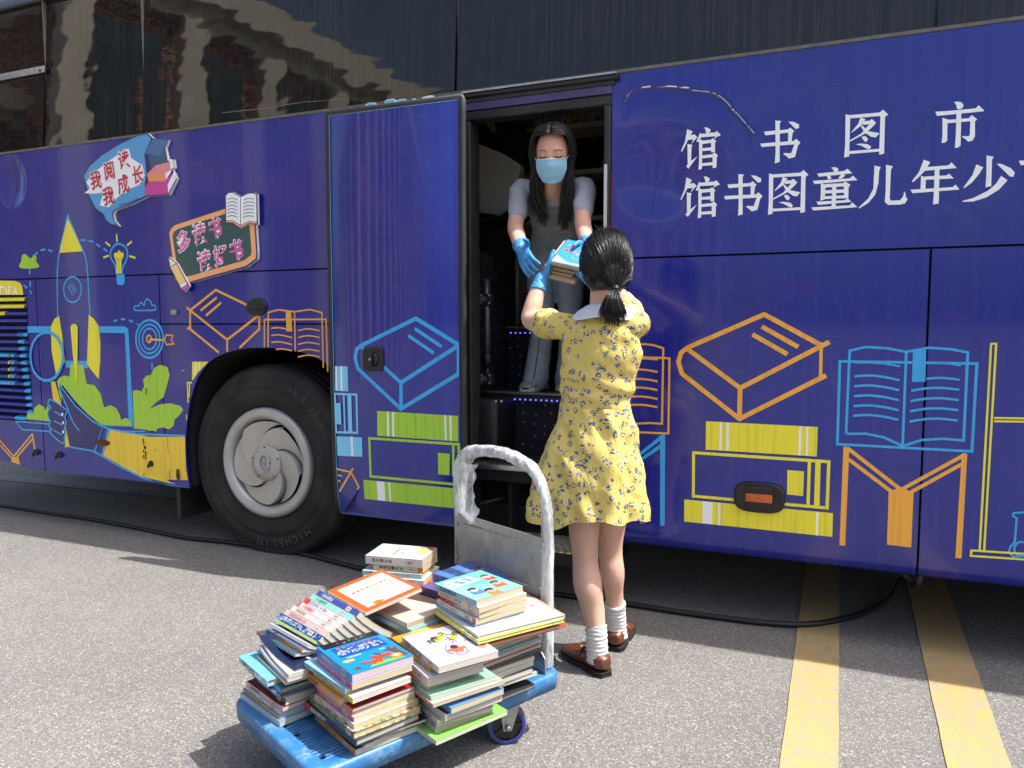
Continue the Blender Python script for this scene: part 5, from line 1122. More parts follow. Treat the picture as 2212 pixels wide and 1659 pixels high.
def deco_elephant(b, mb):
    yg = cov(196, 206, 40); pkc = cov(206, 150, 190); lg = cov(196, 194, 214)
    b.poly(mb, [(0, .62), (0, 1), (.50, 1), (.36, .88), (.16, .68)], cov(148, 152, 184), .0004)
    for (u0, v0, u1, v1) in ((.17, .36, .36, .60), (.22, .60, .41, .82)):
        b.poly(mb, [(u1-.035, v0-.03), (u1+.02, v0), (u1+.0, v0+.07), (u0+.03, v1+.03), (u0-.02, v1), (u0-.005, v1-.06)], yg)
    for ch, u, v in zip('我是一头', (.33, .28, .24, .19), (.30, .39, .48, .57)): b.ctext(mb, ch, u, v, .027, INK, .012)
    for ch, u, v in zip('小飞象', (.37, .31, .26), (.58, .67, .77)): b.ctext(mb, ch, u, v, .027, INK, .012)
    oc = lambda u, v, r1, r2, n=14: [(u+r1*math.cos(t_*2*math.pi/n), v+r2*math.sin(t_*2*math.pi/n)) for t_ in range(n)]
    b.poly(mb, [(.62, .34), (.52, .42), (.50, .55), (.40, .60), (.42, .64), (.54, .62), (.60, .66), (.72, .64), (.84, .62), (.86, .50), (.80, .38), (.74, .32)], cov(120, 108, 140), .0006); b.poly(mb, [(.63, .355), (.54, .43), (.52, .56), (.43, .605), (.55, .605), (.61, .64), (.72, .625), (.82, .60), (.84, .50), (.79, .39), (.73, .335)], lg, .0009)
    b.poly(mb, [(.70, .26), (.66, .32), (.74, .38), (.86, .36), (.84, .30)], lg); b.poly(mb, [(.66, .62), (.62, .74), (.72, .80), (.80, .70), (.76, .62)], lg)
    b.poly(mb, [(.66, .36), (.63, .46), (.66, .62), (.71, .66), (.73, .58), (.80, .56), (.80, .44), (.74, .42), (.71, .34)], cov(232, 116, 90), .0012); b.poly(mb, oc(.62, .50, .055, .062), cov(58, 46, 46), .0015); b.poly(mb, [(.78, .43), (.86, .42), (.87, .56), (.79, .56)], cov(196, 160, 206), .0014)
    b.poly(mb, oc(.78, .88, .055, .07), cov(226, 150, 150), .0008); b.poly(mb, oc(.75, .91, .03, .05), cov(96, 70, 60), .0011); b.poly(mb, oc(.34, .86, .06, .05), cov(226, 170, 180), .0008); b.poly(mb, [(.50, .74), (.53, .74), (.53, .96), (.50, .96)], cov(226, 70, 120), .0008); b.ctext(mb, '小学生', .57, .86, .010, INK, .004); b.poly(mb, oc(.10, .22, .04, .05), cov(206, 180, 176), .0007); b.poly(mb, oc(.70, .80, .025, .05), cov(180, 180, 188), .0008)
def deco_parents(b, mb):
    oc = lambda u, v, r1, r2, n=12: [(u+r1*math.cos(t_*2*math.pi/n), v+r2*math.sin(t_*2*math.pi/n)) for t_ in range(n)]
    b.poly(mb, [(0, .04), (.30, .04), (.55, .5), (.55, 1), (0, 1)], cov(96, 186, 186), .0004); b.poly(mb, [(.06, .08), (.38, .02), (.36, .70), (.10, .62)], cov(236, 240, 246), .0007)
    for ch, u, v, c in zip('你好爸爸妈妈', (.20, .30, .20, .28, .18, .26), (.12, .14, .30, .34, .48, .52), (INK, INK, None, None, None, None)): b.ctext(mb, ch, u, v, .022 if c is None else .014, c or cov(40, 140, 196), .02 if c is None else .0)
    for u, v, h, sk, cl in ((.62, .26, (40, 32, 34), (244, 214, 190), (70, 110, 170)), (.80, .46, (52, 34, 30), (240, 196, 160), (226, 150, 50)), (.28, .84, (120, 60, 44), (244, 210, 186), (214, 90, 70)), (.60, .76, (80, 50, 40), (240, 196, 160), (226, 110, 60))):
        b.poly(mb, [(u+.05, v-.10), (u+.18, v-.12), (u+.20, v+.12), (u+.06, v+.10)], cov(*cl), .0007); b.poly(mb, oc(u+.03, v, .075, .075), cov(*sk), .0010); b.poly(mb, [(u+.0, v-.08), (u-.07, v-.06), (u-.08, v+.05), (u-.02, v+.09), (u+.02, v+.05), (u-.01, v-.02)], cov(*h), .0013)
    for i in range(14): u, v = .45+.5*((i*37) % 17)/17, .08+.86*((i*53) % 19)/19; b.poly(mb, oc(u, v, .018, .016, 6), cov(*((236, 150, 50), (222, 90, 70), (90, 150, 80))[i % 3]), .0006)
def deco_frame(b, mb):
    b.poly(mb, [(.10, .10), (.92, .10), (.92, .93), (.10, .93)], cov(246, 240, 226), .0005)
    for i, ch in enumerate('星星教我们的思考'): b.ctext(mb, ch, .38, .22+i*.082, .012, cov(120, 96, 56), .01)
    b.ctext(mb, '小学生版', .52, .5, .008, cov(96, 86, 70)); b.poly(mb, [(.88, .20), (.94, .30), (.88, .42), (.82, .30)], cov(150, 112, 40), .0008)
    for a, c in (((.60, .55), (.70, .72)), ((.70, .60), (.64, .80)), ((.70, .72), (.66, .85))): b.poly(mb, [a, (a[0]+.008, a[1]), (c[0]+.008, c[1]), c], cov(150, 130, 100), .0007)
def deco_poem(b, mb):
    for i, ch in enumerate('语文课本里的'): b.ctext(mb, ch, .42, .25+.0*i, .013, cov(120, 120, 120), 0) if i == 0 else b.ctext(mb, ch, .42-.0*i, .25+.075*i, .012, cov(120, 120, 120), 0)
    for i, ch in enumerate('古诗'): b.ctext(mb, ch, .54, .34+.09*i, .013, cov(110, 110, 110), 0)
    b.poly(mb, [(.76, .95), (.95, .95), (.95, .55), (.88, .35), (.78, .45), (.70, .7)], art('floral_print', ((236, 230, 200), (196, 196, 120), (220, 170, 110), (140, 160, 110)), 60), .0005); b.poly(mb, [(.80, .99), (.99, .99), (.99, .70), (.86, .88)], cov(190, 70, 80), .0007)
def deco_bigwhite(b, mb):
    for i, ch in enumerate('我的怪怪假孩子'): b.ctext(mb, ch, .58, .10+i*.125, .017, INKR, .01)
    b.ctext(mb, '这个世界有我真好', .74, .52, .007, cov(120, 120, 120)); b.ctext(mb, '少年儿童出版社', .93, .30, .007, cov(120, 120, 120)); b.poly(mb, [(.0, .0), (.22, .0), (.10, .36), (0, .4)], cov(190, 200, 140), .0004); b.poly(mb, [(.16, .975), (.985, .975), (.985, .99), (.16, .99)], cov(222, 150, 60), .0005)
def deco_autumn(b, mb):
    b.poly(mb, [(0, .3), (.14, .4), (.10, .7), (.3, .9), (.3, 1), (0, 1)], art('autumn_leaf_print', ((226, 150, 34), (206, 120, 24), (236, 190, 70), (150, 140, 60)), 40), .0005)
    b.poly(mb, [(.22, .06), (.40, .06), (.40, .14), (.22, .14)], cov(236, 224, 190), .0006)
    for i, ch in enumerate('如此可爱的你'): b.ctext(mb, ch, .14+.07*(i // 3), .52+.10*(i % 3), .014, cov(250, 226, 170), .0)
def deco_blue_story(b, mb):
    for i, ch in enumerate('雪马英'): b.ctext(mb, ch, .30, .24+.13*i, .024, cov(200, 216, 240), .0)
    b.poly(mb, [(.5, .0), (.8, .1), (.75, .4), (.95, .55), (1, .0)], cov(206, 214, 226), .0005); b.poly(mb, [(.36, .55), (.30, .72), (.42, .80), (.52, .66)], cov(206, 150, 110), .0007); b.poly(mb, [(.34, .62), (.27, .76), (.36, .84), (.42, .72)], cov(80, 56, 48), .0009); b.poly(mb, [(.6, .08), (.55, .3), (.72, .36), (.9, .2)], cov(222, 206, 176), .0008)
def deco_navy(b, mb):
    yl = cov(206, 196, 60)
    for i in range(9): u, v = .15+.75*((i*5) % 9)/9, .15+.7*((i*7) % 11)/11; b.poly(mb, [(u, v), (u+.10, v+.01), (u+.11, v+.05), (u+.01, v+.04)], yl if i % 3 == 0 else cov(200, 206, 216), .0005)
def deco_garden(b, mb):
    gr = cov(96, 178, 60); wh = cov(244, 246, 240); br = cov(110, 60, 44)
    b.poly(mb, [(.5, 0), (1, 0), (1, .5), (.8, .62), (.6, .5)], cov(130, 200, 90), .0004); b.poly(mb, [(.1, .2), (.4, .35), (.55, .7), (.7, 1), (.1, 1)], art('soil_print', ((96, 50, 36), (150, 90, 70), (70, 36, 30)), 120), .0004)
    for u, v in ((.74, .18), (.80, .36)):
        for k in range(7): a = k*.8976; b.poly(mb, [(u+.055*math.cos(a-.3), v+.055*math.sin(a-.3)), (u+.095*math.cos(a), v+.09*math.sin(a)), (u+.055*math.cos(a+.3), v+.055*math.sin(a+.3)), (u, v)], wh, .0008)
        b.poly(mb, [(u+.03*math.cos(t_*.785), v+.03*math.sin(t_*.785)) for t_ in range(8)], cov(232, 150, 90), .0012)
    for k in range(6): b.poly(mb, [(.62-.05*k, .60+.06*k), (.30-.02*k, .50+.07*k), (.56-.05*k, .66+.06*k)], gr, .0009)
# stacks ---------------------------------------------------------------------
FRONT = 'front stack'; G1_ = 'books in the front stack on the trolley'
stack(FRONT, G1_, (.486, -.715), -3, DZ, .405, [
 B(.022, .206, .176, (30, 120, 196), 'Glossy blue picture book with orange deer on its cover', (24, 134, 208), pages='p', title='小鹿斑比', tcol=INKW, deco=deco_deer, dx=0, dy=0, r=0),
 B(.016, .200, .172, (170, 56, 140), 'Magenta-spined paperback', WH, pages='c', tcol=INKW, dx=.002, dy=-.002, r=0),
 B(.013, .214, .176, (128, 190, 220), 'Sky-blue paperback with creamy pages', (150, 208, 232), pages='c', dx=-.012, dy=-.012, r=4),
 B(.014, .204, .170, (226, 214, 70), 'Yellow-spined paperback with white pages', WH, dx=.016, dy=-.008, r=3),
 B(.017, .196, .150, (196, 132, 62), 'Ochre idiom storybook', (206, 140, 70), pages='c', title='成语故事', dx=-.03, dy=-.02, r=1),
 B(.010, .208, .180, (222, 96, 56), 'Thin vermilion paperback with dark red cover', (150, 30, 30), pages='g', tcol=INKW, dx=.006, dy=-.004, r=2),
 B(.013, .204, .182, (210, 110, 70), 'Rust-orange storybook with grassy cover', art('grass_print', ((120, 190, 60), (180, 214, 90), (226, 232, 190)), 50), title='最后的长城', tcol=INKW, dx=.002, dy=-.004, r=1),
 B(.013, .196, .180, (160, 60, 140), 'Purple and white paperback', WH, pages='c', tcol=INKW, dx=.004, dy=0, r=2),
 B(.013, .206, .190, (232, 224, 226), 'White paperback with pink flowers on its cover', art('blossom_print', ((240, 236, 232), (236, 160, 170), (206, 214, 90), (150, 180, 206)), 46), pages='c', dx=.014, dy=-.004, r=3),
 B(.018, .236, .200, (66, 76, 62), 'Dark olive hardback with a tan picture cover', art('leafy_print', ((196, 150, 120), (60, 110, 70), (226, 190, 160), (70, 60, 50)), 26), pages='c', hard=True, tcol=cov(190, 180, 120), dx=.022, dy=-.012, r=2, tagpos=.9),
 B(.018, .262, .190, (60, 40, 44), 'Torn black hardback with a red corner', (46, 44, 46), pages='g', title='植物交通世界', tcol=INKW, hard=True, dx=.028, dy=-.008, r=4, band=(0, .1, cov(190, 34, 44)), tagged=False),
 B(.009, .230, .20, (70, 70, 72), 'Crumpled black magazine', (60, 58, 60), pages='w', marks=False, tagged=False, dx=.012, dy=.0, r=-2),
 B(.008, .190, .15, (150, 190, 220), 'Thin pale blue booklet', (170, 206, 226), pages='c', tagged=False, dx=.020, dy=.02, r=5),
 B(.017, .226, .196, (220, 160, 70), 'Orange-spined book under a dark teal cover', (30, 84, 84), pages='w', dx=.010, dy=.0, r=1)])
LEFT = 'left corner stack'; G2_ = 'books in the left stack on the trolley'
stack(LEFT, G2_, (.232, -.778), 3, DZ, .352, [
 B(.005, .215, .20, (22, 34, 60), 'Curling navy magazine with yellow lettering', (24, 34, 62), marks=False, tagged=False, curl=.032, deco=deco_navy, dx=.03, dy=.02, r=-2, kind='magazine', cat='magazine'),
 B(.010, .215, .19, WH, 'White floppy magazine with grey cover', (206, 206, 204), marks=False, tagged=False, curl=.03, dx=.035, dy=0, r=-8, kind='magazine', cat='magazine'),
 B(.012, .215, .19, (206, 198, 220), 'Lilac-edged floppy magazine', (214, 208, 226), marks=False, tagged=False, curl=.02, dx=.035, dy=-.004, r=-7, kind='magazine', cat='magazine'),
 B(.010, .21, .19, (226, 224, 210), 'Olive-covered white magazine', (120, 116, 70), marks=False, tagged=False, dx=.03, dy=-.006, r=-6, kind='magazine', cat='magazine'),
 B(.019, .200, .15, art('gingham_print', ((60, 130, 180), (120, 184, 214), (220, 232, 240)), 70), 'Blue gingham hardback', (120, 190, 220), pages='c', hard=True, dx=-.028, dy=-.032, r=-4, tagpos=.22),
 B(.016, .200, .16, (60, 140, 184), 'Teal-blue hardback with creamy pages', (52, 120, 130), pages='c', hard=True, dx=.004, dy=-.010, r=-4, tagpos=.2),
 B(.006, .225, .20, (50, 50, 110), 'Curled violet star-print magazine', art('nebula_print', ((30, 30, 90), (70, 60, 150), (190, 190, 230)), 20), marks=False, tagged=False, curl=.02, dx=-.004, dy=-.02, r=-5, kind='magazine', cat='magazine'),
 B(.008, .19, .16, (226, 208, 140), 'Thin cream-yellow booklet', (230, 226, 216), tagged=False, dx=-.02, dy=-.004, r=-1),
 B(.022, .20, .165, (34, 30, 32), 'Thick black hardback with white spine letters', (236, 234, 230), pages='w', title='白话史记', tcol=INKW, hard=True, dx=.006, dy=0, r=-3, tagpos=.82),
 B(.015, .21, .17, (206, 160, 164), 'Pinkish paperback with a maroon cover', (110, 40, 50), title='李李的故事', dx=.01, dy=-.008, r=0),
 B(.012, .205, .17, (226, 226, 226), 'White and light blue paperback', (236, 236, 234), dx=.004, dy=-.01, r=0),
 B(.010, .215, .18, (230, 170, 60), 'Orange-spined blue-covered book', (90, 150, 206), dx=.002, dy=-.014, r=0),
 B(.018, .225, .19, (206, 222, 232), 'Large pale blue picture book', (120, 180, 220), marks=False, tagged=False, dx=.012, dy=-.018, r=1)])
# slanting fan of books behind, spines stepping down towards the camera
FAN = 'slanting fan'; G3_ = 'books in the slanting fan on the trolley'
fan = [B(.012, .25, .19, (226, 214, 206), 'Cream book with a broad orange border', (222, 104, 44), deco=deco_frame),
 B(.010, .25, .19, (56, 62, 130), 'Navy-blue paperback with white spine lettering', WH, title='小学生成长', tcol=INKW), B(.010, .25, .19, (140, 206, 190), 'Mint-green paperback', WH, title='二十四节气'),
 B(.010, .25, .19, (236, 230, 228), 'White paperback with a red spine end', WH, band=(0, .12, cov(206, 50, 60))), B(.011, .25, .19, (238, 236, 232), 'White paperback with dark red spine title', WH, title='小英雄雨来', tcol=INKR, band=(0, .05, cov(226, 90, 40))),
 B(.010, .25, .19, (236, 230, 220), 'Off-white paperback with brown spine title', WH, title='爷爷战友', tcol=cov(130, 90, 50)), B(.011, .25, .19, (234, 206, 196), 'Pale pink paperback', (240, 226, 220), title='我的战友邱少云', tcol=cov(150, 90, 90)),
 B(.012, .25, .19, art('starry_navy', ((20, 40, 90), (24, 56, 120), (170, 190, 220)), 90), 'Starry navy paperback', (30, 56, 110), tcol=INKW),
 B(.008, .24, .20, (160, 180, 130), 'Rumpled green-edged magazine', art('green_page_print', ((220, 226, 206), (130, 180, 90), (90, 120, 80)), 24), marks=False, tagged=False, kind='magazine', cat='magazine'), B(.009, .24, .20, (226, 226, 228), 'Rumpled white magazine', (206, 206, 208), marks=False, tagged=False, kind='magazine', cat='magazine'),
 B(.010, .215, .19, (206, 150, 80), 'Tan-orange thin paperback with a navy spine end', (70, 90, 130), band=(0, .2, cov(40, 50, 110))), B(.010, .235, .18, (110, 176, 200), 'Light blue thin paperback with a red spine end', (60, 70, 80), band=(0, .22, cov(190, 50, 60)))]
for i, k in enumerate(fan):
    k = dict(k); T, L, D, look = k.pop('T'), k.pop('L'), k.pop('D'), k.pop('look'); n = i
    ph = 9 if n == 0 else (-50 if n < 8 else (-34, -26, -16, -12)[n-8]); T = T if n == 0 or n > 7 else .0175
    m = TM @ Matrix.Translation((.247-.003*n, -.535-.0180*n, .447-.0078*n+(-T*.2 if n == 0 else .010))) @ Matrix.Rotation(rad(-3+.4*n), 4, 'Z') @ Matrix.Rotation(rad(ph), 4, 'X') @ Matrix.Rotation(rad(-2), 4, 'Y') @ Matrix.Translation((-L/2, 0, -T*.8))
    make_book(m, L, D, T, label='%s, %s %s' % (look, ('top of the' if i == 0 else ORD[i]+' down in the'), FAN), group=G3_, droop=(.0 if n == 0 else -.045 if n < 8 else -.02), **k)
stack('pile under the fan', 'books under the slanting fan', (.305, -.43), 0, DZ, .405, [
 B(0.009, .235, .19, (190, 186, 176), 'Off-white limp paperback', (196, 190, 172), pages='a', tagged=False, marks=False, dx=0, r=3),
 B(0.008, .235, .19, (120, 160, 176), 'Slate-blue limp paperback', (110, 150, 170), pages='g', tagged=False, marks=False, dx=0.022, r=6),
 B(0.011, .235, .19, (206, 200, 190), 'Ivory bowed paperback', (200, 196, 186), pages='g', tagged=False, marks=False, dx=0.01, r=-3),
 B(0.009, .235, .19, (196, 150, 60), 'Mustard limp paperback', (190, 150, 70), pages='c', tagged=False, marks=False, dx=0.024, r=5),
 B(0.01, .235, .19, (120, 160, 150), 'Sage-green limp paperback', (120, 160, 150), pages='g', tagged=False, marks=False, dx=0.008, r=-2),
 B(0.012, .235, .19, (200, 196, 188), 'Greyish thick paperback', (190, 190, 186), pages='g', tagged=False, marks=False, dx=0.02, r=4),
 B(0.01, .235, .19, (150, 60, 60), 'Dull red limp paperback', (150, 70, 66), pages='c', tagged=False, marks=False, dx=0.014, r=0),
 B(0.014, .235, .19, (206, 202, 190), 'Bowed white thick paperback', (200, 200, 196), pages='w', tagged=False, marks=False, dx=0.02, r=5),
 B(0.014, .235, .19, (90, 110, 140), 'Grey-blue thick paperback', (90, 110, 140), pages='w', tagged=False, marks=False, dx=0.012, r=-2),
 B(0.02, .235, .19, (200, 200, 196), 'Plain white thick paperback', (200, 200, 196), pages='c', tagged=False, marks=False, dx=0.02, r=4)])
BACK = 'back stack'; G4_ = 'books in the back stack on the trolley'
stack(BACK, G4_, (.102, -.238), 34, DZ, .502, [
 B(.022, .2, .138, (238, 236, 232), 'Thick white poetry book with flowers on its cover', (240, 236, 226), pages='c', title='语文课古诗', deco=deco_poem, dx=0, dy=0, r=0),
 B(.016, .175, .13, (190, 190, 160), 'Sage-spined paperback with an orange corner', art('brown_photo_print', ((90, 60, 50), (140, 90, 80), (60, 40, 40)), 24), pages='c', title='亲爱的鼹先生', dx=-.004, dy=.004, r=-1, band=(.9, 1, cov(226, 130, 40))),
 B(.012, .205, .14, (150, 206, 220), 'Light aqua paperback', WH, pages='c', title='战场大作战', dx=0, dy=-.004, r=2), B(.012, .21, .15, (236, 228, 226), 'White paperback with red circle on spine', WH, pages='c', title='小猪唏哩', tcol=INKR, dx=.016, dy=-.008, r=0),
 B(.013, .195, .15, (214, 206, 196), 'Beige paperback with an orange-red cover', (226, 100, 70), pages='c', dx=.022, dy=-.004, r=1, band=(0, .1, cov(222, 110, 50))), B(.016, .20, .14, (52, 90, 150), 'Blue paperback with a red spine end', (60, 90, 150), pages='c', tcol=INKW, dx=.03, dy=.002, r=-2, band=(.9, 1, cov(190, 40, 50))),
 B(.012, .19, .14, (236, 230, 220), 'Cream paperback', WH, pages='c', dx=.03, r=3), B(.008, .21, .17, (236, 176, 50), 'Yellow-orange picture book', (236, 176, 50), tagged=False, dx=.05, dy=-.02, r=4), B(.010, .21, .17, (226, 226, 230), 'White and navy striped magazine', (60, 70, 120), tagged=False, marks=False, dx=.05, dy=-.02, r=2, kind='magazine', cat='magazine'),
 B(.010, .21, .17, (60, 110, 180), 'Bright blue magazine', (70, 120, 190), tagged=False, marks=False, dx=.06, dy=-.02, r=3, kind='magazine', cat='magazine'), B(.009, .215, .17, (60, 130, 140), 'Teal picture book', (60, 130, 140), tagged=False, dx=.06, dy=-.02, r=-2), B(.010, .215, .17, (120, 150, 70), 'Moss-green picture book', (120, 150, 70), tagged=False, dx=.06, dy=-.024, r=0),
 B(.02, .2, .15, (226, 222, 210), 'Thick off-white paperback', WH, dx=.05), B(.02, .2, .15, (200, 206, 210), 'Thick grey paperback', (200, 206, 210), dx=.05), B(.024, .2, .15, (232, 226, 212), 'Thick ivory paperback', WH, pages='c', dx=.05), B(.024, .2, .15, (150, 170, 190), 'Thick slate-blue paperback', (150, 170, 190), dx=.05)])
stack('pile against the handle', 'books piled against the handle plate', (.335, -.235), 12, DZ, .455, [
 B(.012, .21, .18, (70, 100, 160), 'Dusky blue hardback showing a boy on its cover', (72, 108, 172), hard=True, deco=deco_blue_story, dx=-.01, dy=.05, r=-6), B(.014, .2, .17, (84, 60, 110), 'Purple paperback', (92, 70, 120), dx=0, dy=.0), B(.014, .2, .17, (150, 40, 50), 'Red-spined paperback', (70, 60, 56), tcol=INKW, dx=-.01, dy=-.02, r=8), B(.014, .2, .17, (70, 110, 70), 'Dark green paperback', (70, 110, 70), dx=.0, dy=-.02, r=5), B(.02, .2, .17, WH, 'Thick white paperback', WH), B(.02, .2, .17, (60, 90, 140), 'Navy hardback', (60, 90, 140), hard=True), B(.02, .2, .17, (226, 210, 170), 'Straw-coloured paperback', (226, 210, 170), pages='c'), B(.024, .2, .17, (190, 90, 80), 'Brick-red paperback', (190, 90, 80))])
MIDL = 'middle stack'; G5_ = 'books in the middle stack on the trolley'
stack(MIDL, G5_, (.590, -.528), -9, DZ, .403, [
 B(.015, .222, .176, (226, 222, 228), 'White picture book with a child and a grey animal', (214, 210, 224), pages='w', title='我是一头小飞象', deco=deco_elephant, dx=0, dy=0, r=0),
 B(.015, .222, .176, (96, 84, 50), 'Autumn-orange paperback with an olive spine', (230, 160, 40), pages='c', title='中国儿童文学', tcol=cov(200, 190, 160), deco=deco_autumn, dx=-.05, dy=.012, r=4, band=(.42, 1, cov(206, 146, 40))),
 B(.022, .21, .165, (214, 214, 214), 'Thick light grey paperback', (226, 226, 226), pages='w', title='可爱的中国', dx=-.032, dy=-.012, r=0),
 B(.016, .19, .15, (206, 190, 150), 'Aged yellowed paperback', (196, 206, 214), pages='a', marks=False, dx=-.05, dy=.0, r=6), B(.009, .21, .20, (130, 170, 150), 'Pale sage-green thin book', (134, 176, 156), pages='w', tagged=False, dx=-.018, dy=-.012, r=2),
 B(.008, .22, .22, (140, 70, 90), 'Grey-covered book with leaf shapes', (150, 150, 142), pages='c', dx=.0, dy=-.02, r=3, tagged=False), B(.012, .20, .17, (226, 224, 222), 'White stapled paperback', WH, dx=-.02, dy=.0), B(.014, .19, .17, (84, 140, 190), 'Blue paperback with a bird on its cover', (90, 140, 196), pages='c', tagged=False, dx=.010, dy=.03, r=6),
 B(.018, .20, .18, (226, 226, 226), 'Thick white-paged paperback with a dark inside', (60, 36, 34), pages='w', marks=False, tagged=False, dx=.0, dy=.02, r=5), B(.010, .2, .17, WH, 'Slim white paperback', WH, dx=-.02, dy=.01), B(.012, .2, .17, (120, 120, 150), 'Slim grey-violet paperback', (120, 120, 150), dx=-.03, dy=.01), B(.010, .2, .17, (226, 214, 190), 'Slim cream paperback', WH, pages='c', dx=-.03, dy=.01),
 B(.011, .245, .235, (220, 226, 210), 'Open-topped green gardening magazine with white flowers', (120, 190, 84), marks=False, tagged=False, deco=deco_garden, dx=.0, dy=-.01, r=8, kind='magazine', cat='magazine')])
RIGHT = 'right stack'; G6_ = 'books in the right stack on the trolley'
THIN = lambda c, look, cv=None, **k: B(.0065, .25, .24, c, look, cv or c, tagged=False, marks=False, hard=True, dx=brnd.uniform(-.012, .006), dy=brnd.uniform(-.008, .008), r=brnd.uniform(-2, 2), **k)
stack(RIGHT, G6_, (.502, -.335), 0, DZ, .502, [
 B(.014, .192, .176, (120, 184, 206), 'Light blue paperback showing a family of four', (150, 206, 220), pages='c', title='你好爸爸妈妈', deco=deco_parents, dx=0, dy=0, r=1),
 B(.013, .192, .176, (226, 218, 196), 'Cream-spined paperback', WH, pages='c', dx=.012, dy=.0, r=0), B(.014, .192, .170, (238, 232, 226), 'White paperback with a red spine half', WH, pages='c', band=(0, .38, cov(196, 50, 56)), dx=.008, dy=.004, r=-2), B(.013, .20, .176, (236, 234, 232), 'White paperback with a red tail', WH, pages='c', band=(.92, 1, cov(196, 40, 50)), dx=.004, dy=-.006, r=-4), B(.007, .20, .175, (70, 130, 180), 'Slim blue paperback', (70, 130, 180), tcol=INKW, dx=-.0, dy=-.008, r=-4, tagged=False),
 B(.008, .252, .285, (222, 224, 222), 'Wide white hardback with red cover lettering', (242, 240, 236), hard=True, tagged=False, marks=False, deco=deco_bigwhite, dx=.050, dy=-.035, r=-10),
 B(.009, .258, .285, art('green_yellow_print', ((130, 190, 90), (226, 206, 90), (70, 150, 130)), 30), 'Wide white-edged hardback with a green picture cover', art('green_yellow_print', ((130, 190, 90), (226, 206, 90), (70, 150, 130)), 30), hard=True, tagged=False, marks=False, dx=.058, dy=-.042, r=-9),
 B(.010, .23, .26, (190, 180, 120), 'Olive-yellow picture book', (200, 200, 60), hard=True, tagged=False, marks=False, dx=.040, dy=-.008, r=-8), B(.010, .23, .27, (226, 110, 50), 'Orange-red hardback', (226, 96, 44), hard=True, tagged=False, marks=False, dx=.050, dy=-.006, r=-9), B(.009, .22, .26, (110, 170, 70), 'Grass-green hardback', (120, 180, 70), hard=True, tagged=False, marks=False, dx=.036, dy=.0, r=-6),
 THIN((70, 76, 70), 'Charcoal picture book', (90, 96, 90)), THIN((150, 150, 152), 'Mid-grey picture book'), THIN((226, 228, 230), 'Thin white hardback', WH), THIN((150, 180, 200), 'Thin steel-blue hardback'), THIN((228, 230, 232), 'Thin white laminated hardback', WH), THIN((170, 200, 214), 'Thin ice-blue hardback'), THIN((236, 236, 236), 'Thin bright white hardback', WH), THIN((200, 50, 56), 'Thin crimson hardback'), THIN((206, 206, 202), 'Thin ash-grey hardback'), THIN((60, 56, 56), 'Thin black hardback'),
 B(.012, .26, .2, (150, 40, 48), 'Maroon paperback with spine print', (130, 120, 110), title='看图画学成语', tcol=cov(220, 190, 170), tagged=False, dx=.01, dy=.0, r=-3), B(.012, .26, .2, (110, 130, 130), 'Grey-teal paperback', (206, 210, 206), title='语文大世界', tcol=INKW, dx=.014, dy=-.004, r=-2), B(.013, .25, .19, (186, 40, 52), 'Red poetry paperback with a black top', (60, 64, 66), title='千家诗', tcol=INKW, dx=.018, dy=-.008, r=-4),
 B(.008, .24, .2, (226, 228, 230), 'Curling white magazine', WH, marks=False, tagged=False, dx=.012, dy=0, r=-6, kind='magazine', cat='magazine'), B(.012, .21, .17, (226, 222, 214), 'White ring-bound notebook', WH, marks=False, tagged=False, dx=.0, dy=.01, r=8), B(.010, .2, .17, (226, 196, 180), 'Salmon-edged paperback', (226, 150, 110), marks=False, tagged=False, dx=-.01, dy=.012, r=12), B(.010, .25, .2, (44, 46, 50), 'Black slim hardback', (44, 46, 50), marks=False, tagged=False, hard=True, dx=.022, dy=-.006, r=-2)])
# books standing on the cabin shelves
SY, zsh, sx0 = SHELF; srnd = random.Random(5)
for row, (z, xa, xb, lean) in enumerate(((zsh[0], sx0+.08, -.98, .30), (zsh[1], -1.36, -.86, .42), (zsh[2], -1.2, -.86, .1), (zsh[0], sx0-.30, sx0-.06, .05))):
    x = xa; i = 0
    while x < xb and i < 40:
        T = srnd.uniform(.009, .018); H = srnd.uniform(.19, .235); c = srnd.choice(((196, 80, 66), (206, 200, 180), (90, 150, 160), (206, 190, 140), (80, 110, 180), (206, 204, 196), (150, 180, 90), (206, 150, 80), (190, 180, 160), (180, 60, 70)))
        ln = lean*(1 if row != 3 else .2)+srnd.uniform(-.05, .05)
        m = Matrix.Translation((x, SY+.012+srnd.uniform(0, .01), z+.001)) @ Matrix.Rotation(ln, 4, 'Y') @ Matrix.Translation((T/2, 0, H/2+.0)) @ Matrix.Rotation(rad(90), 4, 'Y') @ Matrix.Translation((0, 0, -T/2))
        where_ = ('top cabin shelf', 'middle cabin shelf', 'lowest cabin shelf', 'top shelf left of the upright')[row]
        make_book(m, H, .15, T, cov(*c), cov(*c), 'w', tagged=srnd.random() < .5, marks=True, label='dim book standing %s from the left on the %s' % (('first' if i == 0 else ORD[i] if i < 27 else 'rightmost'), where_), group='books on the cabin shelves'); x += T/math.cos(ln)+.0015; i += 1

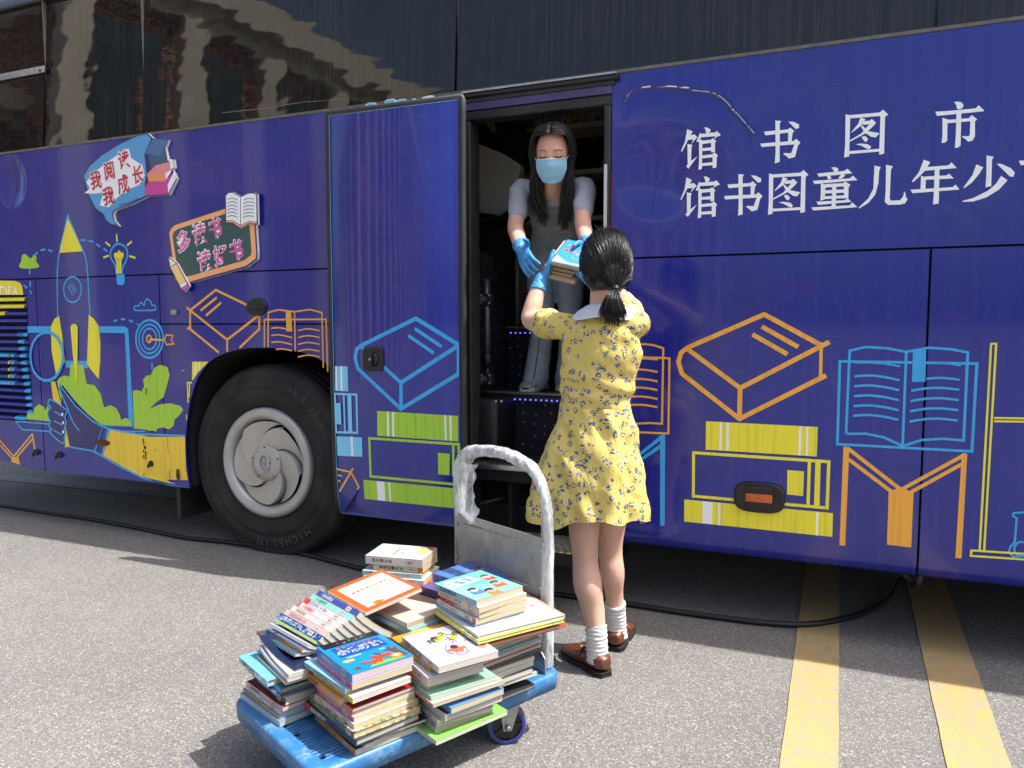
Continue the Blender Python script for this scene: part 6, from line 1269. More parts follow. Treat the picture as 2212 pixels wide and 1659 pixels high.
# ------------------------------------------------------------------ people
def skin(name, r, g_, b):
    m = mat(name, rgb(r, g_, b), .5, spec=.4); t = NT(m); n = t.noise(t.tc(), 18, 4, .6)
    t.b.inputs['Subsurface Weight'].default_value = .12; t.b.inputs['Subsurface Radius'].default_value = (.012, .005, .003)
    t.base(t.mix(n, rgb(r-10, g_-14, b-14), rgb(min(255, r+8), min(255, g_+6), min(255, b+4)))); return m
M_SKIN = skin('skin', 216, 170, 148); M_SKINB = skin('skin_legs', 206, 168, 148)
M_HAIR = mat('black_hair', rgb(15, 13, 14), .36, spec=.45); t_ = NT(M_HAIR); t_.b.inputs['Anisotropic'].default_value = .6
M_HAIRB = mat('black_brown_hair', rgb(18, 15, 14), .34, spec=.5)
def fabric(name, col, rough=.85, scale=220, bump_=.12, fold=None):
    m = mat(name, col, rough, spec=.25); t = NT(m); v = t.tc(); n = t.noise(v, scale, 2, .6); big = t.noise(v, 5, 3, .5)
    t.base(t.mix(t.math('MULTIPLY', n, .5), tuple(x*.8 for x in col[:3])+(1,), tuple(min(1, x*1.2) for x in col[:3])+(1,)))
    b = t.bump(n, bump_, .002); t.b.inputs['Sheen Weight'].default_value = .15; return m
M_TEE = fabric('grey_marl_knit', rgb(168, 173, 181), .9, 300, .25); M_BELT = mat('brown_leather_belt', rgb(112, 58, 36), .5, noisy=.2)
def denim():
    m = mat('grey_denim', rgb(122, 134, 146), .9, spec=.2); t = NT(m); v = t.tc(); f = t.noise(v, 6, 4, .6); w = t.noise(t.tc((1, 1, .3)), 260, 2, .5)
    t.base(t.mix(t.math('MULTIPLY', w, .5), t.ramp(f, [(.35, rgb(128, 140, 152)), (.7, rgb(176, 188, 198))]), rgb(140, 150, 158))); t.bump(t.noise(v, 14, 4, .6, .6), .45, .02, t.bump(w, .2, .002)); return m
M_DENIM = denim()
M_GLOVE = mat('blue_nitrile', rgb(62, 140, 200), .42, spec=.5, bump=.8, bscale=55, bdist=.010)
M_SOCK = mat('white_ribbed_sock', rgb(208, 205, 202), .9)
t_ = NT(M_SOCK); w_ = t_.add('ShaderNodeTexWave', wave_type='BANDS', bands_direction='Z'); w_.inputs['Scale'].default_value = 22; w_.inputs['Distortion'].default_value = 3; w_.inputs['Detail'].default_value = 2; t_.lk(t_.tc((1, 1, 1)), w_.inputs[0]); t_.bump(w_.outputs['Fac'], .5, .004)
M_LOAF = mat('brown_loafer_leather', rgb(98, 52, 36), .32, coat=.3, noisy=.35, nscale=22, bump=.15, bscale=50); M_SOLE = mat('black_shoe_sole', rgb(34, 28, 26), .7)
M_MASK = mat('pale_blue_mask', rgb(150, 202, 226), .8, spec=.2, bump=.1, bscale=300); M_LIP = mat('dark_lash', rgb(52, 34, 30), .6); M_BROW = mat('eyebrow', rgb(84, 62, 56), .8)
M_SHOE = mat('grey_canvas_shoe', rgb(150, 148, 142), .85, noisy=.25, nscale=60)
M_COLLAR = fabric('white_collar_cotton', rgb(226, 230, 238), .75, 260, .08)
def floral():
    m = mat('yellow_floral_cotton', rgb(232, 206, 96), .8, spec=.25); t = NT(m); v = t.tc()
    warp = t.add('ShaderNodeTexNoise'); warp.inputs['Scale'].default_value = 60; t.lk(v, warp.inputs['Vector'])
    vm = t.add('ShaderNodeVectorMath', operation='MULTIPLY_ADD'); t.lk(warp.outputs['Color'], vm.inputs[0]); vm.inputs[1].default_value = (.014, .014, .014); t.lk(v, vm.inputs[2])
    vo = t.add('ShaderNodeTexVoronoi'); vo.inputs['Scale'].default_value = 36; vo.inputs['Randomness'].default_value = .85; t.lk(vm.outputs[0], vo.inputs['Vector'])
    m1 = t.gray(vo.outputs['Distance'], .43, .39); fine = t.noise(v, 190, 2, .6)
    vf = t.add('ShaderNodeTexVoronoi'); vf.inputs['Scale'].default_value = 150; t.lk(v, vf.inputs['Vector']); hs = t.add('ShaderNodeSeparateColor'); t.lk(vf.outputs['Color'], hs.inputs[0])
    fl = t.ramp(hs.outputs[0], [(.26, rgb(62, 112, 84)), (.34, rgb(76, 66, 132)), (.72, rgb(62, 52, 118)), (.82, rgb(168, 160, 192))])
    cut = t.gray(vf.outputs['Distance'], .62, .5); n = t.noise(v, 7, 3, .5)
    basec = t.mix(n, rgb(204, 182, 96), rgb(214, 196, 118)); t.base(t.mix(t.math('MULTIPLY', m1, cut), basec, fl))
    t.b.inputs['Transmission Weight'].default_value = .0; t.bump(t.noise(t.tc((1, 1, .6)), 11, 4, .55, .7), .5, .03); return m
M_FLORAL = floral()
def organic(mb, name, parent, material, voxel=.008, it=6, fn=None, dec=None):
    """one continuous skin around overlapping shapes"""
    tmp = mb.build('shape', fix=True); md = tmp.modifiers.new('r', 'REMESH'); md.mode = 'VOXEL'; md.voxel_size = voxel; md.use_smooth_shade = True
    sm = tmp.modifiers.new('s', 'SMOOTH'); sm.iterations = it; sm.factor = .5
    dg = bpy.context.evaluated_depsgraph_get(); me = bpy.data.meshes.new_from_object(tmp.evaluated_get(dg)); old = tmp.data; bpy.data.objects.remove(tmp); bpy.data.meshes.remove(old)
    if fn:
        nn = [v.normal.copy() for v in me.vertices]
        for v, n in zip(me.vertices, nn): v.co += n*fn(v.co, n)
    me.materials.clear(); me.materials.append(material); me.polygons.foreach_set('use_smooth', [True]*len(me.polygons)); me.name = name; me.update()
    o = bpy.data.objects.new(name, me); COL.objects.link(o)
    if parent: o.parent = parent; o.matrix_parent_inverse = pinv(parent)
    return o
def wpart(mb, name, parent, label=None): return part(mb, name, parent, label)
def ball(mb, c, r, m, s=(1, 1, 1), seg=14, ring=9, mtx=None):
    R = []; c = Vector(c)
    for i in range(ring+1):
        a = math.pi*(i/ring-.5); rr = max(.02, math.cos(a)); z = math.sin(a)
        row = [Vector((math.cos(2*math.pi*k/seg)*rr*r*s[0], math.sin(2*math.pi*k/seg)*rr*r*s[1], z*r*s[2])) for k in range(seg)]
        R.append([c+((mtx @ p) if mtx else p) for p in row])
    mb.rings(R, m, True, (True, True))
def limb(mb, pts, rad_, m, seg=14, sub=4, flat=1.0, up=None):
    P = [Vector((*p, 0)) if len(p) == 2 else Vector(p) for p in pts]; q = smooth_pts(P, sub); rr = []
    for i in range(len(q)):
        t = i/sub; k = min(int(t), len(rad_)-2); f = t-k; f = f*f*(3-2*f); rr.append(rad_[k]*(1-f)+rad_[k+1]*f)
    mb.tube(q, rr, m, seg, flat=flat, up=up); ball(mb, q[0], rr[0]*.98, m); ball(mb, q[-1], rr[-1]*.98, m)
def basis(y, z):
    """matrix whose Y axis is y and Z axis close to z"""
    y = Vector(y).normalized(); z = Vector(z); z = (z-y*z.dot(y)).normalized(); x = y.cross(z); return Matrix((x, y, z)).transposed()
def hand(parent, wrist, fingers, back, thumb_sign, curls, spread=1.0, thumb=(.75, .62, -.25), cuff_to=None, name='glove', size=1.0, tcurl=.4):
    """gloved hand: Y along the fingers, Z = back of the hand, thumb on the +X / -X side"""
    Mx = basis(fingers, back); w = Vector(wrist); mb = MB(); sg = thumb_sign
    T = lambda x, y, z: w+Mx @ Vector((x*size*sg, y*size, z*size))
    secs = [(0, .026, .019), (.02, .031, .018), (.05, .038, .016), (.08, .041, .0145), (.096, .039, .012)]
    for (y0, a0, b0) in secs: pass
    mb.loft([(T(0, y, 0), Mx @ Vector((a*size, 0, 0)), Mx @ Vector((0, 0, b*size))) for y, a, b in secs], M_GLOVE, 16)
    for x, ln, c, dx in ((.029, .070, curls[0], .10), (.010, .078, curls[1], .02), (-.010, .073, curls[2], -.06), (-.028, .058, curls[3], -.16)):
        p = Vector((x, .090, 0)); a = 0.0; pts = [T(x*.9, .07, 0), T(*p)]; segs = (.44, .31, .25)
        for k in range(3):
            a += c*(.9, 1.1, .8)[k]; d = Vector((dx*spread, math.cos(a), -math.sin(a))).normalized(); p = p+d*ln*segs[k]; pts.append(T(*p))
        r = .0088*size; limb(mb, pts, [r*1.1, r*1.08, r, r*.95, r*.8], M_GLOVE, 10, 3)
    p = Vector((.024, .022, -.004)); d = Vector(thumb).normalized(); q1 = p+d*.036; d2 = (d+Vector((-.2, .3, -tcurl))).normalized(); q2 = q1+d2*.032; q3 = q2+(d2+Vector((-.15, .1, -tcurl*.6))).normalized()*.024
    limb(mb, [T(.008, .012, 0), T(*p), T(*q1), T(*q2), T(*q3)], [.014*size, .015*size, .0115*size, .0102*size, .0085*size], M_GLOVE, 10, 3)
    if cuff_to is not None:
        c = Vector(cuff_to); n_ = 6; d = (c-w); mb.tube([w+Mx @ Vector((0, .012, 0)), w, w+d*.35, w+d*.7, w+d], [.026*size, .025*size, .029*size, .033*size, .036*size], M_GLOVE, 16, flat=1.0)
    return organic(mb, name, parent, M_GLOVE, .0036, 4, lambda c_, n: .0012*noise.noise(c_*85))
def head(mb, Mx, m, nose=True):
    """egg-shaped head; local front is -Y, up is Z; Mx is a 4x4 placing the centre"""
    R = []; seg, ring = 28, 20
    for i in range(ring+1):
        a = math.pi*(i/ring-.5); z = math.sin(a); rr = max(.02, math.cos(a)); row = []
        for k in range(seg):
            q = 2*math.pi*k/seg; x, y = math.cos(q)*rr, math.sin(q)*rr
            low = max(0, -z); X = x*.073*(1-.30*low**1.6); Y = y*(.088 if y < 0 else .096)*(1-.10*low); Z = z*.113 if z > 0 else z*.118
            if y < 0: Y -= .006*low*(1-abs(x))
            if y > 0 and z < 0: Y *= 1-.28*low
            row.append(Mx @ Vector((X, Y, Z)))
        R.append(row)
    mb.rings(R, m, True, (True, True))
    if nose: limb(mb, [Mx @ Vector(p) for p in ((0, -.084, .012), (0, -.094, -.012), (0, -.100, -.030), (0, -.088, -.036))], [.006, .008, .012, .009], m, 10, 3)
    for sx in (-1, 1):
        ball(mb, Mx @ Vector((sx*.073, .008, -.010)), .027, m, (.35, .6, 1.05)); limb(mb, [Mx @ Vector((sx*.024, -.086, .030)), Mx @ Vector((sx*.046, -.076, .028))], [.007, .006], m, 8, 2)
        ball(mb, Mx @ Vector((sx*.033, -.074, .006)), .0135, m)
def strands(mb, paths, r, m, seg=4, jit=.004, n=1, rnd=None, sub=5):
    for p in paths:
        for k in range(n):
            d = [Vector((rnd.gauss(0, jit), rnd.gauss(0, jit), rnd.gauss(0, jit*.5))) for _ in range(2)]; L = len(p); q = [Vector(v)+d[0]*(1-i/(L-1))+d[1]*(i/(L-1)) for i, v in enumerate(p)]
            q = smooth_pts(q, sub); nn = len(q); rk = r*rnd.uniform(.7, 1.25); mb.tube(q, [rk*(1 if i < nn*.7 else max(.12, 1-(i-nn*.7)/(nn*.3)*.9)) for i in range(nn)], m, seg)
z2 = frame(1840, 700, 600/2212); z3 = frame(1840, 1100, 600/2212); z5 = frame(2140, 2150, 500/1276); z8 = frame(2000, 850, 700/2111); zF = frame(1840, 300, 700/2212)

# ---- the woman on the ground, seen from behind --------------------------------
BY = -.60
reader = empty('person', (-.80, -.55, 0)); tag(reader, 'woman in a yellow floral dress and brown loafers, seen from behind lifting books', 'person')
ankL, ankR = aty(1288, 1362, -.625), aty(1330, 1325, -.40); botL, botR = aty(1291, 1420, -.622), aty(1332, 1368, -.385)
kneL, kneR = aty(1264, 1205, -.60), aty(1319, 1185, -.46)
hipL, hipR = aty(1262, 985, -.585), aty(1330, 985, -.55)
shL, shR = aty(1212, 706, -.575), aty(1372, 700, -.575)
neck0, neck1 = aty(1306, 690, -.585), aty(1306, 618, -.605)
hc = aty(1309, 574, -.615)
elL, wrL = aty(1146, 692, -.44), aty(1169, 603, -.36); elR, wrR = aty(1350, 650, -.36), aty(1275, 606, -.33)
mb = MB()
limb(mb, [hipL+Vector((0, 0, .05)), hipL.lerp(kneL, .5)+Vector((.0, -.012, 0)), kneL, kneL.lerp(ankL, .33)+Vector((0, -.016, 0)), kneL.lerp(ankL, .68), ankL, botL], [.078, .062, .047, .053, .043, .035, .034], M_SKINB)
limb(mb, [hipR+Vector((0, 0, .05)), hipR.lerp(kneR, .5)+Vector((.0, -.012, 0)), kneR, kneR.lerp(ankR, .33)+Vector((0.004, -.016, 0)), kneR.lerp(ankR, .68), ankR, botR], [.078, .060, .045, .0475, .036, .032, .032], M_SKINB)
limb(mb, [shL, shL.lerp(elL, .5), elL, elL.lerp(wrL, .35)+Vector((-.004, 0, 0)), wrL], [.048, .043, .036, .0365, .026], M_SKINB); limb(mb, [shR, shR.lerp(elR, .5), elR, elR.lerp(wrR, .4), wrR], [.046, .042, .037, .034, .025], M_SKINB)
limb(mb, [neck0+Vector((0, 0, -.05)), neck0, neck1, hc+Vector((0, .0, -.03))], [.07, .055, .050, .055], M_SKINB); limb(mb, [shL.lerp(shR, .1), shL.lerp(shR, .9)], [.036, .036], M_SKINB)
limb(mb, [neck0+Vector((0, .02, -.07)), aty(1292, 850, -.57), (hipL+hipR)/2], [.05, .06, .085], M_SKINB)
Mh = Matrix.Translation(hc) @ Matrix.Rotation(rad(180+28), 4, 'Z') @ Matrix.Rotation(rad(8), 4, 'X') @ Matrix.Scale(.97, 4); head(mb, Mh, M_SKINB)
organic(mb, 'body', reader, M_SKINB, .0075, 5)
# hair: cap drawn back to a tie, ponytail
tie = aty(*z8(1388, 915), -.705); rnd = random.Random(3)
mb = MB(); R = []; seg, ring = 30, 16
for i in range(ring+1):
    a = math.pi*(.5-i/ring*.80); row = []
    for k in range(seg):
        q = 2*math.pi*k/seg; rr = max(.03, math.cos(a)) if i else .03; x, y, z = math.cos(q)*rr, math.sin(q)*rr, math.sin(a)
        cutf = max(0, -y)*max(0, -z+.45)
        p = Vector((x*.093*(1-.12*max(0, -z)), y*(.104 if y < 0 else .112)*(1-.2*max(0, -z)), z*.126))*(1-.42*min(1, cutf*1.4)); row.append(Mh @ (p+Vector((0, .006, .004))))
    R.append(row)
mb.rings(R, M_HAIRB, True, (True, True)); limb(mb, [Mh @ Vector((0, .07, -.03)), Mh @ Vector((.0, .095, -.055)), tie], [.05, .024, .011], M_HAIRB, 12)
hb = organic(mb, 'hair', reader, M_HAIRB, .006, 5, lambda c, n: .0016*noise.noise(Vector((c.x*120, c.y*120, c.z*22))))
mb = MB(); paths = []
for i in range(420):
    u, v = rnd.uniform(-1, 1), rnd.uniform(0, 1); ph = u*2.55; th = .25+v*1.25
    p0 = Mh @ Vector((math.sin(ph)*math.sin(th)*.095, math.cos(ph)*.110*math.sin(th)*(1 if math.cos(ph) > 0 else .86)+.006, math.cos(th)*.130+.004))
    def onh(t):
        q = p0.lerp(tie, t); d = (Mh.inverted() @ q)-Vector((0, .006, .004)); k = math.sqrt((d.x/.094)**2+(d.y/.112)**2+(d.z/.128)**2); 
        return (Mh @ (d*(max(1.015, 1.015)/max(k, .2))+Vector((0, .006, .004)))) if k < 1.02 and t < .72 else q
    paths.append([onh(0), onh(.25), onh(.5), onh(.72), p0.lerp(tie, .9)+Vector((0, -.006, 0)), tie])
strands(mb, paths, .0011, M_HAIRB, 3, .0012, 1, rnd, 3)
for i in range(170):
    ph = rnd.gauss(0, .75); th = rnd.uniform(.9, 1.9); p0 = Mh @ Vector((math.sin(ph)*math.sin(th)*.094, math.cos(ph)*.112*math.sin(th)+.006, math.cos(th)*.126)); ax = p0.lerp(tie, .62); o_ = (ax-(Mh @ Vector((0, .075, -.05)))); o_.z *= .6; o_ = o_.normalized()*.013
    strands(mb, [[p0, p0.lerp(tie, .3)+o_*.5, ax+o_, p0.lerp(tie, .86)+o_*.8, tie+o_*.35]], .0011, M_HAIRB, 3, .0010, 1, rnd, 3)
for i in range(60):  # loose flyaways
    ph = rnd.uniform(-2.6, 2.6); th = rnd.uniform(.1, 1.0); p0 = Mh @ Vector((math.sin(ph)*math.sin(th)*.095, math.cos(ph)*.112*math.sin(th), math.cos(th)*.130)); d = Vector((rnd.uniform(-.03, .03), rnd.uniform(-.03, .01), rnd.uniform(.0, .022)))
    mb.tube(smooth_pts([p0, p0+d*.5+Vector((0, 0, .006)), p0+d], 3), .0004, M_HAIRB, 3)
for px0, px1 in (((1020, 660), (1100, 880)), ((1010, 640), (1070, 860)), ((985, 640), (1120, 870)), ((1590, 780), (1535, 960)), ((1600, 800), (1510, 900))):
    a, b = aty(*z8(*px0), -.62), aty(*z8(*px1), -.63); strands(mb, [[a, a.lerp(b, .5)+Vector((-.004, -.01, 0)), b]], .0012, M_HAIRB, 3, .004, 6, rnd, 3)
wpart(mb, 'hair_strands', hb)
mb = MB()
for i in range(330):
    a = rnd.uniform(0, 6.28); r_ = math.sqrt(rnd.random()); ex = aty(*z8(1372+r_*math.cos(a)*185, 1310+r_*math.sin(a)*85-60*abs(math.cos(a)*r_)), -.735+.04*math.sin(a)); mid = tie.lerp(ex, .42)+Vector((math.cos(a)*.007*r_, -.014+.008*math.sin(a), .004))
    paths = [[tie+Vector((math.cos(a)*.009, math.sin(a)*.006, 0)), mid, ex]]; strands(mb, paths, .0014, M_HAIRB, 3, .003, 1, rnd, 4)
wpart(mb, 'ponytail', reader)
mb = MB(); d = (aty(*z8(1400, 1100), -.73)-tie).normalized()
for k in (-1, 0, 1): 
    c = tie+d*.006*k; u = d.orthogonal().normalized(); w = d.cross(u); mb.tube([c+(u*math.cos(a*.524)+w*math.sin(a*.524))*.0145 for a in range(13)], .0040, M_BLK, 6)
wpart(mb, 'hair_tie', reader)
# dress: bodice with puff sleeves (one skin), skirt with flutes, white collar
def sec(yp, xl, xr, yc=-.585, k=.62, dz=0):
    f_ = 1-.115*math.exp(-((yp-880)/48)**2); m_ = (xl+xr)/2; xl, xr = m_+(xl-m_)*f_, m_+(xr-m_)*f_
    a, b = aty(xl, yp, yc), aty(xr, yp, yc); return (a+b)/2, (b-a).length/2*.93, k
mb = MB(); secs = []
for yp, xl, xr, k in ((700, 1222, 1374, .52), (725, 1212, 1388, .58), (760, 1210, 1392, .62), (800, 1206, 1386, .64), (838, 1200, 1379, .66), (868, 1196, 1377, .68), (885, 1195, 1378, .68)):
    c, w, kk = sec(yp, xl, xr); secs.append((c, Vector((w, 0, 0)), Vector((0, w*kk, 0))))
mb.loft([(Vector((secs[0][0].x, secs[0][0].y, secs[0][0].z+.028)), secs[0][1]*.62, secs[0][2]*.75)]+secs, M_FLORAL, 28)
cuL = shL.lerp(elL, .52); cuR = shR.lerp(elR, .55)
limb(mb, [shL+Vector((.03, 0, .0)), shL+Vector((-.012, .0, .006)), shL.lerp(elL, .36)+Vector((0, 0, .0)), cuL], [.048, .052, .058, .056], M_FLORAL, 16); limb(mb, [shR+Vector((-.03, 0, -.004)), shR+Vector((.004, 0, -.004)), shR.lerp(elR, .34)+Vector((0, 0, -.012)), cuR], [.047, .050, .052, .050], M_FLORAL, 16)
def cloth_fold(c, n):
    f = noise.noise(Vector((c.x*9, c.y*9, c.z*16)))*.0045+noise.noise(Vector((c.x*26+c.z*20, c.y*14, c.z*10)))*.0022
    f *= 1.7; f += .006*math.sin(c.z*95+c.x*22+3*noise.noise(c*6))*max(0, 1-abs(c.z-aty(1290, 840, BY).z)/.09); return f
organic(mb, 'dress_bodice', reader, M_FLORAL, .0065, 4, cloth_fold)
mb = MB(); R = []; rows = [(878, 1195, 1378, .68), (900, 1191, 1381, .69), (930, 1184, 1385, .70), (970, 1172, 1389, .70), (1010, 1160, 1394, .68), (1050, 1147, 1398, .66), (1085, 1136, 1402, .64), (1112, 1128, 1405, .63)]
seg = 96
for i, (yp, xl, xr, k) in enumerate(rows):
    c, w, kk = sec(yp, xl, xr); t = i/(len(rows)-1); ring = []
    for q in range(seg):
        a = 2*math.pi*q/seg; fl = (.008*math.sin(5*a+.9)+.007*math.sin(8*a+2.2)+.005*math.sin(13*a+.4))*t**1.2
        dz_ = (.012*math.sin(5*a+2.4)+.010*math.sin(3*a+4.0)+.004*math.sin(11*a))*t**2; sag = -.030*max(0, math.cos(a+math.pi/2-.25))**3*t*t if False else 0
        lift_ = .018*max(0, math.cos(a-rad(-62)))**6*t**3
        ring.append((c.x+(w+fl)*math.cos(a), c.y+(w*kk+fl*1.3)*math.sin(a), c.z+dz_+lift_-.012*t*max(0, -math.sin(a))))
    R.append(ring)
def subdiv_rows(R, n):
    out = []
    for i in range(len(R)-1):
        for j in range(n):
            t = j/n; a, b, c, d = R[max(i-1, 0)], R[i], R[i+1], R[min(i+2, len(R)-1)]
            out.append([tuple(.5*((2*b[k][x])+(c[k][x]-a[k][x])*t+(2*a[k][x]-5*b[k][x]+4*c[k][x]-d[k][x])*t*t+(3*b[k][x]-a[k][x]-3*c[k][x]+d[k][x])*t**3) for x in range(3)) for k in range(seg)])
    return out+[R[-1]]
R = subdiv_rows(R, 6); cx0 = sum(p[0] for p in R[0])/seg; cy0 = sum(p[1] for p in R[0])/seg; R2 = []
for i, r_ in enumerate(R):
    t = i/len(R); row = []
    for p in r_:
        d = Vector((p[0]-cx0, p[1]-cy0, 0)).normalized(); q = Vector((p[0]*7+p[2]*9, p[1]*7, p[2]*4.5)); dg_ = p[0]-cx0+(p[2]-R[0][0][2])*.55; f = .010*math.exp(-((dg_+.02)/.022)**2)*max(0, 1-t*1.4)+.008*math.exp(-((dg_-.05)/.018)**2)*max(0, 1-t*1.2)-.007*math.exp(-((dg_-.015)/.02)**2)*max(0, 1-t*1.3)+.015*noise.noise(q)*min(1, t*4)+.011*noise.noise(Vector((p[0]*24+p[2]*8, p[1]*24, p[2]*5)))*min(1, t*4)+.004*noise.noise(q*3.1+Vector((5, 1, 2)))*min(1, t*6); row.append(tuple(Vector(p)+d*f))
    R2.append(row)
mb.rings(R2, M_FLORAL, True, (False, False)); inner = [[tuple(Vector(p)+Vector((cx0-p[0], cy0-p[1], 0)).normalized()*.0035) for p in r_] for r_ in R2]; mb.rings(inner, M_FLORAL, True, (False, False)); mb.rings([R2[-1], inner[-1]], M_FLORAL, True, (False, False))
wpart(mb, 'dress_skirt', reader)
mb = MB(); nI, nO = [], []; cN = neck0+Vector((.002, .0, .02)); N = 40
for i in range(N+1):
    a = rad(-90)+rad(312)*(i/N-.5); ca, sa = math.cos(a), math.sin(a)
    nI.append(cN+Vector((ca*.058, sa*.056, .022-.012*sa))); ext = 1+.34*math.exp(-((a-rad(-90)+rad(96))/.34)**2)+.34*math.exp(-((a-rad(-90)-rad(96))/.34)**2)
    nO.append(cN+Vector((ca*.112*ext*.92, sa*.086-.008, -.004-.016*abs(ca)*ext+.014*max(0, sa)-.006*max(0, -sa))))
mid = [a.lerp(b, .55)+Vector((0, 0, .014)) for a, b in zip(nI, nO)]; q1 = [a.lerp(b, .25)+Vector((0, 0, .012)) for a, b in zip(nI, nO)]
mb.rings([nI, q1, mid, nO], M_COLLAR, False); mb.rings([nO, [p+Vector((0, 0, -.003)) for p in nO], [p+Vector((0, 0, -.004)) for p in mid], [p+Vector((0, 0, -.006)) for p in nI]], M_COLLAR, False); wpart(mb, 'collar', reader)
# socks and loafers
def foot(bot_, ank, top_, heel, toe, name_s, m_up=M_LOAF, sock=True, L=None):
    heel = Vector((*heel, 0)); toe = Vector((*toe, 0)); f = (toe-heel).normalized(); L = L or .245; s_ = Vector((f.y, -f.x, 0)); mb = MB()
    prof = [(-.008, .020, .028, .068), (.012, .034, .020, .080), (.05, .037, .016, .078), (.085, .037, .014, .068), (.115, .040, .012, .062), (.150, .046, .012, .058), (.185, .048, .012, .050), (.215, .043, .012, .042), (.238, .028, .013, .027), (.247, .010, .016, .022)]
    Rg = []
    for y, w, z0, z1 in prof:
        c = heel+f*y*L/.245; ring = []
        for k in range(16):
            a = 2*math.pi*k/16; cs, sn = math.cos(a), math.sin(a); ring.append(c+s_*(w*math.copysign(abs(cs)**.75, cs))+Vector((0, 0, (z0+z1)/2+(z1-z0)/2*math.copysign(abs(sn)**.75, sn))))
        Rg.append(ring)
    mb.rings(Rg, m_up, True); o = organic(mb, name_s, reader, m_up, .0045, 3); mb = MB()
    out = []
    for y, w, z0, z1 in prof: out.append((heel+f*y*L/.245+s_*(w+.003)))
    for y, w, z0, z1 in reversed(prof): out.append((heel+f*y*L/.245-s_*(w+.003)))
    mb.prism([p+Vector((0, 0, .0175)) for p in out], (0, 0, -.0075), M_SOLE); heelp = [p+Vector((0, 0, .0165)) for p in out[:4]]+[p+Vector((0, 0, .0165)) for p in out[-4:]]; mb.prism(heelp, (0, 0, -.0155), M_SOLE)
    mb.prism([p+Vector((0, 0, .0105)) for p in out[4:-4]], (0, 0, -.0100), M_SOLE); wpart(mb, 'shoe_sole', o)
    mb = MB(); c1_, c2_ = heel+f*.112+Vector((0, 0, .0615)), heel+f*.145+Vector((0, 0, .060))
    mb.tube(smooth_pts([c1_+s_*.042+Vector((0, 0, -.018)), c1_+s_*.026+Vector((0, 0, .0)), c1_+Vector((0, 0, .006)), c1_-s_*.026, c1_-s_*.042+Vector((0, 0, -.018))], 4), .0055, m_up, 8, flat=1.6); mb.tube([c2_+s_*.012, c2_-s_*.012], .0025, mat('gold_buckle', rgb(196, 150, 70), .3, .9), 6); wpart(mb, 'shoe_strap', o)
    mb = MB(); bot_ = Vector(bot_); ctr = [Vector((bot_.x, bot_.y, .042)), bot_, bot_.lerp(ank, .5), Vector(ank), Vector(top_)]
    pts = smooth_pts(ctr, 8); rr = [(.0385+.004*math.exp(-(i/8)**2)+.0014*math.sin(i*1.9)+(.002 if i > len(pts)-6 else 0)) for i in range(len(pts))]
    mb.tube(pts, rr, M_SOCK, 40); b = len(mb.v)
    mb.v = [tuple(Vector(v)) for v in mb.v]
    mb.tube([heel+f*.05+Vector((0, 0, .040)), heel+f*.11+Vector((0, 0, .040)), heel+f*.15+Vector((0, 0, .034))], [.030, .028, .022], M_SOCK, 14)
    mb.tube([pts[-4], pts[-1]], [.0415, .0415], M_SOCK, 20); wpart(mb, 'sock', reader)
fL = Vector((-.17, .125)).normalized(); hL = Vector((botL.x, botL.y))-fL*.046; foot(botL, ankL, ankL.lerp(kneL, .045), hL, hL+fL, 'loafer')
fR = Vector((-.02, .23)).normalized(); hR = Vector((botR.x, botR.y))-fR*.046; foot(botR, ankR, ankR.lerp(kneR, .16), hR, hR+fR, 'loafer')
# hands under the books
bkc = aty(1224, 575, -.40)
hand(reader, wrL, aty(1196, 572, -.30)-wrL, (-.85, -.42, .25), 1, (.28, .3, .3, .35), thumb=(.62, .66, .25), cuff_to=wrL+(elL-wrL).normalized()*.055, tcurl=-.1)
hand(reader, wrR, aty(1250, 572, -.27)-wrR, (.80, -.5, .2), -1, (.3, .35, .35, .4), thumb=(.6, .7, .2), cuff_to=wrR+(elR-wrR).normalized()*.05, tcurl=-.1)

# ---- the masked woman in the doorway ------------------------------------------
librarian = empty('person', (-1.32, .45, T1+.006)); tag(librarian, 'masked long-haired woman in grey top and jeans bending out of the bus doorway', 'person')
aHipL, aHipR = aty(1166, 560, .50), aty(1232, 560, .50); aKnL, aKnR = aty(1172, 700, .40), aty(1232, 705, .46); aAnL, aAnR = aty(1160, 818, .45), aty(1228, 818, .55)
aShL, aShR = aty(1127, 412, .12), aty(1262, 408, .12); aNk = aty(1195, 405, .10); ahc = aty(1194, 333, .02)
aElL, aWrL = aty(1113, 490, .02), aty(1126, 538, -.20); aElR, aWrR = aty(1259, 482, .0), aty(1269, 533, -.18); aWa = aty(1196, 480, .36)
mb = MB()
limb(mb, [aShL, aShL.lerp(aElL, .5), aElL, aElL.lerp(aWrL, .4), aWrL], [.038, .039, .036, .035, .026], M_SKIN); limb(mb, [aShR, aShR.lerp(aElR, .5), aElR, aElR.lerp(aWrR, .4), aWrR], [.038, .039, .036, .035, .026], M_SKIN)
limb(mb, [aNk+Vector((0, .06, -.04)), aNk, ahc+Vector((0, .04, -.05)), ahc+Vector((0, .02, 0))], [.07, .056, .050, .06], M_SKIN); limb(mb, [aShL.lerp(aShR, .12), aNk+Vector((0, .06, -.03)), aShL.lerp(aShR, .88)], [.032, .05, .032], M_SKIN); limb(mb, [aNk+Vector((0, .08, -.06)), aWa+Vector((0, .04, 0))], [.05, .05], M_SKIN)
MhA = Matrix.Translation(ahc) @ Matrix.Rotation(rad(14), 4, 'Z') @ Matrix.Rotation(rad(20), 4, 'X') @ Matrix.Scale(1.04, 4); head(mb, MhA, M_SKIN)
ab = organic(mb, 'body', librarian, M_SKIN, .0055, 4)
mb = MB()   # lowered eyes and brows
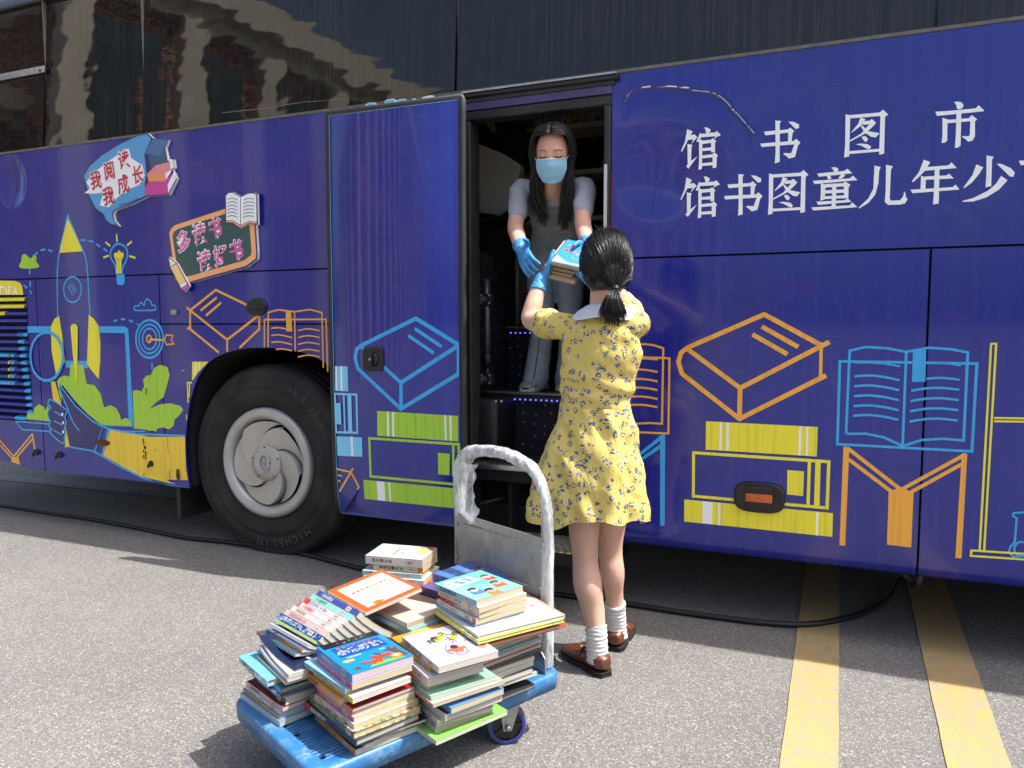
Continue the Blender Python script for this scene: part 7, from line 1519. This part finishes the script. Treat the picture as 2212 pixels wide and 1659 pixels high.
for sx in (-1, 1):
    E_ = lambda x, y, z: MhA @ Vector((sx*x, y, z))
    mb.tube(smooth_pts([E_(.019, -.0905, .004), E_(.027, -.0905, -.001), E_(.036, -.0875, -.002), E_(.046, -.081, .003)], 4), [.0012]+[.0023]*11+[.0010], M_LIP, 6); mb.tube(smooth_pts([E_(.016, -.0945, .026), E_(.028, -.094, .0305), E_(.040, -.0875, .030), E_(.050, -.079, .024)], 4), [.0018]*8+[.0014]*4+[.0006], M_BROW, 6)
wpart(mb, 'eyes', librarian)
mb = MB(); R = []   # pleated mask
for j in range(9):
    t = j/8; zz = -.010-.092*t; row = []
    for i in range(17):
        s_ = i/16*2-1; w_ = .068*(1-.85*max(0, t-.40)**1.5); wave = .0022*math.sin(t*math.pi*5.2)*(1-s_*s_); yb_ = -.104*(1-.36*s_*s_)-.012*math.exp(-((t-.22)/.28)**2)*(1-s_*s_)**2+.014*max(0, t-.6)*(1-s_*s_)*2.4
        row.append(MhA @ Vector((s_*w_*.94, yb_+wave, zz-.004*(1-s_*s_)*t+.006*(1-s_*s_)*(1-t))))
    R.append(row)
mb.rings(R, M_MASK, False); mb.rings([[p+(MhA.to_3x3() @ Vector((0, .003, 0))) for p in r_] for r_ in R], M_MASK, False)
for sx, i in ((-1, 0), (1, 16)):
    for j in (0, 8): mb.tube(smooth_pts([R[j][i], (R[j][i]+(MhA @ Vector((sx*.074, .01, -.03 if j else .01))))/2+MhA.to_3x3() @ Vector((sx*.006, 0, 0)), MhA @ Vector((sx*.078, .012, -.04 if j else .008))], 4), .0014, M_COLLAR, 6)
mb.tube([R[0][i]+(MhA.to_3x3() @ Vector((0, -.0006, .0005))) for i in range(17)], .0016, M_COLLAR, 6); wpart(mb, 'face_mask', librarian)
# tee shirt
mb = MB(); bk_ = aNk+Vector((0, .10, -.03))
mb.loft([(aNk+Vector((0, .045, .0)), Vector((.075, 0, 0)), Vector((0, .05, .03))), (aNk+Vector((0, .06, -.035)), Vector((.138, 0, 0)), Vector((0, .075, .05))), (aNk.lerp(aWa, .3)+Vector((0, .05, -.02)), Vector((.158, 0, 0)), Vector((0, .085, .06))), (aNk.lerp(aWa, .65)+Vector((0, .04, -.0)), Vector((.138, 0, 0)), Vector((0, .085, .05))), (aWa+Vector((0, .02, 0)), Vector((.120, 0, 0)), Vector((0, .082, .03))), (aWa+Vector((0, .05, -.05)), Vector((.120, 0, 0)), Vector((0, .08, .02)))], M_TEE, 28)
for s_, e_ in ((aShL, aElL), (aShR, aElR)): limb(mb, [aNk.lerp(s_, .6)+Vector((0, .03, -.01)), s_+Vector((0, .0, .004)), s_.lerp(e_, .35), s_.lerp(e_, .64)], [.05, .052, .050, .045], M_TEE, 16)
# cut the neckline by leaving the body's chest proud
def tee_fold(c, n): return .0026*noise.noise(c*22)+.0022*math.sin(c.x*60+c.z*80+4*noise.noise(c*9))*.6
organic(mb, 'tee_shirt', librarian, M_TEE, .006, 4, tee_fold)
# jeans, belt, shoes
mb = MB(); hipc = (aHipL+aHipR)/2
mb.loft([(aWa+Vector((0, .03, -.012)), Vector((.118, 0, 0)), Vector((0, .080, .0))), (aWa.lerp(hipc, .5)+Vector((0, .03, 0)), Vector((.135, 0, 0)), Vector((0, .098, .0))), (hipc+Vector((0, .0, .02)), Vector((.152, 0, 0)), Vector((0, .10, 0))), (hipc+Vector((0, .0, -.05)), Vector((.145, 0, 0)), Vector((0, .095, 0)))], M_DENIM, 26)
for h_, k_, a_ in ((aHipL, aKnL, aAnL), (aHipR, aKnR, aAnR)): limb(mb, [h_, h_.lerp(k_, .5), k_, k_.lerp(a_, .5), a_+Vector((0, -.02, -.01))], [.082, .070, .056, .058, .066], M_DENIM, 18)
organic(mb, 'jeans', librarian, M_DENIM, .0065, 3, lambda c, n: .003*noise.noise(Vector((c.x*16, c.y*16, c.z*24)))+.0018*noise.noise(c*60))
mb = MB(); wc = aWa+Vector((0, .03, -.006)); mb.rings([[(wc.x+.121*math.cos(a*.209), wc.y+.083*math.sin(a*.209), wc.z+h) for a in range(30)] for h in (-.014, .012)], M_BELT, True, (False, False)); wpart(mb, 'belt', librarian)
for a_, k_ in ((aAnL, aKnL), (aAnR, aKnR)):   # side seam stitching
    mb = MB(); mb.tube([k_+Vector((.012, -.058, .05)), k_+Vector((.012, -.060, 0)), k_.lerp(a_, .5)+Vector((.014, -.062, 0)), a_+Vector((.016, -.088, .0))], .0016, M_BLK, 6); wpart(mb, 'jeans_seam', librarian)
for a_, sx in ((aAnL, -.012), (aAnR, .01)):
    base = Vector((a_.x+sx, a_.y-.13, T1+.006)); mb = MB(); prof = [(0, .022, .012, .030), (.02, .040, .006, .042), (.06, .046, .004, .056), (.11, .044, .004, .074), (.17, .040, .004, .090), (.235, .036, .006, .085), (.25, .022, .012, .07)]
    mb.rings([[base+Vector((w*math.copysign(abs(math.cos(q*.3927))**.8, math.cos(q*.3927)), y, (z0+z1)/2+(z1-z0)/2*math.copysign(abs(math.sin(q*.3927))**.8, math.sin(q*.3927)))) for q in range(16)] for y, w, z0, z1 in prof], M_SHOE, True); so_ = wpart(mb, 'canvas_shoe', librarian)
    mb = MB(); out = [base+Vector((w+.003, y, 0)) for y, w, z0, z1 in prof]+[base+Vector((-w-.003, y, 0)) for y, w, z0, z1 in reversed(prof)]; mb.prism([p+Vector((0, 0, .020)) for p in out], (0, 0, -.020), mat('white_rubber_sole', rgb(196, 194, 184), .7, noisy=.2, nscale=60)); wpart(mb, 'shoe_sole', so_)
    mb = MB()
    for k in range(5): mb.tube([base+Vector((-.022, .055+.022*k, .056+.0085*k)), base+Vector((0, .058+.022*k, .064+.0085*k)), base+Vector((.022, .055+.022*k, .056+.0085*k))], .0028, M_COLLAR, 6)
    wpart(mb, 'shoelace', so_)
# long straight hair parted in the middle, both curtains in front of the shoulders
mb = MB(); R = []; seg, ring = 30, 14
for i in range(ring+1):
    a = math.pi*(.5-i/ring*.72); row = []
    for k in range(seg):
        q = 2*math.pi*k/seg; rr = max(.03, math.cos(a)) if i else .03; x, y, z = math.cos(q)*rr, math.sin(q)*rr, math.sin(a); f = 1.0
        if y < 0 and z < .80: f = 1-.30*min(1, max(0, -y-.20)*2.4)*min(1, (.80-z)*4.5)
        row.append(MhA @ Vector((x*.086*f, y*.103*f+.008, z*.125+.004)))
    R.append(row)
mb.rings(R, M_HAIR, True, (True, True)); ha = organic(mb, 'hair', librarian, M_HAIR, .0055, 4, lambda c, n: .0014*noise.noise(Vector((c.x*110, c.y*40, c.z*30))))
mb = MB(); rnd = random.Random(9)
for side, tips in ((-1, [(1142, 440), (1148, 462), (1156, 472), (1166, 486), (1176, 491), (1182, 480)]), (1, [(1210, 488), (1217, 502), (1222, 498), (1230, 486), (1238, 470), (1244, 452)])):
    for i in range(300):
        v = rnd.uniform(0, 1); g_ = rnd.uniform(0, 1); y0 = -.085+.155*v; top = Vector((side*.004, y0, .128-.05*abs(y0/.1)**2.2))
        sid = Vector((side*(.071+.020*g_+.008*v), -.052+.10*v, .052-.03*g_)); ch = Vector((side*(.066+.024*g_), -.050+.08*v+.01*g_, -.035))
        tp = tips[min(5, int(rnd.random()*6))]; spread = rnd.uniform(-7, 7); tip = aty(tp[0]+spread, tp[1]-abs(rnd.gauss(0, 14)), .045+rnd.uniform(-.02, .03))
        midp = aty(1154+rnd.uniform(-9, 20) if side < 0 else 1230+rnd.uniform(-18, 9), 415, .02+.05*v+rnd.uniform(-.015, .02))
        strands(mb, [[MhA @ top, MhA @ ((top+sid)/2+Vector((side*.018, 0, .022))), MhA @ sid, MhA @ ch, midp, tip]], .0022, M_HAIR, 4, .0026, 1, rnd, 4)
wpart(mb, 'hair_strands', ha)
hand(librarian, aWrL, aty(1153, 600, -.34)-aWrL, (-.75, -.25, .6), -1, (.22, .2, .22, .25), thumb=(.72, .42, .50), cuff_to=aWrL+(aElL-aWrL).normalized()*.045, tcurl=-.25)
hand(librarian, aWrR, aty(1264, 590, -.33)-aWrR, (.8, -.25, .5), 1, (.3, .3, .32, .35), thumb=(.7, .5, .4), cuff_to=aWrR+(aElR-aWrR).normalized()*.045)

# ---- the handful of books passing between them --------------------------------
fc = aty(1222, 571, -.385)     # middle of the top cover's near edge
HM = Matrix.Translation(fc) @ Matrix.Rotation(rad(3), 4, 'Z') @ Matrix.Rotation(rad(13), 4, 'Y') @ Matrix.Rotation(rad(33), 4, 'X')
def deco_hand(b, mb):
    b.poly(mb, [(.70, .04), (.82, .02), (.97, .02), (.97, .96), (.90, .96), (.90, .5), (.80, .25)], cov(226, 232, 236), .0004); b.poly(mb, [(.10, .62), (.22, .70), (.24, .98), (.12, .98)], cov(226, 232, 236), .0004)
    for ch, u, v in zip('注音看图作文', (.22, .22, .44, .46, .52, .58), (.24, .42, .22, .44, .66, .84)): b.ctext(mb, ch, u, v, .021, INKW, .05, .0008); b.ctext(mb, ch, u, v, .021, INKR, .012, .0012)
    b.poly(mb, [(.24+.06*math.cos(q*.628), .80+.085*math.sin(q*.628)) for q in range(10)], cov(236, 186, 60), .0007)
    for u, v in ((.70, .56), (.74, .70)): b.poly(mb, [(u+.03*math.cos(q*.785), v+.05*math.sin(q*.785)) for q in range(8)], cov(240, 190, 80), .0008)
hb_ = [(.011, (70, 170, 222), (70, 176, 226), 'Sky-blue composition primer with red lettering, topmost of the handed-over books', 'c', deco_hand), (.010, (200, 60, 60), (70, 70, 110), 'Red and navy paperback, second of the handed-over books', 'c', None), (.011, (226, 60, 70), (226, 220, 200), 'Paperback with a red spine, third of the handed-over books', 'c', None),
       (.010, (206, 214, 70), (220, 210, 180), 'Yellow-spined paperback, fourth of the handed-over books', 'a', None), (.010, (140, 50, 110), (130, 40, 80), 'Plum-purple paperback, fifth of the handed-over books', 'c', None), (.013, (226, 206, 160), (222, 210, 180), 'Cream paperback, lowest of the handed-over books', 'c', None)]
z = 0
for i, (T, sp_, cv, lab, pg, de) in enumerate(hb_):
    T *= 1.25; z -= T; L, D = (.125, .185) if i < 1 else (.125+.004*i, .182)
    # spine on the left: local x runs from the far end to the near edge
    m = HM @ Matrix.Translation((-.062-(0, .012, .026, .034, .040, .022)[i], (0, .012, .03, .022, .016, .0)[i], z)) @ Matrix.Rotation(rad(-90), 4, 'Z') @ Matrix.Translation((-.185/2, 0, 0))
    make_book(m, .185, .125, T-.0006, cov(*sp_), cov(*cv), pg, label=lab, group='books handed over at the bus door', tagged=False, deco=de, marks=i in (2, 3))
